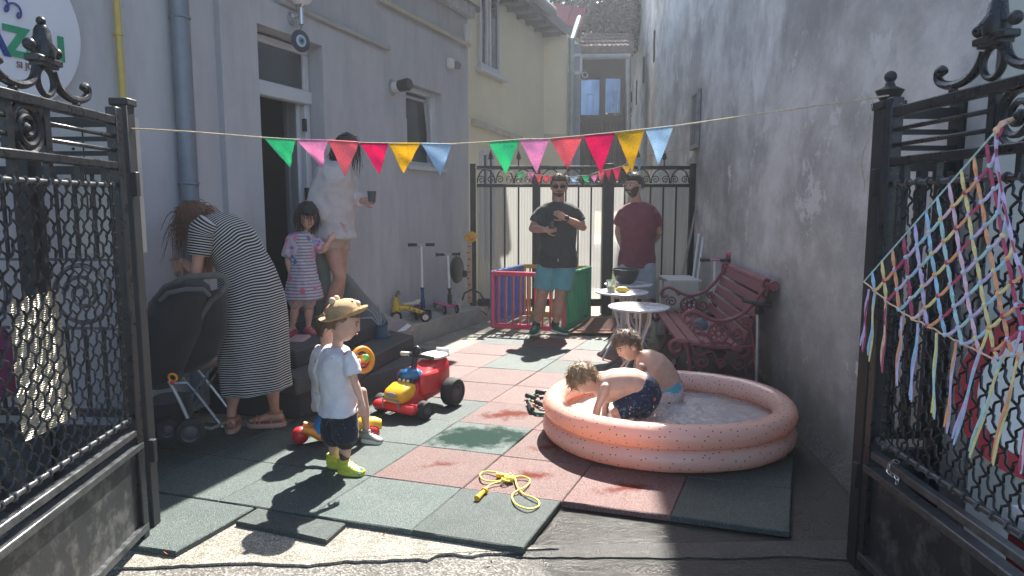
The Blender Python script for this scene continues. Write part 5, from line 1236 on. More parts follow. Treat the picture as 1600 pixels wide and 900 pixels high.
# ---- white folded unit behind the bench
wu=thing('white_cabinet','off white slatted kitchen unit with a curved cut side behind the bench','cabinet',(1.8,7.3,0))
cr=mat('worn_cream',(.56,.52,.45),.6,0,.12,5,dirt=((.35,.32,.28),9,.62))
def pb3(name,x0,x1,r0,r1,Y,dep,m_,bev=.005,par=wu):
    a=P(x0,r1,Y);b=P(x1,r0,Y); mb=MB(); mb.box(((a.x+b.x)/2,Y+dep/2,(a.z+b.z)/2),(b.x-a.x,dep,b.z-a.z),None,bev); return pb(name,mb,m_,par)
a0=P(1036,440,7.1);a1=P(1092,442,7.1)
poly=[P(1038,440,7.1),P(1090,440,7.1),P(1092,444,7.1),P(1092,466,7.1),P(1080,470,7.1),P(1070,480,7.1),P(1056,482,7.1),P(1046,478,7.1),P(1039,468,7.1)]
mb=MB(); mb.prism(poly,(0,.018,0)); pb('side_panel',mb,cr,wu)
pb3('side_panel',1023,1062,432,560,7.62,.02,cr); pb3('upright',1029,1035,438,520,7.12,.03,cr); pb3('upright',1052,1056,470,560,7.3,.03,cr)
zt_=P(1060,438,7.1).z
for k in range(6): mb=MB(); mb.box((P(1064,438,7.3).x,7.14+k*.09,zt_-.01),(.34,.055,.018),None,.003); pb('slat',mb,MATS['white_frame'] if k%2 else cr,wu)
# leaning poles, crutch
for lab,a,b,r_,m_ in (('long thin bare wooden pole leaning in the rear right corner',(1088,325,8.6),(1066,432,8.2),.016,mat('grey_wood_pole',(.28,.25,.22),.8)),('left one of two pale rods leaning against the plaster wall',(1092,365,8.3),(1082,442,8.0),.014,whitep),('right one of two pale rods leaning against the plaster wall',(1099,370,8.2),(1089,442,7.9),.014,whitep)):
    p=P(*a);q_=P(*b); d=(q_-p); e=p+d*((p.z-.0)/(-d.z)); mb=MB(); mb.tube([p,e],r_,8); tag(O(mb,'leaning_pole',m_),lab,'pole')
ct=thing('grey_pole','grey metal pole with a black clamp handle standing at the near end of the bench','pole',(P(1187,590,4.85).x,4.88,0)); x0=P(1186,500,4.86).x
mb=MB(); mb.tube([(x0+.006,4.86,0),(x0-.006,4.88,P(1186,482,4.86).z)],.012,10); pb('shaft',mb,alu,ct)
mb=MB(); p=P(1186,478,4.86); mb.beam(P(1160,469,4.9),P(1206,478,4.82),.03,.028,bev=.006); mb.box(p-UZ*.03,(.05,.05,.06),None,.01); pb('clamp_handle',mb,blackp,ct)
# ---- bench
bs=thing('garden_bench','weathered wine red slatted bench with ornate cast iron ends along the plaster wall','bench',(1.6,5.7,0))
bwood=mat('wine_wood',(.23,.085,.09),.7,0,.3,14,.7,60,.003,sc3=(6,.6,6),dirt=((.13,.10,.10),10,.58)); birn=mat('wine_iron',(.21,.075,.08),.55,.1,.25,20,.4,90,.002,dirt=((.12,.09,.09),16,.58))
s_near=(5.0-RO.y)/RT.y; Lb=1.42
def BQ(u,h,z): return RO+RT*(s_near+u*Lb)+RN*(.06+h)+UZ*z   # h = distance from wall side towards the yard
for k in range(5):
    h=.62-k*.098; mb=MB(); mb.beam(BQ(-.03,h,.40-.012*k),BQ(1.03,h,.40-.012*k),.080,.022,bev=.004); pb('seat_slat',mb,bwood,bs)
for k in range(5):
    t=k/4; h=.17-.14*t; z=.45+.075+k*.083-.07; mb=MB(); d=V((0,0,1))
    mb.beam(BQ(-.03,h,z),BQ(1.03,h,z),.020,.072,up=(RN*-.35+UZ),bev=.004); pb('back_slat',mb,bwood,bs)
mb=MB(); mb.tube([BQ(-.05,-.01,.83),BQ(1.05,-.01,.83)],.036,12); pb('top_roll',mb,bwood,bs)
for u in (-.01,1.0):
    mb=MB(); 
    def c_(pts,r_=.013,n=8):
        q_=[BQ(u,h,z) for h,z in pts]; sm=[]
        for k in range(len(q_)-1):
            p0=q_[max(0,k-1)];p1=q_[k];p2=q_[k+1];p3=q_[min(len(q_)-1,k+2)]
            for t in (0,.25,.5,.75): sm.append(.5*((2*p1)+(p2-p0)*t+(2*p0-5*p1+4*p2-p3)*t*t+(-p0+3*p1-3*p2+p3)*t*t*t))
        sm.append(q_[-1]); mb.tube(sm,r_,n)
    # arm: scroll at the front, over to the back post
    c_([(.56,.56),(.60,.545),(.62,.575),(.60,.615),(.55,.635),(.49,.61),(.42,.575),(.33,.56),(.22,.60),(.13,.68),(.06,.78),(.0,.85)],.015)
    c_([(.0,.85),(.04,.87),(.06,.84),(.04,.815),(.015,.83)],.014)
    # seat rail with front scroll
    c_([(.12,.38),(.30,.36),(.45,.37),(.58,.40),(.66,.41),(.705,.385),(.70,.34),(.665,.32),(.635,.34),(.64,.37),(.665,.372)],.018)
    # legs
    c_([(.60,.39),(.57,.30),(.56,.18),(.60,.06),(.64,.0)],.018); c_([(.16,.60),(.11,.42),(.09,.25),(.06,.10),(.02,.0)],.018)
    c_([(.56,.06),(.45,.13),(.33,.15),(.22,.13),(.08,.06)],.012)
    # rosette and filigree
    AX=RT; cc=BQ(u,.36,.47)
    mb.torus(cc,.075,.010,AX,24,6); mb.torus(cc,.022,.008,AX,14,6)
    for k in range(8): a=2*PI*k/8; mb.torus(cc+RN*(.046*math.cos(a))+UZ*(.046*math.sin(a)),.016,.005,AX,10,5)
    for (h,z,r0,tn) in ((.52,.50,.05,1.5),(.23,.47,.05,-1.5),(.17,.56,.035,1.4),(.47,.25,.06,1.6),(.20,.25,.06,-1.6),(.33,.24,.04,1.2),(.46,.575,.02,1),(.12,.33,.03,1)):
        spiral(mb,BQ(u,h,z),RN,UZ,r0,tn,.008,22)
    for k in range(7): a=.15+k*.06; c_([(a,.385),(a+.03,.40+.01*(k%2)),(a+.055,.385)],.007,6)
    for pa in ([(.56,.38),(.50,.30),(.40,.33),(.34,.20)],[(.10,.36),(.18,.30),(.28,.33),(.34,.20)],[(.52,.12),(.48,.20),(.55,.28)],[(.12,.12),(.16,.2),(.10,.28)]): c_(pa,.009,6)
    pb('cast_end',mb,birn,bs)
mb=MB(); p=BQ(.28,.42,.42); mb.loft([(p+UZ*z,(1,0,0),w_,(0,1,0),w_*.6) for z,w_ in ((0,.05),(.03,.065),(.07,.05),(.09,.02))],12); tag(O(mb,'folded_cloth',fabric('teal_cloth',(.12,.22,.25))),'small crumpled teal cloth lying on the bench seat','cloth')
# scattered things under the bench
rn=random.Random(4); mb=MB()
for k in range(7):
    p=G(1058+rn.uniform(-12,24),570+rn.uniform(-6,5),.01); mb=MB(); a=rn.uniform(0,PI); d=V((math.cos(a),math.sin(a),.15))*.03
    mb.tube([p-d,p+V((0,0,.012)),p+d],[.004,.012,.003],6); tag(O(mb,'scrap',mat('pale_scrap',(.45,.42,.38),.8)),'pale scrap of litter under the far half of the bench','litter',group='litter under the bench')
# ---- stroller
st=thing('stroller','dark grey pushchair with hood and curved handle between the gate and the bending woman','stroller',P(270,690,3.75)); yS=3.72
fab=fabric('stroller_fabric',(.028,.028,.030),.9); fab2=fabric('stroller_grey',(.11,.11,.11),.9)
def SP(px,py,dy=0): return P(px,py,yS+dy)
mb=MB(); mb.tube([SP(231,505,.15),SP(237,475,.12),SP(258,449,.08),SP(292,434),SP(337,430),SP(352,434),SP(355,444),SP(348,456)],[.018]*8,12); mb.tube([SP(348,456),SP(330,470,.05),SP(312,498,.08),SP(296,540,.1)],.014,10); pb('handle',mb,mat('handle_foam',(.10,.10,.09),.8,0,.2,30),st)
mb=MB(); SS=[(291,440,22,.10),(290,448,33,.13),(286,462,42,.15),(280,490,46,.17),(273,520,44,.17),(264,550,40,.16),(258,580,32,.14),(256,602,18,.10)]
mb.loft([(SP(a,b,.12),V((1,.0,0)),w_/FP*yS,(0,1,0),d) for a,b,w_,d in SS],24,ex=2.5); pb('seat_shell',mb,fab,st,sharp=180)
mb=MB(); mb.tube([SP(250,470,-.02),SP(262,458,-.04),SP(290,452,-.05),SP(318,452,-.03),SP(328,462,.0)],[.012]*5,8); pb('hood_piping',mb,fab2,st)
mb=MB(); mb.loft([(SP(a,b,.22),(1,0,0),w_/FP*yS,(0,1,0),.12) for a,b,w_ in ((342,452,6),(332,480,22),(322,520,32),(314,555,28),(306,575,12))],18); pb('hood',mb,fab,st,sharp=180)
for pts in ([SP(264,595,.0),SP(280,625,0),SP(296,660,-.0)],[SP(236,600,.3),SP(255,640,.3),SP(262,672,.3)],[SP(296,665,0),SP(330,670,.2),SP(352,660,.4)],[SP(250,600,.05),SP(292,598,.1)]):
    mb=MB(); mb.tube(pts,.010,8); pb('frame_tube',mb,alu,st)
mb=MB(); mb.loft([(SP(262,622,.15),(1,0,0),.10,(0,1,0),.14),(SP(262,650,.15),(1,0,0),.12,(0,1,0),.16),(SP(262,668,.15),(1,0,0),.09,(0,1,0),.12)],16,ex=3); pb('basket',mb,fab,st)
mS=frame((0,0,0),(-.25,.97,0))
for (a,b,dy,r_) in ((297,676,-.02,.078),(262,672,-.05,.06),(250,672,.38,.078)): 
    p=SP(a,b,dy); p.z=max(p.z,r_); M2=frame(p,(-.9,-.5,0)); wheel(M2,(0,0,0),r_,.04,st)
mb=MB(); mb.torus(SP(270,590,-.04),.022,.006,(0,1,.2)); pb('toy_ring',mb,org_p,st); mb=MB(); mb.ball(SP(269,598,-.04),.012); pb('toy_bead',mb,red_p,st)
# ---- folding stool with jeans
y0=4.35; fs_=thing('folding_stool','folding metal stool with a pale padded seat under folded jeans','stool',P(312,640,y0))
z=P(312,563,y0).z; c=P(314,563,y0); mb=MB(); mb.box((c.x,y0,z),(.31,.27,.045),None,.02); pb('seat',mb,mat('dusty_pink',(.42,.30,.27),.7,0,.08,12),fs_)
for a in (-.10,.10):
    for sgn_ in (-1,1): mb=MB(); mb.tube([(c.x+sgn_*.12,y0+a,z-.02),(c.x-sgn_*.02,y0+a,z*.5),(c.x-sgn_*.16,y0+a,.012)],.009,8); pb('leg',mb,steel,fs_)
mb=MB(); 
for sg in (-1,1): mb.tube([(c.x+sg*.16,y0-.10,.012),(c.x+sg*.16,y0+.10,.012)],.009,8)
pb('foot_bar',mb,steel,fs_)
jn=MB(); cj=P(306,545,y0); zz=z+.022
jn.loft([(V((cj.x-.01,y0,zz+h)),(1,0,.0),a,(0,1,0),b) for h,a,b in ((0,.085,.10),(.02,.10,.11),(.05,.09,.10),(.08,.06,.08),(.115,.035,.05),(.13,.012,.02))],24)
jn.tube([V((cj.x+.07,y0-.08,zz+.02)),V((cj.x+.0,y0-.1,zz+.035)),V((cj.x-.07,y0-.08,zz+.03))],.02,10)
voxel(jn,'folded_jeans',fabric('denim',(.07,.13,.22)),None,.006,3,(.008,22),org=V((cj.x,y0,zz))); tag(bpy.data.objects['folded_jeans'],'crumpled blue jeans lying on the folding stool','jeans')
# second chair frame loop behind the woman, floor strip
cf=thing('folding_chair','folded metal chair frame with a pink pad behind the bending woman','chair',P(430,640,4.75)); y1=4.75
mb=MB(); mb.tube([P(378,598,y1),P(388,622,y1),P(400,637,y1-.02),P(418,641,y1-.02),P(440,634,y1),P(455,622,y1+.05),P(456,611,y1+.05)],.010,10); pb('tube_loop',mb,steel,cf)
mb=MB(); mb.tube([P(362,560,y1),P(378,598,y1)],.010,8); mb.tube([P(456,611,y1+.05),P(440,560,y1+.1)],.010,8); pb('leg',mb,steel,cf)
mb=MB(); a=P(467,530,5.05); mb.box(a,(.13,.22,.035),None,.014); pb('pad',mb,mat('pink_pad',(.50,.30,.30),.7),cf)
mb=MB(); mb.beam(G(333,630,.012),G(381,632,.012),.03,.02,bev=.004); tag(O(mb,'yellow_bar',plast('olive_yellow',(.30,.30,.08))),'dull yellow plastic bar on the floor behind the stool','bar')
# ---- wall fittings on the grey building
wl=thing('globe_lamp','wall lamp with a milky glass globe on a steel bracket above the doorway','lamp',WX(463,25,PT)[2]); q_=WX(455,30,PT)[2]
gp=P(478,2,q_.y-.08)
mb=MB(); mb.lathe([(0,0),(.055,0),(.05,.02),(.02,.03),(0,.03)],q_,WN,20); mb.tube([q_,q_+WN*.09+UZ*.0],.014,8); b_=q_+WN*.10; mb.tube([b_-UZ*.05,b_+UZ*.08],[.022,.022],12); mb.tube([b_+UZ*.08,b_+UZ*.10],[.03,.045],12); pb('bracket',mb,steel,wl)
mb=MB(); mb.ball(b_+UZ*.19,.10,24,14); pb('glass_globe',mb,mat('milky_glass',(.72,.72,.74),.25,0,.04,3),wl)
ee=thing('eye_charm','round dark blue glass eye charm hanging below the globe lamp','charm',b_-UZ*.05); c=P(470,64,b_.y-.02); nn=V((.80,-.6,0)).normalized()
for r_,o_,cc in ((.088,0,(.02,.035,.07)),(.048,.006,(.50,.55,.62)),(.030,.010,(.10,.30,.50)),(.015,.014,(.01,.01,.02))):
    mb=MB(); mb.lathe([(0,-.004),(r_,-.004),(r_,.0),(r_*.9,.004),(0,.005)],c+nn*o_,nn,32); pb('glass_ring',mb,plast('eye_%d'%int(r_*1000),cc),ee)
mb=MB(); mb.tube([c+UZ*.085,b_-UZ*.05],.003,5); pb('cord',mb,blackp,ee)
w2=thing('wall_spotlight','white and black cylindrical wall light beside the small window','lamp',WX(613,137,.0)[2]); q_=WX(613,137,.0)[2]; e=P(640,131,q_.y-.12)
d=(e-q_).normalized(); mb=MB(); mb.lathe([(0,0),(.085,0),(.08,.02),(0,.022)],q_,WN,22); pb('wall_plate',mb,alu,w2)
mb=MB(); mb.tube([q_,q_.lerp(e,.45)],.055,16); pb('white_sleeve',mb,whitep,w2); mb=MB(); mb.tube([q_.lerp(e,.45),q_.lerp(e,.9),e],[.060,.064,.056],16); pb('black_head',mb,blackp,w2)
w3=thing('outdoor_socket','small white box with a dark sensor near the corner of the grey building','socket',WX(704,99,0)[2]); q_=WX(704,99,0.04)[2]
mb=MB(); mb.box(q_,(.07,.10,.12),Matrix((WN,WT,UZ)).transposed(),.01); pb('white_box',mb,whitep,w3); q2=WX(714,102,.05)[2]; mb=MB(); mb.box(q2,(.08,.09,.08),Matrix((WN,WT,UZ)).transposed(),.01); mb.ball(q2+WN*.04,.02); pb('sensor',mb,mat('grey_plastic',(.22,.23,.25)),w3)
# ---- fallen leaves at the gate foot
rn=random.Random(21); lm=mat('dry_leaf',(.34,.13,.04),.7,0,.4,40)
spots=[(244,852),(250,863),(232,842),(262,868),(225,856),(545,822),(770,868),(765,876),(735,862),(478,818),(600,838),(384,800),(300,826),(1150,764)]
for k,(a,b) in enumerate(spots):
    p=G(a,b,-.022); mb=MB(); an=rn.uniform(0,2*PI); u=V((math.cos(an),math.sin(an),.2)); v_=V((-u.y,u.x,.25)); s=.018 if k<5 else .010
    mb.add([p-u*s,p-u*s*.2+v_*s*.5+UZ*.004,p+u*s*.4+v_*s*.35+UZ*.006,p+u*s+UZ*.008,p+u*s*.3-v_*s*.4+UZ*.004,p-u*s*.3-v_*s*.45],[(0,1,2,3,4,5)]); mb.v=[q+UZ*.006 for q in mb.v]
    tag(O(mb,'dry_leaf',lm,recalc=False),('small brown dry leaf in the corner at the foot of the left gate' if k<5 else 'small brown dry leaf along the front edge of the rubber tiles'),"leaf",'dry leaves on the ground')
# ================================================================ PEOPLE
def nrm(v): return V(v).normalized()
def head_pos(d,kid):
    x,y,z=d; X=.076*x;Y=.097*y;Z=.118*z
    if z<0:
        k=-z; X*=1-(.30 if not kid else .26)*k**1.4
        if y<0: Y*=1-.50*k**1.1
        else: Y*=1-.10*k
    else: X*=1+(.05 if kid else .02)*z; Y*=1+(.06 if kid else .03)*z*(1 if y<0 else .3)
    if y>0:
        e=math.exp; nz=.55 if kid else 1
        Y+=nz*.022*e(-(x/.15)**2-((z+.20)/.13)**2)*y+nz*.009*e(-(x/.12)**2-((z-.0)/.16)**2)
        Y-=.010*e(-((abs(x)-.36)/.17)**2-((z-.03)/.12)**2)
        Y+=.004*e(-(x/.5)**2-((z-.20)/.10)**2)+.006*e(-(x/.26)**2-((z+.50)/.09)**2)+.009*e(-(x/.28)**2-((z+.82)/.18)**2)
        Y+=.005*e(-((abs(x)-.5)/.25)**2-((z+.25)/.25)**2)
        Y-=.004*e(-(x/.3)**2-((z+.64)/.07)**2)
    return V((X,Y,Z))
def dirs(nu=28,nv=18):
    for i in range(nv+1):
        ph=PI*i/nv
        for k in range(nu): th=2*PI*k/nu; yield V((math.sin(ph)*math.cos(th),math.sin(ph)*math.sin(th),math.cos(ph)))
def sphere_add(mb,pts,nu=28,nv=18):
    fs=[]
    for i in range(nv):
        for k in range(nu): fs.append((i*nu+k,(i+1)*nu+k,(i+1)*nu+(k+1)%nu,i*nu+(k+1)%nu))
    mb.add(pts,fs)
class Head:
    def __init__(s,c,f,up,h,kid=False):
        f=nrm(f); r=f.cross(V(up)).normalized(); u=r.cross(f); s.R=Matrix((r,f,u)).transposed(); s.c=V(c); s.k=h/.236; s.kid=kid
    def T(s,p): return s.c+s.R@(V(p)*s.k)
    def skin(s,mb):
        sphere_add(mb,[s.T(head_pos(d,s.kid)) for d in dirs(36,26)],36,26)
        for sx in (-1,1): mb.ball(s.T((sx*.079,-.008,-.012)),(.008*s.k,.019*s.k,.030*s.k),10,8,s.R@Matrix.Rotation(sx*-.35,3,'Z'))
        mb.ball(s.T((0,.108 if not s.kid else .101,-.028)),(.012*s.k,(.010 if not s.kid else .007)*s.k,.009*s.k),10,6,s.R)
    def face(s,t,iris=(.06,.04,.03),brow=(.05,.035,.025),browed=True):
        for sx in (-1,1):
            mb=MB(); mb.ball(s.T((sx*.030,.0795,.004)),(.0120*s.k,.0085*s.k,.0070*s.k),12,8,s.R); e=O(mb,'eye',EYEW,t,180)
            mb=MB(); mb.ball(s.T((sx*.030,.0865,.003)),(.0062*s.k,.004*s.k,.0066*s.k),10,6,s.R); O(mb,'iris',IRIS,e,180)
            mb=MB(); mb.tube([s.T((sx*.017,.0865,.012)),s.T((sx*.030,.090,.0145)),s.T((sx*.044,.082,.010))],.0018*s.k,5); O(mb,'eyelid',LIDM,t)
            if browed: mb=MB(); mb.tube([s.T((sx*.014,.0925,.024)),s.T((sx*.030,.0925,.030)),s.T((sx*.048,.082,.026))],[.0025*s.k,.0035*s.k,.0018*s.k],6); O(mb,'eyebrow',mat('brow_%d'%int(brow[0]*999),brow,.9),t)
        mb=MB(); mb.tube([s.T((-.022,.089,-.056)),s.T((-.010,.0955-.004*s.kid,-.0545)),s.T((0,.0965-.004*s.kid,-.056)),s.T((.010,.0955-.004*s.kid,-.0545)),s.T((.022,.089,-.056))],[.002*s.k,.0042*s.k,.004*s.k,.0042*s.k,.002*s.k],8); O(mb,'lips',LIPM,t)
    def hair(s,t,m,mask,thick=.012,strands=200,slen=.03,srad=.0022,flow=None,seed=1,amp=.006,fr=16,curl=0,jit=.5,name='hair'):
        mb=MB(); rn=random.Random(seed); pts=[]
        for d in dirs(48,32):
            w_=mask(d); w_=max(0,min(1,w_)); p=head_pos(d,s.kid); n_=V((d.x/.076,d.y/.097,d.z/.118)).normalized()
            off=(-.012*(1-w_)+w_*(thick+amp*noise.noise(V((d.x*fr*.25+seed,d.y*fr*.25,d.z*fr*.1))*2)+amp*.5*noise.noise(V((d.x*fr,d.y*fr,d.z*fr*.3)))))
            q=V((p.x,min(p.y,.1),p.z)); pts.append(s.T(q+n_*off))
        sphere_add(mb,pts,48,32)
        n=0;tries=0
        while n<strands and tries<strands*20:
            tries+=1; d=V((rn.gauss(0,1),rn.gauss(0,1),rn.gauss(0,1))).normalized()
            if mask(d)<.55: continue
            n+=1; p=head_pos(d,s.kid); n_=V((d.x/.076,d.y/.097,d.z/.118)).normalized(); q=p+n_*thick*.8
            fl=flow(d) if flow else V((d.x*.4,-.3,-.6)); fl=(fl-n_*fl.dot(n_)*.85)
            fl=(fl+V((rn.gauss(0,1),rn.gauss(0,1),rn.gauss(0,1)))*jit*.4).normalized()
            L=slen*rn.uniform(.6,1.25); c=[]
            steps=3 if slen<.06 else 7
            for k in range(steps+1):
                u=k/steps; g=V((0,0,-1))*(u*u*L*.9 if slen>.06 else 0); w2=V((math.sin(u*9+n),math.cos(u*8+n*2),0))*curl*u
                c.append(q+fl*L*u*(.65 if slen>.06 else 1)+n_*(.006*math.sin(u*PI)+.003)+s.Rg@g+w2)
            mb.tube([s.T(x) for x in c],[srad*s.k*(1-.75*(k/steps)) for k in range(steps+1)],4,cap=False)
        return O(mb,name,m,t,180,recalc=False)
    @property
    def Rg(s): return s.R.transposed()
EYEW=mat('eye_white',(.70,.68,.66),.25); IRIS=mat('iris_dark',(.035,.022,.015),.2); LIPM=mat('lips',(.44,.20,.16),.55); LIDM=mat('eyelid_dark',(.12,.06,.045),.7)
def limb(mb,a,b,prof,n=14,flat=1):
    a=V(a);b=V(b); N=len(prof)-1; mb.tube([a.lerp(b,k/N) for k in range(N+1)],prof,n)
    mb.ball(a,prof[0]*.99,14,8); mb.ball(b,prof[-1]*.99,14,8)
def hand(mb,wr,d,nrml,side,k=1.0,curl=.5,spread=.1,thumb=.6):
    """palm, four unequal jointed fingers and a thumb; d along the hand, nrml out of the palm, side +1/-1 puts the thumb along +/- cross(d,nrml)"""
    d=nrm(d); nn=V(nrml); nn=(nn-d*nn.dot(d)).normalized(); t=d.cross(nn)*side; wr=V(wr)
    pl=.088*k
    mb.loft([(wr-d*.012*k,t,.024*k,nn,.019*k),(wr+d*.012*k,t,.030*k,nn,.018*k),(wr+d*.05*k,t,.041*k,nn,.016*k),(wr+d*pl*.92,t,.042*k,nn,.0135*k),(wr+d*pl*1.02,t,.036*k,nn,.010*k)],16,ex=2.5)
    Ls=[.072,.080,.074,.058]; offs=[.030,.010,-.010,-.029]
    for i in range(4):
        p=wr+d*(pl*(.97-.04*abs(i-1.3)))+t*offs[i]*k; dd=(d+t*(spread*(1.4-i)*.6)).normalized(); L=Ls[i]*k; r=.0088*k*(1-.06*i)
        seg=[.45,.32,.25]; ang=curl*(1+.12*i)
        for j in range(3):
            a_=ang*(.7 if j==0 else 1.0); dd=(dd*math.cos(a_)+nn*math.sin(a_)).normalized() if j or True else dd
            nn2=nn; e=p+dd*L*seg[j]; mb.cap(p,e,r,r*.90,10); p=e; r*=.90
            # rotate the bending plane normal with the finger
            nn_=(nn2-dd*nn2.dot(dd)); 
            if nn_.length>.15: pass
    # thumb from the side of the palm near its base
    p=wr+d*.022*k+t*.026*k+nn*.006*k; dd=(d*.62+t*.70+nn*.35*thumb).normalized()
    for L,r in ((.040,.0125),(.032,.0105),(.026,.0092)):
        e=p+dd*L*k; mb.cap(p,e,r*k,r*.9*k,10); p=e; dd=(dd*.85+d*.35+nn*.18*thumb-t*.12).normalized()
def foot(mb,an,td,k=1.0,h=.07):
    td=nrm(td); td.z=0; td.normalize(); s=td.cross(UZ); an=V(an); g=V((an.x,an.y,an.z-h*k))
    mb.loft([(g+td*x*k+UZ*z*k,s,w_*k,UZ,hh*k) for x,z,w_,hh in ((-.055,.028,.018,.018),(-.045,.035,.030,.032),(0,.040,.034,.038),(.06,.034,.036,.030),(.11,.022,.043,.019),(.15,.016,.040,.013),(.18,.012,.024,.009))],14)
    for i in range(5):
        o=(-.030+.015*i); mb.ball(g+td*(.165-.010*abs(i-1))*k+s*o*k+UZ*.011*k,(.011*k,.011*k,.009*k),8,5)
def shoe(t,an,td,L,m,sole,h=.07,wd=.09,label=None,cuff=True,name='shoe',z=None,hk=1):
    td=V(td); td.z=0; td.normalize(); s=td.cross(UZ); an=V(an); g=V((an.x,an.y,an.z-h)) if z is None else V((an.x,an.y,z)); q=L/.28; mb=MB()
    mb.loft([(g+td*x*q+UZ*zz*hk,s,w_*wd/.09,UZ,hh*hk) for x,zz,w_,hh in ((-.075,.045,.020,.028),(-.065,.052,.034,.042),(-.02,.056,.038,.046),(.05,.046,.040,.034),(.11,.036,.045,.024),(.17,.030,.043,.017),(.20,.026,.028,.011))],18,ex=2.4)
    if cuff: mb.torus(g+UZ*(.095*hk)-td*.015*q,.036*wd/.09,.009,(0,0,1),18,6)
    o=O(mb,name,m,t,180); 
    mb=MB(); mb.loft([(g+V((0,0,zz)),td,.138*q*a,s,wd*.52*a) for zz,a in ((.0,.97),(.006,1.0),(.020,1.0),(.024,.96))],28,ex=2.6)
    for i,p in enumerate(mb.v): mb.v[i]=p+td*.062*q
    O(mb,'sole',sole,o,60); 
    mb=MB()
    for i in range(4): c=g+td*(.045+.028*i)*q+UZ*(.082-.010*i)*hk; mb.tube([c-s*.018,c+UZ*.004,c+s*.018],.0025,5)
    O(mb,'laces',whitep,o,60,kind='stuff'); return o
def torso_secs(J,w_=1.0,k=1.0,e=0.0,lo=-.10,belly=0,hi=1.0):
    pel,ch,nk=V(J['pel']),V(J['ch']),V(J['nk']); pr,cr=nrm(J['pr']),nrm(J['cr']); ax=(ch-pel).normalized(); ax2=(nk-ch).normalized()
    R_=[]
    def sec(c,r,up,a,b): r=(r-up*r.dot(up)).normalized(); R_.append((c,r,(a*w_)*k+e,up.cross(r),b*k*(1+(w_-1)*.8)+e))
    sec(pel+ax*(-.105*k),pr,ax,.10,.075); sec(pel+ax*(-.05*k),pr,ax,.160,.112); sec(pel+ax*(.03*k),pr,ax,.160,.115)
    for t,a,b in ((.35,.145,.105+belly),(.65,.142,.108+belly)): sec(pel.lerp(ch,t)+(ax.cross(pr)*belly*.5),pr.lerp(cr,t).normalized(),ax,a,b)
    sec(ch,cr,ax,.156,.118)
    for t,a,b in ((.45,.168,.105),(.75,.158,.088),(.92,.108,.070),(1.0,.060,.058)): 
        if t<=hi: sec(ch.lerp(nk,t),cr,ax2,a,b)
    return R_
def body(t,J,H,w_=1.0,k=1.0,arm=1.0,leg=1.0,m=None,vs=.007,secs=None,hands=None,feet=(0,0),fk=1.0,neck=1.0,extra=None,torso=True,hk=1.0):
    mb=MB(); H.skin(mb)
    if torso: mb.loft(secs if secs else torso_secs(J,w_*.94,k),24)
    hb=H.T((0,-.018,-.075)); nk=V(J['nk']); mb.tube([nk-(hb-nk)*.35,nk,nk.lerp(hb,.5),hb,H.T((0,-.012,-.03))],[.066*k*neck,.060*k*neck,.052*k*neck,.052*k*neck,.045*k*neck],16)
    for i in (0,1):
        a=arm*k; sh,el,wr=V(J['sh'][i]),V(J['el'][i]),V(J['wr'][i])
        mb.cap(sh.lerp(V(J['ch']),.42),sh,.062*a,.054*a); limb(mb,sh,el,[.054*a,.052*a,.047*a,.041*a,.038*a]); limb(mb,el,wr,[.038*a,.042*a,.040*a,.032*a,.0265*a])
        if hands and hands[i]: d,n_,sd,cu=hands[i]; hand(mb,wr,d,n_,sd,k*hk,cu)
        l=leg*k; hp,kn,an=V(J['hip'][i]),V(J['kn'][i]),V(J['an'][i])
        limb(mb,hp,kn,[.088*l,.086*l,.076*l,.064*l,.056*l]); bk=(an-kn); 
        limb(mb,kn,an,[.054*l,.056*l,.059*l,.052*l,.040*l,.034*l]); mb.ball(kn+V((0,-.012*l,0)),.048*l)
        if feet[i]: foot(mb,an,feet[i],k*fk)
    if extra: extra(mb)
    return voxel(mb,'body',m or skin,t,vs,6)
def shirt(t,J,m,w_=1.0,k=1.0,e=.018,arm=1.0,sl=.55,hem=.10,name='shirt',flare=0.0,belly=0,vs=.009,disp=(.006,7),secs=None,fn=None,sle=.016,sr=None,label=None):
    S=secs or torso_secs(J,w_,k,e,belly=belly)
    if not secs:
        pel,ch=V(J['pel']),V(J['ch']); ax=(ch-pel).normalized(); S=S[2:]; c,r,a,f,b=S[0]; S.insert(0,(c-ax*hem,r,a*(1+flare)+.004,f,b*(1+flare)+.004))
        c,r,a,f,b=S[-1]; S[-1]=(c,r,a*1.02,f,b*1.02)
    mb=MB(); mb.loft(S,28)
    for i in (0,1):
        a=arm*k; sh,el,wr=V(J['sh'][i]),V(J['el'][i]),V(J['wr'][i]); inn=sh.lerp(V(J['ch']),.18)+V((0,0,.01*k))
        if sl<=1: e_=sh.lerp(el,sl); mb.tube([inn,sh-UZ*.012*k,sh.lerp(e_,.5),e_],[.060*a,.058*a+sle*.3,.056*a+sle*.7,.052*a+sle*1.1],18); mb.ball(sh-UZ*.010*k,.054*a+sle*.3)
        else:
            e_=el.lerp(wr,sl-1); mb.tube([inn,sh-UZ*.012*k,sh.lerp(el,.5),el],[.060*a,.058*a+sle*.4,.054*a+sle,.048*a+sle],18); mb.ball(sh-UZ*.01*k,.055*a+sle*.4); mb.ball(el,.048*a+sle); mb.tube([el,el.lerp(e_,.6),e_],[.048*a+sle,.042*a+sle*1.2,.034*a+sle],18)
    return voxel(mb,name,m,t,vs,max(6,int(.10*k/vs)),disp,label,fn)
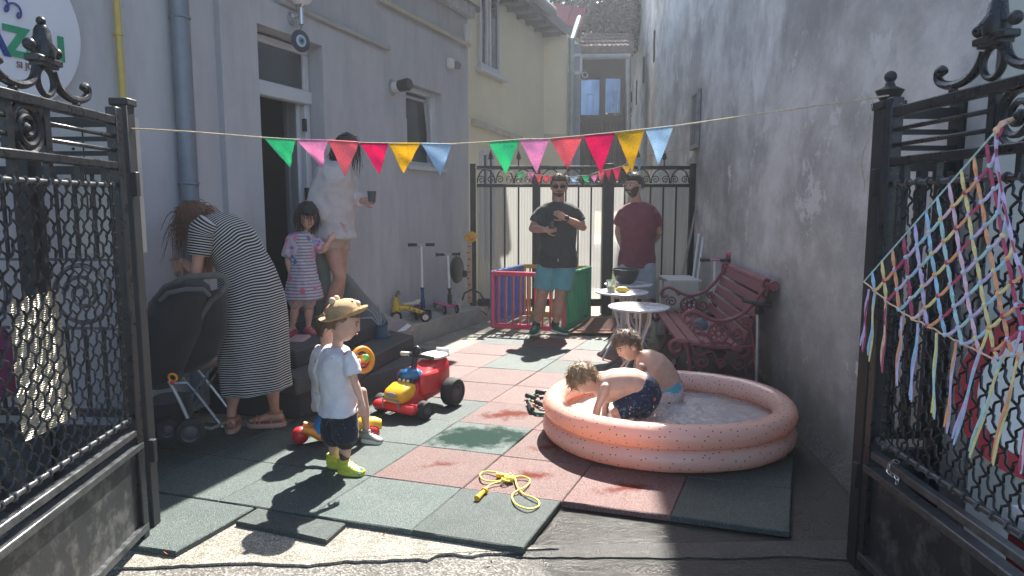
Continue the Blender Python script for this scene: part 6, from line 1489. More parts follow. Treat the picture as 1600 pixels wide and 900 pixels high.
def shorts(t,J,m,w_=1.0,k=1.0,leg=1.0,ln=.8,e=.016,flare=.02,name='shorts',top=.06,vs=.009,disp=(.005,7),secs=None,fn=None,low=None):
    mb=MB(); S=secs or torso_secs(J,w_,k,e)[:3]
    if not secs: pel,ch=V(J['pel']),V(J['ch']); ax=(ch-pel).normalized(); c,r,a,f,b=S[-1]; S.append((c+ax*top,r,a*.94,f,b*.96))
    mb.loft(S,28)
    for i in (0,1):
        hp,kn,an=V(J['hip'][i]),V(J['kn'][i]),V(J['an'][i]); l=leg*k
        e1=hp.lerp(kn,min(1,ln)); mb.tube([hp.lerp(V(J['pel']),.25),hp,hp.lerp(e1,.5),e1],[.085*l+e,.092*l+e,.086*l+e+flare*.4,.078*l*(1-.25*min(1,ln))+e+flare],20); mb.ball(hp,.086*l+e)
        if ln>1: e2=kn.lerp(an,ln-1); mb.ball(kn,.056*l+e+flare*.5); mb.tube([kn,kn.lerp(e2,.5),e2],[.058*l+e+flare*.6,.060*l+e+flare*.5,.050*l+e+flare*.5],18)
    return voxel(mb,name,m,t,vs,4,disp,None,fn)
def Kf(y): return lambda px,py,dy=0: P(px,py,y+dy)
def person(label,base): return thing('person',label,'person',base)
hair_br=mat('brown_hair',(.075,.042,.025),.55,0,.35,30,.6,200,.002); hair_dk=mat('dark_hair',(.022,.016,.014),.5,0,.35,30,.6,200,.002); hair_lt=mat('fair_hair',(.26,.165,.085),.5,0,.35,30,.6,200,.002); hair_au=mat('auburn_hair',(.16,.075,.045),.55,0,.35,30,.6,200,.002)
def short_mask(front=.15,low=-.35,side=.0):
    def f(d):
        lim=front if d.y>.35 else (low if d.y<-.1 else low+(front-low)*((d.y+.1)/.45)**1.2)
        if abs(d.x)>.8 and d.y>-.25: lim=max(lim,.02+side)
        return (d.z-lim)/.12
    return f
# ---- 1 man in charcoal t-shirt and teal shorts
k_=Kf(7.55); t=person('man in sunglasses, charcoal t-shirt and teal shorts holding a dark cup',G(856,526))
J=dict(pel=k_(871,404,.0),ch=k_(872,352,.0),nk=k_(873,316,.0),pr=(-1,0,0),cr=(-1,.05,0),sh=[k_(845,332),k_(899,332)],el=[k_(832,357,-.02),k_(911,355,-.02)],wr=[k_(851,359,-.24),k_(884,341,-.25)],hip=[k_(857,410),k_(884,410)],kn=[k_(847,463,-.03),k_(875,463,-.02)],an=[k_(838,515,.0),k_(868,511,.05)])
J['an'][0].z=.085; J['an'][1].z=.085
H=Head(k_(873.5,291,-.02),(-.06,-1,-.10),UZ,.25)
body(t,J,H,1.28,1.0,1.12,1.12,hands=[((.9,-.25,.1),(.1,.35,.3),-1,.75),((-.8,-.1,.35),(.1,.9,-.1),1,.55)],belly_=0) if False else body(t,J,H,1.28,1.0,1.12,1.12,hands=[((.95,-.15,.1),(.25,.9,.1),-1,.8),((-.8,-.05,.45),(.1,1,.1),1,.5)],neck=1.15)
H.face(t,browed=True,brow=(.05,.035,.025)); H.hair(t,hair_br,short_mask(.42,-.30,.05),.010,340,.026,.0024,lambda d:V((.3,.5,.5)) if d.y>.1 else V((d.x*.2,-.3,-.9)),3)
tee=fabric('charcoal_tee',(.055,.058,.058),.9); shirt(t,J,tee,1.20,1.0,.026,1.12,.62,.12,belly=.02)
shorts(t,J,fabric('teal_cotton',(.16,.40,.44),.9),1.10,1.0,1.12,.80,.014,.03,top=.02)
mb=MB(); mb.tube([k_(872,404,-.17),k_(872,409,-.18)],.004,5); O(mb,'drawstring',whitep,t)
grn_s=fabric('green_canvas',(.02,.13,.07)); sock=fabric('charcoal_sock',(.03,.03,.032))
for i,td in ((0,(-.25,-1,0)),(1,(.55,-.85,0))): shoe(t,J['an'][i],td,.29,grn_s,whitep,.085,.10); mb=MB(); a=J['an'][i]; mb.tube([a-UZ*.03,a+UZ*.045],[.047,.045],14); O(mb,'sock',sock,t)
mb=MB()
for sx in (-1,1): mb.loft([(H.T((sx*.033,.098,.004)),H.R@V((1,0,0)),.028,H.R@V((0,0,1)),.019),(H.T((sx*.033,.102,.003)),H.R@V((1,0,0)),.026,H.R@V((0,0,1)),.017)],18,ex=2.8); mb.tube([H.T((sx*.060,.096,.010)),H.T((sx*.080,.06,.012)),H.T((sx*.083,-.005,.008))],.003,5)
mb.tube([H.T((-.012,.100,.008)),H.T((.012,.100,.008))],.003,5); O(mb,'sunglasses',mat('dark_lens',(.008,.007,.009),.35,spec=.15),t)
mb=MB(); wv_=J['wr'][1]; wd_=(J['wr'][1]-J['el'][1]).normalized(); mb.torus(wv_-wd_*.01,.030,.007,wd_,20,6); mb.box(wv_-wd_*.01+V((0,-.034,.01)),(.036,.012,.040),None,.005); O(mb,'wrist_watch',blackp,t)
# beard shadow
def beard(H,t,m,full=1.0,seed=2):
    def mk(d): return min((-.50+.50*min(1,abs(d.x)*1.25)-d.z)/.10,(d.y+.08)/.15)*(1 if not(abs(d.x)<.30 and d.z>-.60 and d.z<-.40 and d.y>0) else .0) if full>=1 else min((-.42-d.z)/.15,(d.y+.0)/.15)
    mb=MB(); pts=[]
    for d in dirs(44,34):
        w_=max(0,min(1,mk(d))); p=head_pos(d,H.kid); n_=V((d.x/.076,d.y/.097,d.z/.118)).normalized(); pts.append(H.T(p+n_*(-.010*(1-w_)+w_*(.004*full+.002*noise.noise(d*14)))))
    sphere_add(mb,pts,44,34); 
    mb.tube([H.T((-.026,.092,-.047)),H.T((-.010,.104,-.041)),H.T((.010,.104,-.041)),H.T((.026,.092,-.047))],[.003,.0045*full+.001,.0045*full+.001,.003],6)
    O(mb,'beard',m,t,180)
beard(H,t,mat('brown_stubble',(.11,.06,.04),.9),.6)
cupm=mat('dark_cup',(.05,.06,.075),.5)
def cup(label,c,d=(0,0,1),r=.036,h=.085):
    o=thing('cup',label,'cup',c); mb=MB(); mb.lathe([(0,-h/2),(r*.78,-h/2),(r,h/2),(r*.93,h/2),(r*.72,-h/2+.006),(0,-h/2+.006)],c,d,22); pb('cup_shell',mb,cupm,o); mb=MB(); mb.lathe([(0,h*.28),(r*.88,h*.28)],c,d,20); pb('coffee',mb,mat('coffee',(.06,.03,.015),.2),o)
cup('dark cup in the hand of the man in teal shorts',k_(862,351,-.285))
# ---- 2 man in maroon t-shirt
k_=Kf(7.35); t=person('bearded man with glasses in a maroon t-shirt standing behind the round tables',G(1005,527))
J=dict(pel=k_(995,408,.02),ch=k_(997,356,.0),nk=k_(995,317,.02),pr=(-.93,.35,0),cr=(-.93,.38,0),sh=[k_(973,333,.06),k_(1021,334,-.06)],el=[k_(966,362,.12),k_(1029,362,.0)],wr=[k_(975,392,.16),k_(1018,382,.22)],hip=[k_(984,413,.03),k_(1007,413,-.02)],kn=[k_(982,466,.0),k_(1010,466,-.04)],an=[k_(983,517,.05),k_(1010,520,0)])
J['an'][0].z=.085; J['an'][1].z=.085
H=Head(k_(990,290,-.03),(-.72,-.68,-.06),UZ,.245)
body(t,J,H,1.10,1.0,1.05,1.0,hands=[((0,.2,-1),(-.9,0,0),1,.4),((-.5,.6,-.5),(0,0,1),1,.4)])
H.face(t); H.hair(t,hair_dk,short_mask(.40,-.28,.0),.016,340,.034,.0026,lambda d:V((-.2,.3,.8)) if d.y>.0 else V((d.x*.2,-.3,-.9)),5)
beard(H,t,mat('black_beard',(.045,.03,.022),.9),1.0)
shirt(t,J,fabric('maroon_tee',(.20,.045,.065),.9),1.12,1.0,.020,1.05,.62,.085)
shorts(t,J,fabric('washed_jeans',(.38,.42,.45),.9),1.06,1.0,1.05,1.0,.018,.022,'jeans_shorts')
for i,td in ((0,(-.6,-.8,0)),(1,(-.3,-.95,0))): shoe(t,J['an'][i],td,.29,mat('grey_trainer',(.30,.30,.31),.7),whitep,.085,.10)
mb=MB()
for sx in (-1,1): mb.torus(H.T((sx*.032,.103,.003)),.022,.0018,H.R@V((0,1,0)),20,5); mb.tube([H.T((sx*.054,.100,.008)),H.T((sx*.080,.06,.010)),H.T((sx*.083,-.005,.008))],.0018,5)
mb.tube([H.T((-.010,.104,.006)),H.T((.010,.104,.006))],.0018,5); O(mb,'glasses',steel,t)
# ---- 3 woman in white shirt
k_=Kf(5.6); t=person('dark haired woman in loose white shirt and beige shorts at the doorway',V((-1.46,5.6,.42)))
J=dict(pel=k_(521,366),ch=k_(518,295),nk=k_(527,252),pr=(.15,-.98,0),cr=(.30,-.95,0),sh=[k_(508,268,-.12),k_(541,268,.12)],el=[k_(493,320,-.16),k_(548,311,.12)],wr=[k_(516,346,-.17),k_(569,314,.02)],hip=[k_(516,376,-.06),k_(528,376,.07)],kn=[k_(531,434,-.10),k_(532,432,.06)],an=[k_(507,494,-.05),k_(522,492,.10)])
H=Head(k_(540,233,-.02),(.80,-.45,-.42),(.35,-.1,1),.225)
body(t,J,H,.95,.94,.86,.92,hands=[((.80,-.0,-.45),(.1,.9,.0),-1,.25),((.95,-.25,.05),(-.1,-.7,.3),1,.65)],feet=((.8,-.5,0),(.8,-.4,0)),hk=1.0)
H.face(t)
H.hair(t,hair_dk,lambda d:(d.z-(.35 if d.y>.45 else -.8))/.15 if d.y<.55 or d.z>.3 else 0,.016,260,.15,.0034,lambda d:V((d.x*.3,-.3+.9*(d.y>0)*.2,-.7)),11,curl=.006)
whs=fabric('white_linen',(.62,.58,.57),.85,.12)
shirt(t,J,whs,1.15,.98,.034,.9,1.78,.06,'shirt',.10,.01,.009,(.012,5.5),sle=.026)
shorts(t,J,fabric('beige_cotton',(.50,.40,.33)),1.0,.94,.95,.26,.014,.012)
for i in (0,1): mb=MB(); a=J['an'][i]; mb.loft([(V((a.x+.04,a.y-.02,.42+z)),(.85,-.5,0),.12,(.5,.85,0),.045) for z in (0,.022)],18); O(mb,'sandal_sole',mat('tan_sole',(.22,.13,.09),.7),t)
cup('dark blue cup held out by the woman in the white shirt',k_(581,307,-.03))
tb=MB(); tb.loft([(k_(a,b,.0),(1,0,0),w_/FP*5.6,(0,1,0),.05) for a,b,w_ in ((497,378,6),(499,392,13),(501,415,15),(502,440,15),(503,470,13),(503,492,12))],16); tag(O(tb,'tote_bag',fabric('sage_canvas',(.20,.23,.21)),sharp=180),'sage grey cloth bag hanging behind the small girl','bag')
# ---- 4 girl in striped dress
k_=Kf(5.25); t=person('small girl with a dark bob in a striped pinafore dress',V((-1.59,5.25,.42)))
kd=.60
J=dict(pel=k_(473,430),ch=k_(472,392),nk=k_(473,362),pr=(-.8,-.45,0),cr=(-.82,-.5,0),sh=[k_(455,372,-.03),k_(490,373,.05)],el=[k_(449,403,-.03),k_(505,391,-.02)],wr=[k_(455,432,-.07),k_(514,377,-.03)],hip=[k_(465,437,-.02),k_(481,437,.04)],kn=[k_(462,475,-.03),k_(482,475,.02)],an=[k_(457,509,-.02),k_(482,510,.03)])
H=Head(k_(480,338,-.03),(.52,-.80,-.22),UZ,.195,True)
body(t,J,H,.9,kd,.95,.95,skin_k,.006,hands=[((.1,-.2,-1),(.8,.2,0),-1,.35),((.5,.1,.7),(0,.8,0),1,.3)],feet=((-.2,-1,0),(.7,-.7,0)),hk=1.0)
H.face(t); H.hair(t,hair_dk,lambda d:(d.z-(.22 if d.y>.3 else -.95))/.1 if (d.y<.42 or d.z>.22) else 0,.022,420,.075,.0030,lambda d:V((d.x*.2,.1,-1)),17,amp=.004)
flor=fabric('floral_tee',(.60,.45,.50),.9,patt=seq(blobs(26,.42,[(.12,.40,.42),(.70,.18,.30),(.20,.20,.55),(.65,.50,.60)],.1)))
shirt(t,J,flor,.95,kd,.014,.95,.95,.02,'tee',sle=.016,vs=.008,disp=(.004,12))
dm=fabric('striped_pinafore',(.58,.52,.56),.9,patt=seq(stripes(42,.55,(.24,.22,.30),'z'),blobs(11,.22,[(.65,.16,.22),(.12,.16,.35),(.60,.30,.35)],.03)))
mb=MB(); D=[(362,15,.040),(372,26,.055),(390,30,.068),(404,29,.068),(418,36,.082),(440,46,.10),(466,57,.12)]
mb.loft([(k_(473+ (466-362)*0+ (b-362)*.012,b,0),(1,0,0),w_/2/FP*5.25+.006,(0,1,0),d_+.02) for b,w_,d_ in D],40); 
voxel(mb,'pinafore_dress',dm,t,.008,2,(.010,13),None)
shorts(t,J,fabric('patterned_leggings',(.50,.40,.38),patt=blobs(30,.3,[(.45,.2,.2),(.3,.35,.3)])),.9,kd,.95,1.08,.010,.008,'leggings')
for i,td in ((0,(-.2,-1,0)),(1,(.7,-.7,0))):
    a=J['an'][i]; td=nrm(td); mb=MB(); g=V((a.x,a.y,.425)); s_=td.cross(UZ); mb.loft([(g+td*.03+UZ*z,td,.085,s_,.034) for z in (0,.015)],18,ex=2.5)
    for q_ in (-.02,.03,.075): mb.tube([g+td*q_-s_*.032+UZ*.015,g+td*q_+UZ*(.055-.2*max(0,q_)),g+td*q_+s_*.032+UZ*.015],.008,6)
    O(mb,'sandal',mat('coral_pink',(.65,.09,.16),.5),t)
# ---- 5 bending woman in striped dress
Y5=4.2; k_=Kf(Y5); t=person('auburn haired woman bending over in a long black and white striped dress',V(G(395,680)))
J=dict(pel=k_(395,468),ch=k_(352,372),nk=k_(327,345),pr=(-.1,1,0),cr=(-.1,1,0),sh=[k_(333,352,.17),k_(316,358,-.17)],el=[k_(325,425,.20),k_(307,424,-.20)],wr=[k_(300,415,.14),k_(287,409,-.10)],hip=[k_(385,478,.09),k_(402,478,-.06)],kn=[k_(368,575,.06),k_(420,570,.02)],an=[k_(362,664,-.0),k_(430,652,.10)])
J['hip'][0],J['hip'][1]=k_(380,480,-.07),k_(412,476,.07)
J['an'][0].z=.095; J['an'][1].z=.095
H=Head(k_(310,347,-.02),(-.62,.35,-.70),(-.75,.0,.60),.225)
body(t,J,H,.9,.92,.90,.90,hands=[((-.7,0,.4),(0,-.3,-1),1,.5),((-.55,.15,-.35),(.2,.9,-.3),1,.7)],feet=((-.25,.95,0),(-.98,-.1,0)))
H.hair(t,hair_au,lambda d:(d.z-(.25 if d.y>.3 else -.85))/.15,.024,520,.20,.0030,lambda d:V((d.x*.5,-.3,-.6)),23,amp=.012,curl=.012,jit=1.0)
secs=[((303,352),(318,335),.09),((309,374),(345,331),.15),((321,393),(372,339),.17),((333,407),(393,358),.165),((341,425),(411,388),.155),((343,447),(427,417),.16),((343,472),(440,451),.175),((343,502),(446,485),.18),((343,532),(448,519),.18),((344,562),(450,551),.175),((346,592),(451,581),.17),((349,613),(453,603),.17)]
mb=MB(); fin=[];ks=[]; acc=0; pc=None
n_sub=9
for i in range(len(secs)-1):
    for q_ in range(n_sub):
        u=q_/n_sub; lo=V(secs[i][0]).to_2d() if False else None
        def ip(j): 
            p0=secs[max(0,i-1)];p1=secs[i];p2=secs[i+1];p3=secs[min(len(secs)-1,i+2)]
            def c(a,b,cc,d): return .5*((2*b)+(cc-a)*u+(2*a-5*b+4*cc-d)*u*u+(-a+3*b-3*cc+d)*u**3)
            if j<2: return (c(p0[j][0],p1[j][0],p2[j][0],p3[j][0]),c(p0[j][1],p1[j][1],p2[j][1],p3[j][1]))
            return c(p0[2],p1[2],p2[2],p3[2])
        a=k_(*ip(0));b=k_(*ip(1)); c_=(a+b)/2; 
        if pc is not None: acc+=(c_-pc).length
        pc=c_; fin.append((c_,(b-a).normalized(),(b-a).length/2,V((0,1,0)),ip(2))); ks.append(acc)
a=k_(349,615);b=k_(453,604); fin.append(((a+b)/2,(b-a).normalized(),(b-a).length/2,V((0,1,0)),.17)); ks.append(acc+.02)
n=64; vs=[];av=[]
for i,(c_,rv,a_,fv,b_) in enumerate(fin):
    tt=i/len(fin)
    for q_ in range(n):
        th=2*PI*q_/n; fold=1+max(0,tt-.35)*.07*math.sin(th*7+2.2*noise.noise(V((0,0,tt*3))))+.025*noise.noise(V((math.cos(th)*2,math.sin(th)*2,tt*9)))
        vs.append(c_+rv*(a_*math.cos(th)*fold)+fv*(b_*math.sin(th)*fold)); av.append(ks[i]+.012*noise.noise(V((math.cos(th)*1.5,math.sin(th)*1.5,tt*6)))+.03*tt*(1 if math.cos(th)>0 else .6)*0)
fs=[]
for i in range(len(fin)-1):
    for q_ in range(n): fs.append((i*n+q_,i*n+(q_+1)%n,(i+1)*n+(q_+1)%n,(i+1)*n+q_))
fs.append(tuple(range(n))); mb.add(vs,fs,av)
for sg,i_ in ((1,1),(-1,0)):   # sleeves
    sh=J['sh'][i_];el=J['el'][i_]; d=(el-sh).normalized(); pts=[sh-d*.05+V((.03,0,.0)),sh,sh+d*.04,sh+d*.09,sh+d*.14,sh+d*.155]; rs=[.055,.072,.072,.068,.064,.060]
    mb.tube(pts,rs,28,av=[.02,.07,.11,.16,.21,.225])
strp=fabric('striped_jersey',(.52,.51,.49),.9,weave=600,patt=stripes(68,.40,(.016,.016,.020)))
dr=O(mb,'striped_dress',strp,t,180)
sandm=mat('tan_leather',(.30,.14,.09),.6)
for i,td in ((0,(-.25,.95,0)),(1,(-.98,-.1,0))):
    a=J['an'][i]; td=nrm(td); s_=td.cross(UZ); g=V((a.x,a.y,.0)); mb=MB(); mb.loft([(g+td*.055+UZ*z,td,.125*w_,s_,.046*w_) for z,w_ in ((0,.95),(.004,1),(.028,1),(.03,.97))],24,ex=2.4); sl=O(mb,'sandal_sole',mat('pale_sole',(.40,.27,.22),.7),t)
    mb=MB(); mb.torus(a+UZ*.0+V((0,0,.0)),.040,.008,UZ,20,6)
    for q_ in (.02,.09,.12): mb.tube([g+td*q_-s_*.042+UZ*.03,g+td*q_-s_*.03+UZ*.06,g+td*q_+UZ*(.085-.25*q_),g+td*q_+s_*.03+UZ*.06,g+td*q_+s_*.042+UZ*.03],.008,6)
    mb.tube([g-td*.05-s_*.02+UZ*.03,g-td*.045+UZ*.075,g-td*.05+s_*.02+UZ*.03],.010,6); O(mb,'sandal_strap',sandm,t)
# ---- 6 toddler with straw hat
Y6=3.55; k_=Kf(Y6); kd=.52; t=person('toddler in a straw animal hat, white t-shirt and navy shorts standing on the green tiles',G(540,738))
pr=nrm((.45,-.9,0))
J=dict(pel=k_(529,638),ch=k_(524,577),nk=k_(527,542),pr=pr,cr=nrm((.35,-.94,0)),sh=[k_(545,556,-.09),k_(512,556,.09)],el=[k_(554,596,-.10),k_(502,598,.10)],wr=[k_(565,628,-.12),k_(508,625,.10)],hip=[k_(538,645,-.035),k_(520,645,.035)],kn=[k_(540,686,-.03),k_(522,684,.04)],an=[k_(539,724,-.03),k_(522,712,.06)])
J['an'][0].z=.05; J['an'][1].z=.05
H=Head(k_(537,504,-.03),(.96,-.02,-.20),UZ,.198,True)
body(t,J,H,.98,kd,1.0,1.05,skin_k,.0045,hands=[((.05,-.1,-1),(.2,.9,0),-1,.35),((.2,0,-1),(-.2,-.9,0),1,.4)],hk=1.05)
H.face(t,brow=(.12,.07,.04)); H.hair(t,mat('light_brown_hair',(.20,.12,.07),.55,0,.3,30,.5,200,.002),short_mask(.35,-.45,.0),.006,180,.022,.002,None,31)
TW=1
wt=fabric('white_tee',(.70,.72,.78),.85,.15,patt=blobs(16,.07,[(.25,.25,.30),(.45,.35,.35)],.02)); shirt(t,J,wt,1.14,kd,.024,.95,.70,.035,'t_shirt',.10,.02,.006,(.0045,11),sle=.017)
shorts(t,J,fabric('navy_shorts',(.018,.022,.035),.9,patt=blobs(60,.12,[(.3,.3,.35)],.02)),1.02,kd,1.02,1.06,.015,.020,top=.0,vs=.006,disp=(.006,13))
straw,n_,l_,b_=nodes('straw_weave'); tt=tex(n_,l_,'Noise',14,4); r=ramp(n_,l_,tt.outputs[0],[(.3,(.40,.25,.12)),(.7,(.60,.42,.22))]); l_.new(r.outputs[0],b_.inputs['Base Color']); b_.inputs['Roughness'].default_value=.8
wv=tex(n_,l_,'Wave',75); wv.bands_direction='Z'; wv.inputs['Distortion'].default_value=1.5; wv.inputs['Detail'].default_value=3; wv.inputs['Detail Scale'].default_value=6; vv=tex(n_,l_,'Voronoi',160); bx=bump(n_,l_,wv.outputs[0],.7,.004,b_); bump(n_,l_,vv.outputs['Distance'],.6,.003,b_,bx)
hu=nrm((-.22,.0,1)); hc_=H.T((0,-.005,.045)); hr=H.R@V((1,0,0)); hf_=hu.cross(hr)*-1 if hu.cross(hr).dot(H.R@V((0,1,0)))<0 else hu.cross(hr)
mb=MB(); prof=[(.001,.085),(.030,.083),(.058,.073),(.078,.055),(.088,.03),(.090,.005),(.098,-.006),(.108,-.004),(.120,.002),(.122,.008),(.108,.003),(.098,.002),(.086,.0)]
vs=[];n=40
for r_,h_ in prof:
    for q_ in range(n):
        th=2*PI*q_/n; fx=math.sin(th); br=max(0,(r_-.09)/.046)
        hh=h_+br*(.030*max(0,fx)**2+.008*math.sin(th*3)); rr=r_*(1+.06*abs(fx))
        vs.append(hc_+hr*(rr*math.cos(th))+hf_*(rr*fx)+hu*hh)
mb.add(vs,[(i*n+q_,i*n+(q_+1)%n,(i+1)*n+(q_+1)%n,(i+1)*n+q_) for i in range(len(prof)-1) for q_ in range(n)])
hat=thing('straw_hat','woven straw sun hat with small animal ears worn by the toddler','hat',hc_); pb('hat_shell',mb,straw,hat,sharp=180)
for sx in (-1,1): mb=MB(); mb.ball(hc_+hr*sx*.040+hf_*.0+hu*.088-hf_*.03,(.018,.018,.020),12,8); pb('ear',mb,mat('pale_felt',(.62,.50,.36),.9),hat)
mb=MB(); mb.ball(hc_+hf_*.078+hu*.045,(.020,.024,.018),12,8); pb('muzzle',mb,MATS['pale_felt'],hat)
for sx in (-1,1): mb=MB(); mb.ball(hc_+hf_*.066+hr*sx*.028+hu*.062,.007,8,6); pb('bead_eye',mb,blackp,hat)
ysh=mat('lime_rubber_shoe',(.55,.58,.06),.5); 
for i,td in ((0,(.96,-.28,0)),(1,(.96,-.25,0))):
    a=J['an'][i]; shoe(t,a,td,.155,ysh,ysh,.05,.064,hk=.72)
    mb=MB(); d=nrm(td); s_=d.cross(UZ); g=V((a.x,a.y,0)); 
    for q_ in (.035,.07,.095): mb.tube([g+d*q_-s_*.028+UZ*.015,g+d*q_+UZ*(.05-.18*q_),g+d*q_+s_*.028+UZ*.015],.009,7)
    O(mb,'shoe_strap',mat('turquoise_strap',(.08,.38,.42),.8),t)
    mb=MB(); mb.tube([a+UZ*.03,a+UZ*.065],[.026,.029],14); O(mb,'ankle_band',mat('brown_band',(.12,.06,.045),.8),t)
# ---- 7 seated child on the ride-on toy
Y7=4.05; k7=Kf(Y7); k_=lambda px,py,dy=0: k7(px+max(0,(545-px)*.22),py,dy); kd=.50; t=person('child in a white patterned top sitting on the ride on toy behind the hatted toddler',G(520,690))
J=dict(pel=k_(500,628),ch=k_(494,574),nk=k_(498,542),pr=nrm((.25,-.95,0)),cr=nrm((.25,-.95,0)),sh=[k_(502,556,-.08),k_(497,556,.08)],el=[k_(528,578,-.09),k_(525,572,.08)],wr=[k_(554,566,-.07),k_(556,560,.05)],hip=[k_(506,632,-.045),k_(506,632,.045)],kn=[k_(566,612,-.06),k_(560,616,.07)],an=[k_(573,662,-.05),k_(565,662,.07)])
for q_ in (0,1): J['an'][q_].z=.06
H=Head(k_(505,514),(.95,.1,-.25),UZ,.185,True)
body(t,J,H,.95,kd,1.0,1.0,skin_k,.0055,hands=[((.8,0,.1),(0,.9,.1),-1,.7),((.8,0,.1),(0,-.9,.1),1,.7)])
H.face(t); H.hair(t,hair_br,short_mask(.3,-.6,.0),.008,260,.022,.0022,None,41)
shirt(t,J,fabric('white_print_top',(.66,.66,.66),.85,.1,patt=blobs(15,.13,[(.16,.17,.20),(.3,.3,.34)],.03)),1.12,kd,.018,.95,.6,.05,'top',.05,.02,.007,(.007,13))
shorts(t,J,fabric('white_print_shorts',(.60,.60,.60),.85,patt=blobs(15,.13,[(.16,.17,.20)],.03)),1.05,kd,1.0,.65,.014,.012,vs=.007)
for i,td in ((0,(.95,-.3,0)),(1,(.95,-.1,0))): shoe(t,J['an'][i],td,.14,mat('grey_child_shoe',(.26,.26,.25),.7),whitep,.06,.058,hk=.75)
# ---- 8 front boy in the pool
Y8=4.08; k_=Kf(Y8); kd=.60; t=person('bare backed boy with fair hair in navy printed trunks bending down in the pool',V((k_(985,600).x,Y8,.025)))
def pair_secs(k_,L): 
    out=[]
    for (a,b,d) in L: A=k_(*a);B=k_(*b); out.append(((A+B)/2,(B-A).normalized(),(B-A).length/2,V((0,1,0)),d))
    return out
J=dict(pel=k_(1008,618),ch=k_(962,600),nk=k_(941,597),pr=(0,1,0),cr=(0,1,0),sh=[k_(953,602,.09),k_(946,606,-.085)],el=[k_(946,636,.12),k_(934,636,-.12)],wr=[k_(944,664,.10),k_(928,664,-.12)],hip=[k_(1012,620,.06),k_(1003,622,-.06)],kn=[k_(985,652,.10),k_(962,645,-.08)],an=[k_(1012,672,.10),k_(985,678,-.08)])
for q_ in (0,1): J['an'][q_].z=.06
S=pair_secs(k_,[((926,612),(930,590),.05),((933,622),(940,583),.085),((946,628),(956,577),.105),((962,627),(976,575),.108),((978,624),(996,577),.102),((990,625),(1014,585),.098),((992,636),(1026,596),.095),((1000,646),(1030,612),.08)])
H=Head(k_(913,592,-.02),(-.50,-.12,-.85),(-.78,-.15,.60),.205,True)
body(t,J,H,1,kd,.95,.92,skin_k,.005,S,hands=[((-.1,0,-1),(-.9,0,0),1,.3),((-.2,0,-1),(-.9,0,0),1,.3)],feet=((-1,-.1,0),(-1,-.1,0)))
H.hair(t,hair_lt,short_mask(.25,-.55,.0),.010,460,.034,.0024,lambda d:V((d.x*.5,.5,-.4)),51,amp=.006,jit=.9)
H.face(t,brow=(.12,.08,.05))
fish=fabric('navy_swim',(.010,.016,.05),.6,patt=seq(blobs(26,.24,[(.03,.06,.14),(.02,.04,.10),(.45,.09,.05),(.02,.12,.16),(.02,.04,.10),(.08,.13,.20),(.01,.02,.06)],.08),blobs(55,.2,[(.03,.08,.16),(.01,.02,.06),(.15,.22,.26)],.06)))
S2=[((984,630),(1010,582),.108),((988,636),(1018,588),.112),((992,642),(1028,598),.108),((998,650),(1033,612),.095),((1004,654),(1030,624),.06)]
shorts(t,J,fish,1,kd,1.02,.93,.014,.006,'swim_trunks',vs=.006,secs=pair_secs(k_,S2),disp=(.005,13))
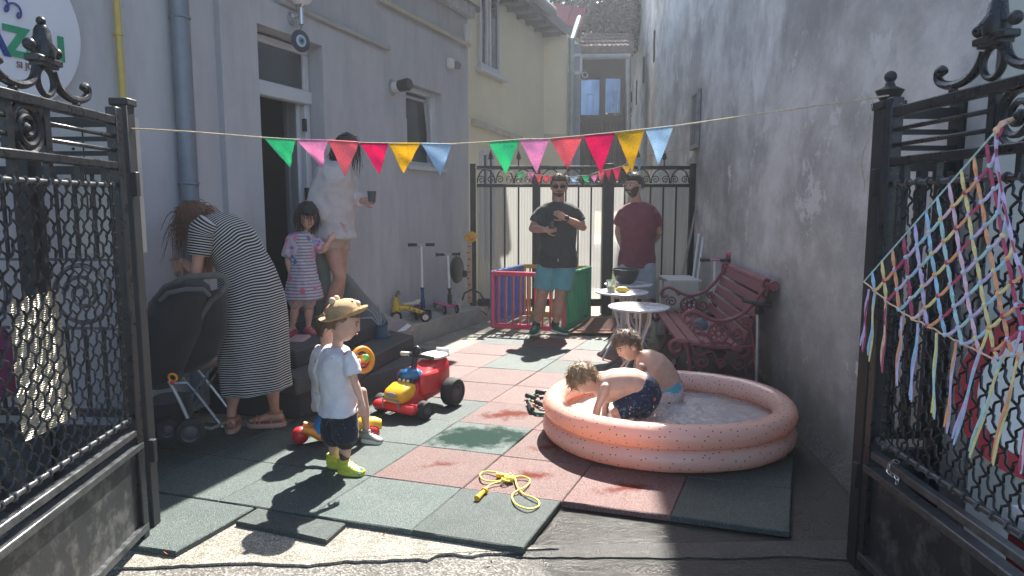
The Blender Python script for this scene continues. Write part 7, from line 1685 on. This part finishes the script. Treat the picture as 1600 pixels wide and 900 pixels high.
# ---- 9 rear boy in the pool
Y9=4.5; k_=Kf(Y9); kd=.60; t=person('bare backed boy with brown hair in white printed trunks standing further back in the pool',V((k_(1040,620).x,Y9,.025)))
J=dict(pel=k_(1050,615),ch=k_(1020,578),nk=k_(1004,559),pr=(-.1,1,0),cr=(-.1,1,0),sh=[k_(1012,574,.11),k_(1000,574,-.09)],el=[k_(1003,604,.12),k_(990,604,-.1)],wr=[k_(990,630,.10),k_(975,630,-.06)],hip=[k_(1054,618,.06),k_(1047,620,-.06)],kn=[k_(1046,648,.06),k_(1036,648,-.05)],an=[k_(1050,662,.08),k_(1042,662,-.04)])
for q_ in (0,1): J['an'][q_].z=.06; J['kn'][q_].z=min(J['kn'][q_].z,.27)
S=pair_secs(k_,[((994,570),(1003,547),.05),((992,586),(1018,546),.09),((1001,596),(1036,553),.112),((1013,603),(1050,567),.108),((1024,609),(1060,583),.10),((1030,618),(1066,602),.098),((1034,634),(1066,622),.09)])
H=Head(k_(981,540,-.02),(-.80,-.38,-.45),(-.4,0,1),.205,True)
body(t,J,H,1,kd,.95,.92,skin_k,.0055,S,hands=[((-.3,0,-1),(-.9,0,0),1,.3),((-.3,0,-1),(-.9,0,0),1,.3)],feet=((-1,-.3,0),(-1,-.3,0)))
H.hair(t,mat('mid_brown_hair',(.14,.085,.05),.5,0,.35,30,.6,200,.002),short_mask(.28,-.55,.0),.012,460,.034,.0024,lambda d:V((d.x*.5,.3,-.6)),61,amp=.006,jit=.8)
H.face(t,brow=(.10,.07,.05))
wp=fabric('white_swim',(.55,.50,.50),.6,patt=blobs(22,.30,[(.35,.06,.08),(.10,.16,.30),(.55,.50,.50),(.20,.10,.10)],.05))
shorts(t,J,wp,1,kd,1.0,.88,.014,.004,'swim_trunks',vs=.0065,secs=pair_secs(k_,[((1027,611),(1062,594),.108),((1030,622),(1068,606),.11),((1034,634),(1067,620),.10),((1038,642),(1062,632),.07)]),disp=(.004,13))
mb=MB(); S3=pair_secs(k_,[((1026,608),(1060,590),.112),((1029,615),(1065,599),.115),((1030,618),(1066,602),.112)]); mb.loft(S3,28); O(mb,'waistband',fabric('turquoise_band',(.10,.42,.55),.7),t,60)
# ================================================================ AIR: thin haze added to stand in for the lens flare veil
hz=bpy.data.materials.new('flare_haze_air'); hz.use_nodes=True; n=hz.node_tree.nodes; l=hz.node_tree.links
n.remove(n['Principled BSDF']); pv=n.new('ShaderNodeVolumePrincipled'); pv.inputs['Color'].default_value=(.86,.92,1,1); pv.inputs['Density'].default_value=.0032; pv.inputs['Anisotropy'].default_value=.6
l.new(pv.outputs[0],n['Material Output'].inputs['Volume'])
mb=MB(); mb.box((0,13,5.5),(29,43.5,13.4)); hb=O(mb,'flare_haze',None,None,None,kind='stuff'); hb.data.materials.append(hz)
SC.cycles.volume_bounces=1; SC.cycles.volume_step_rate=4
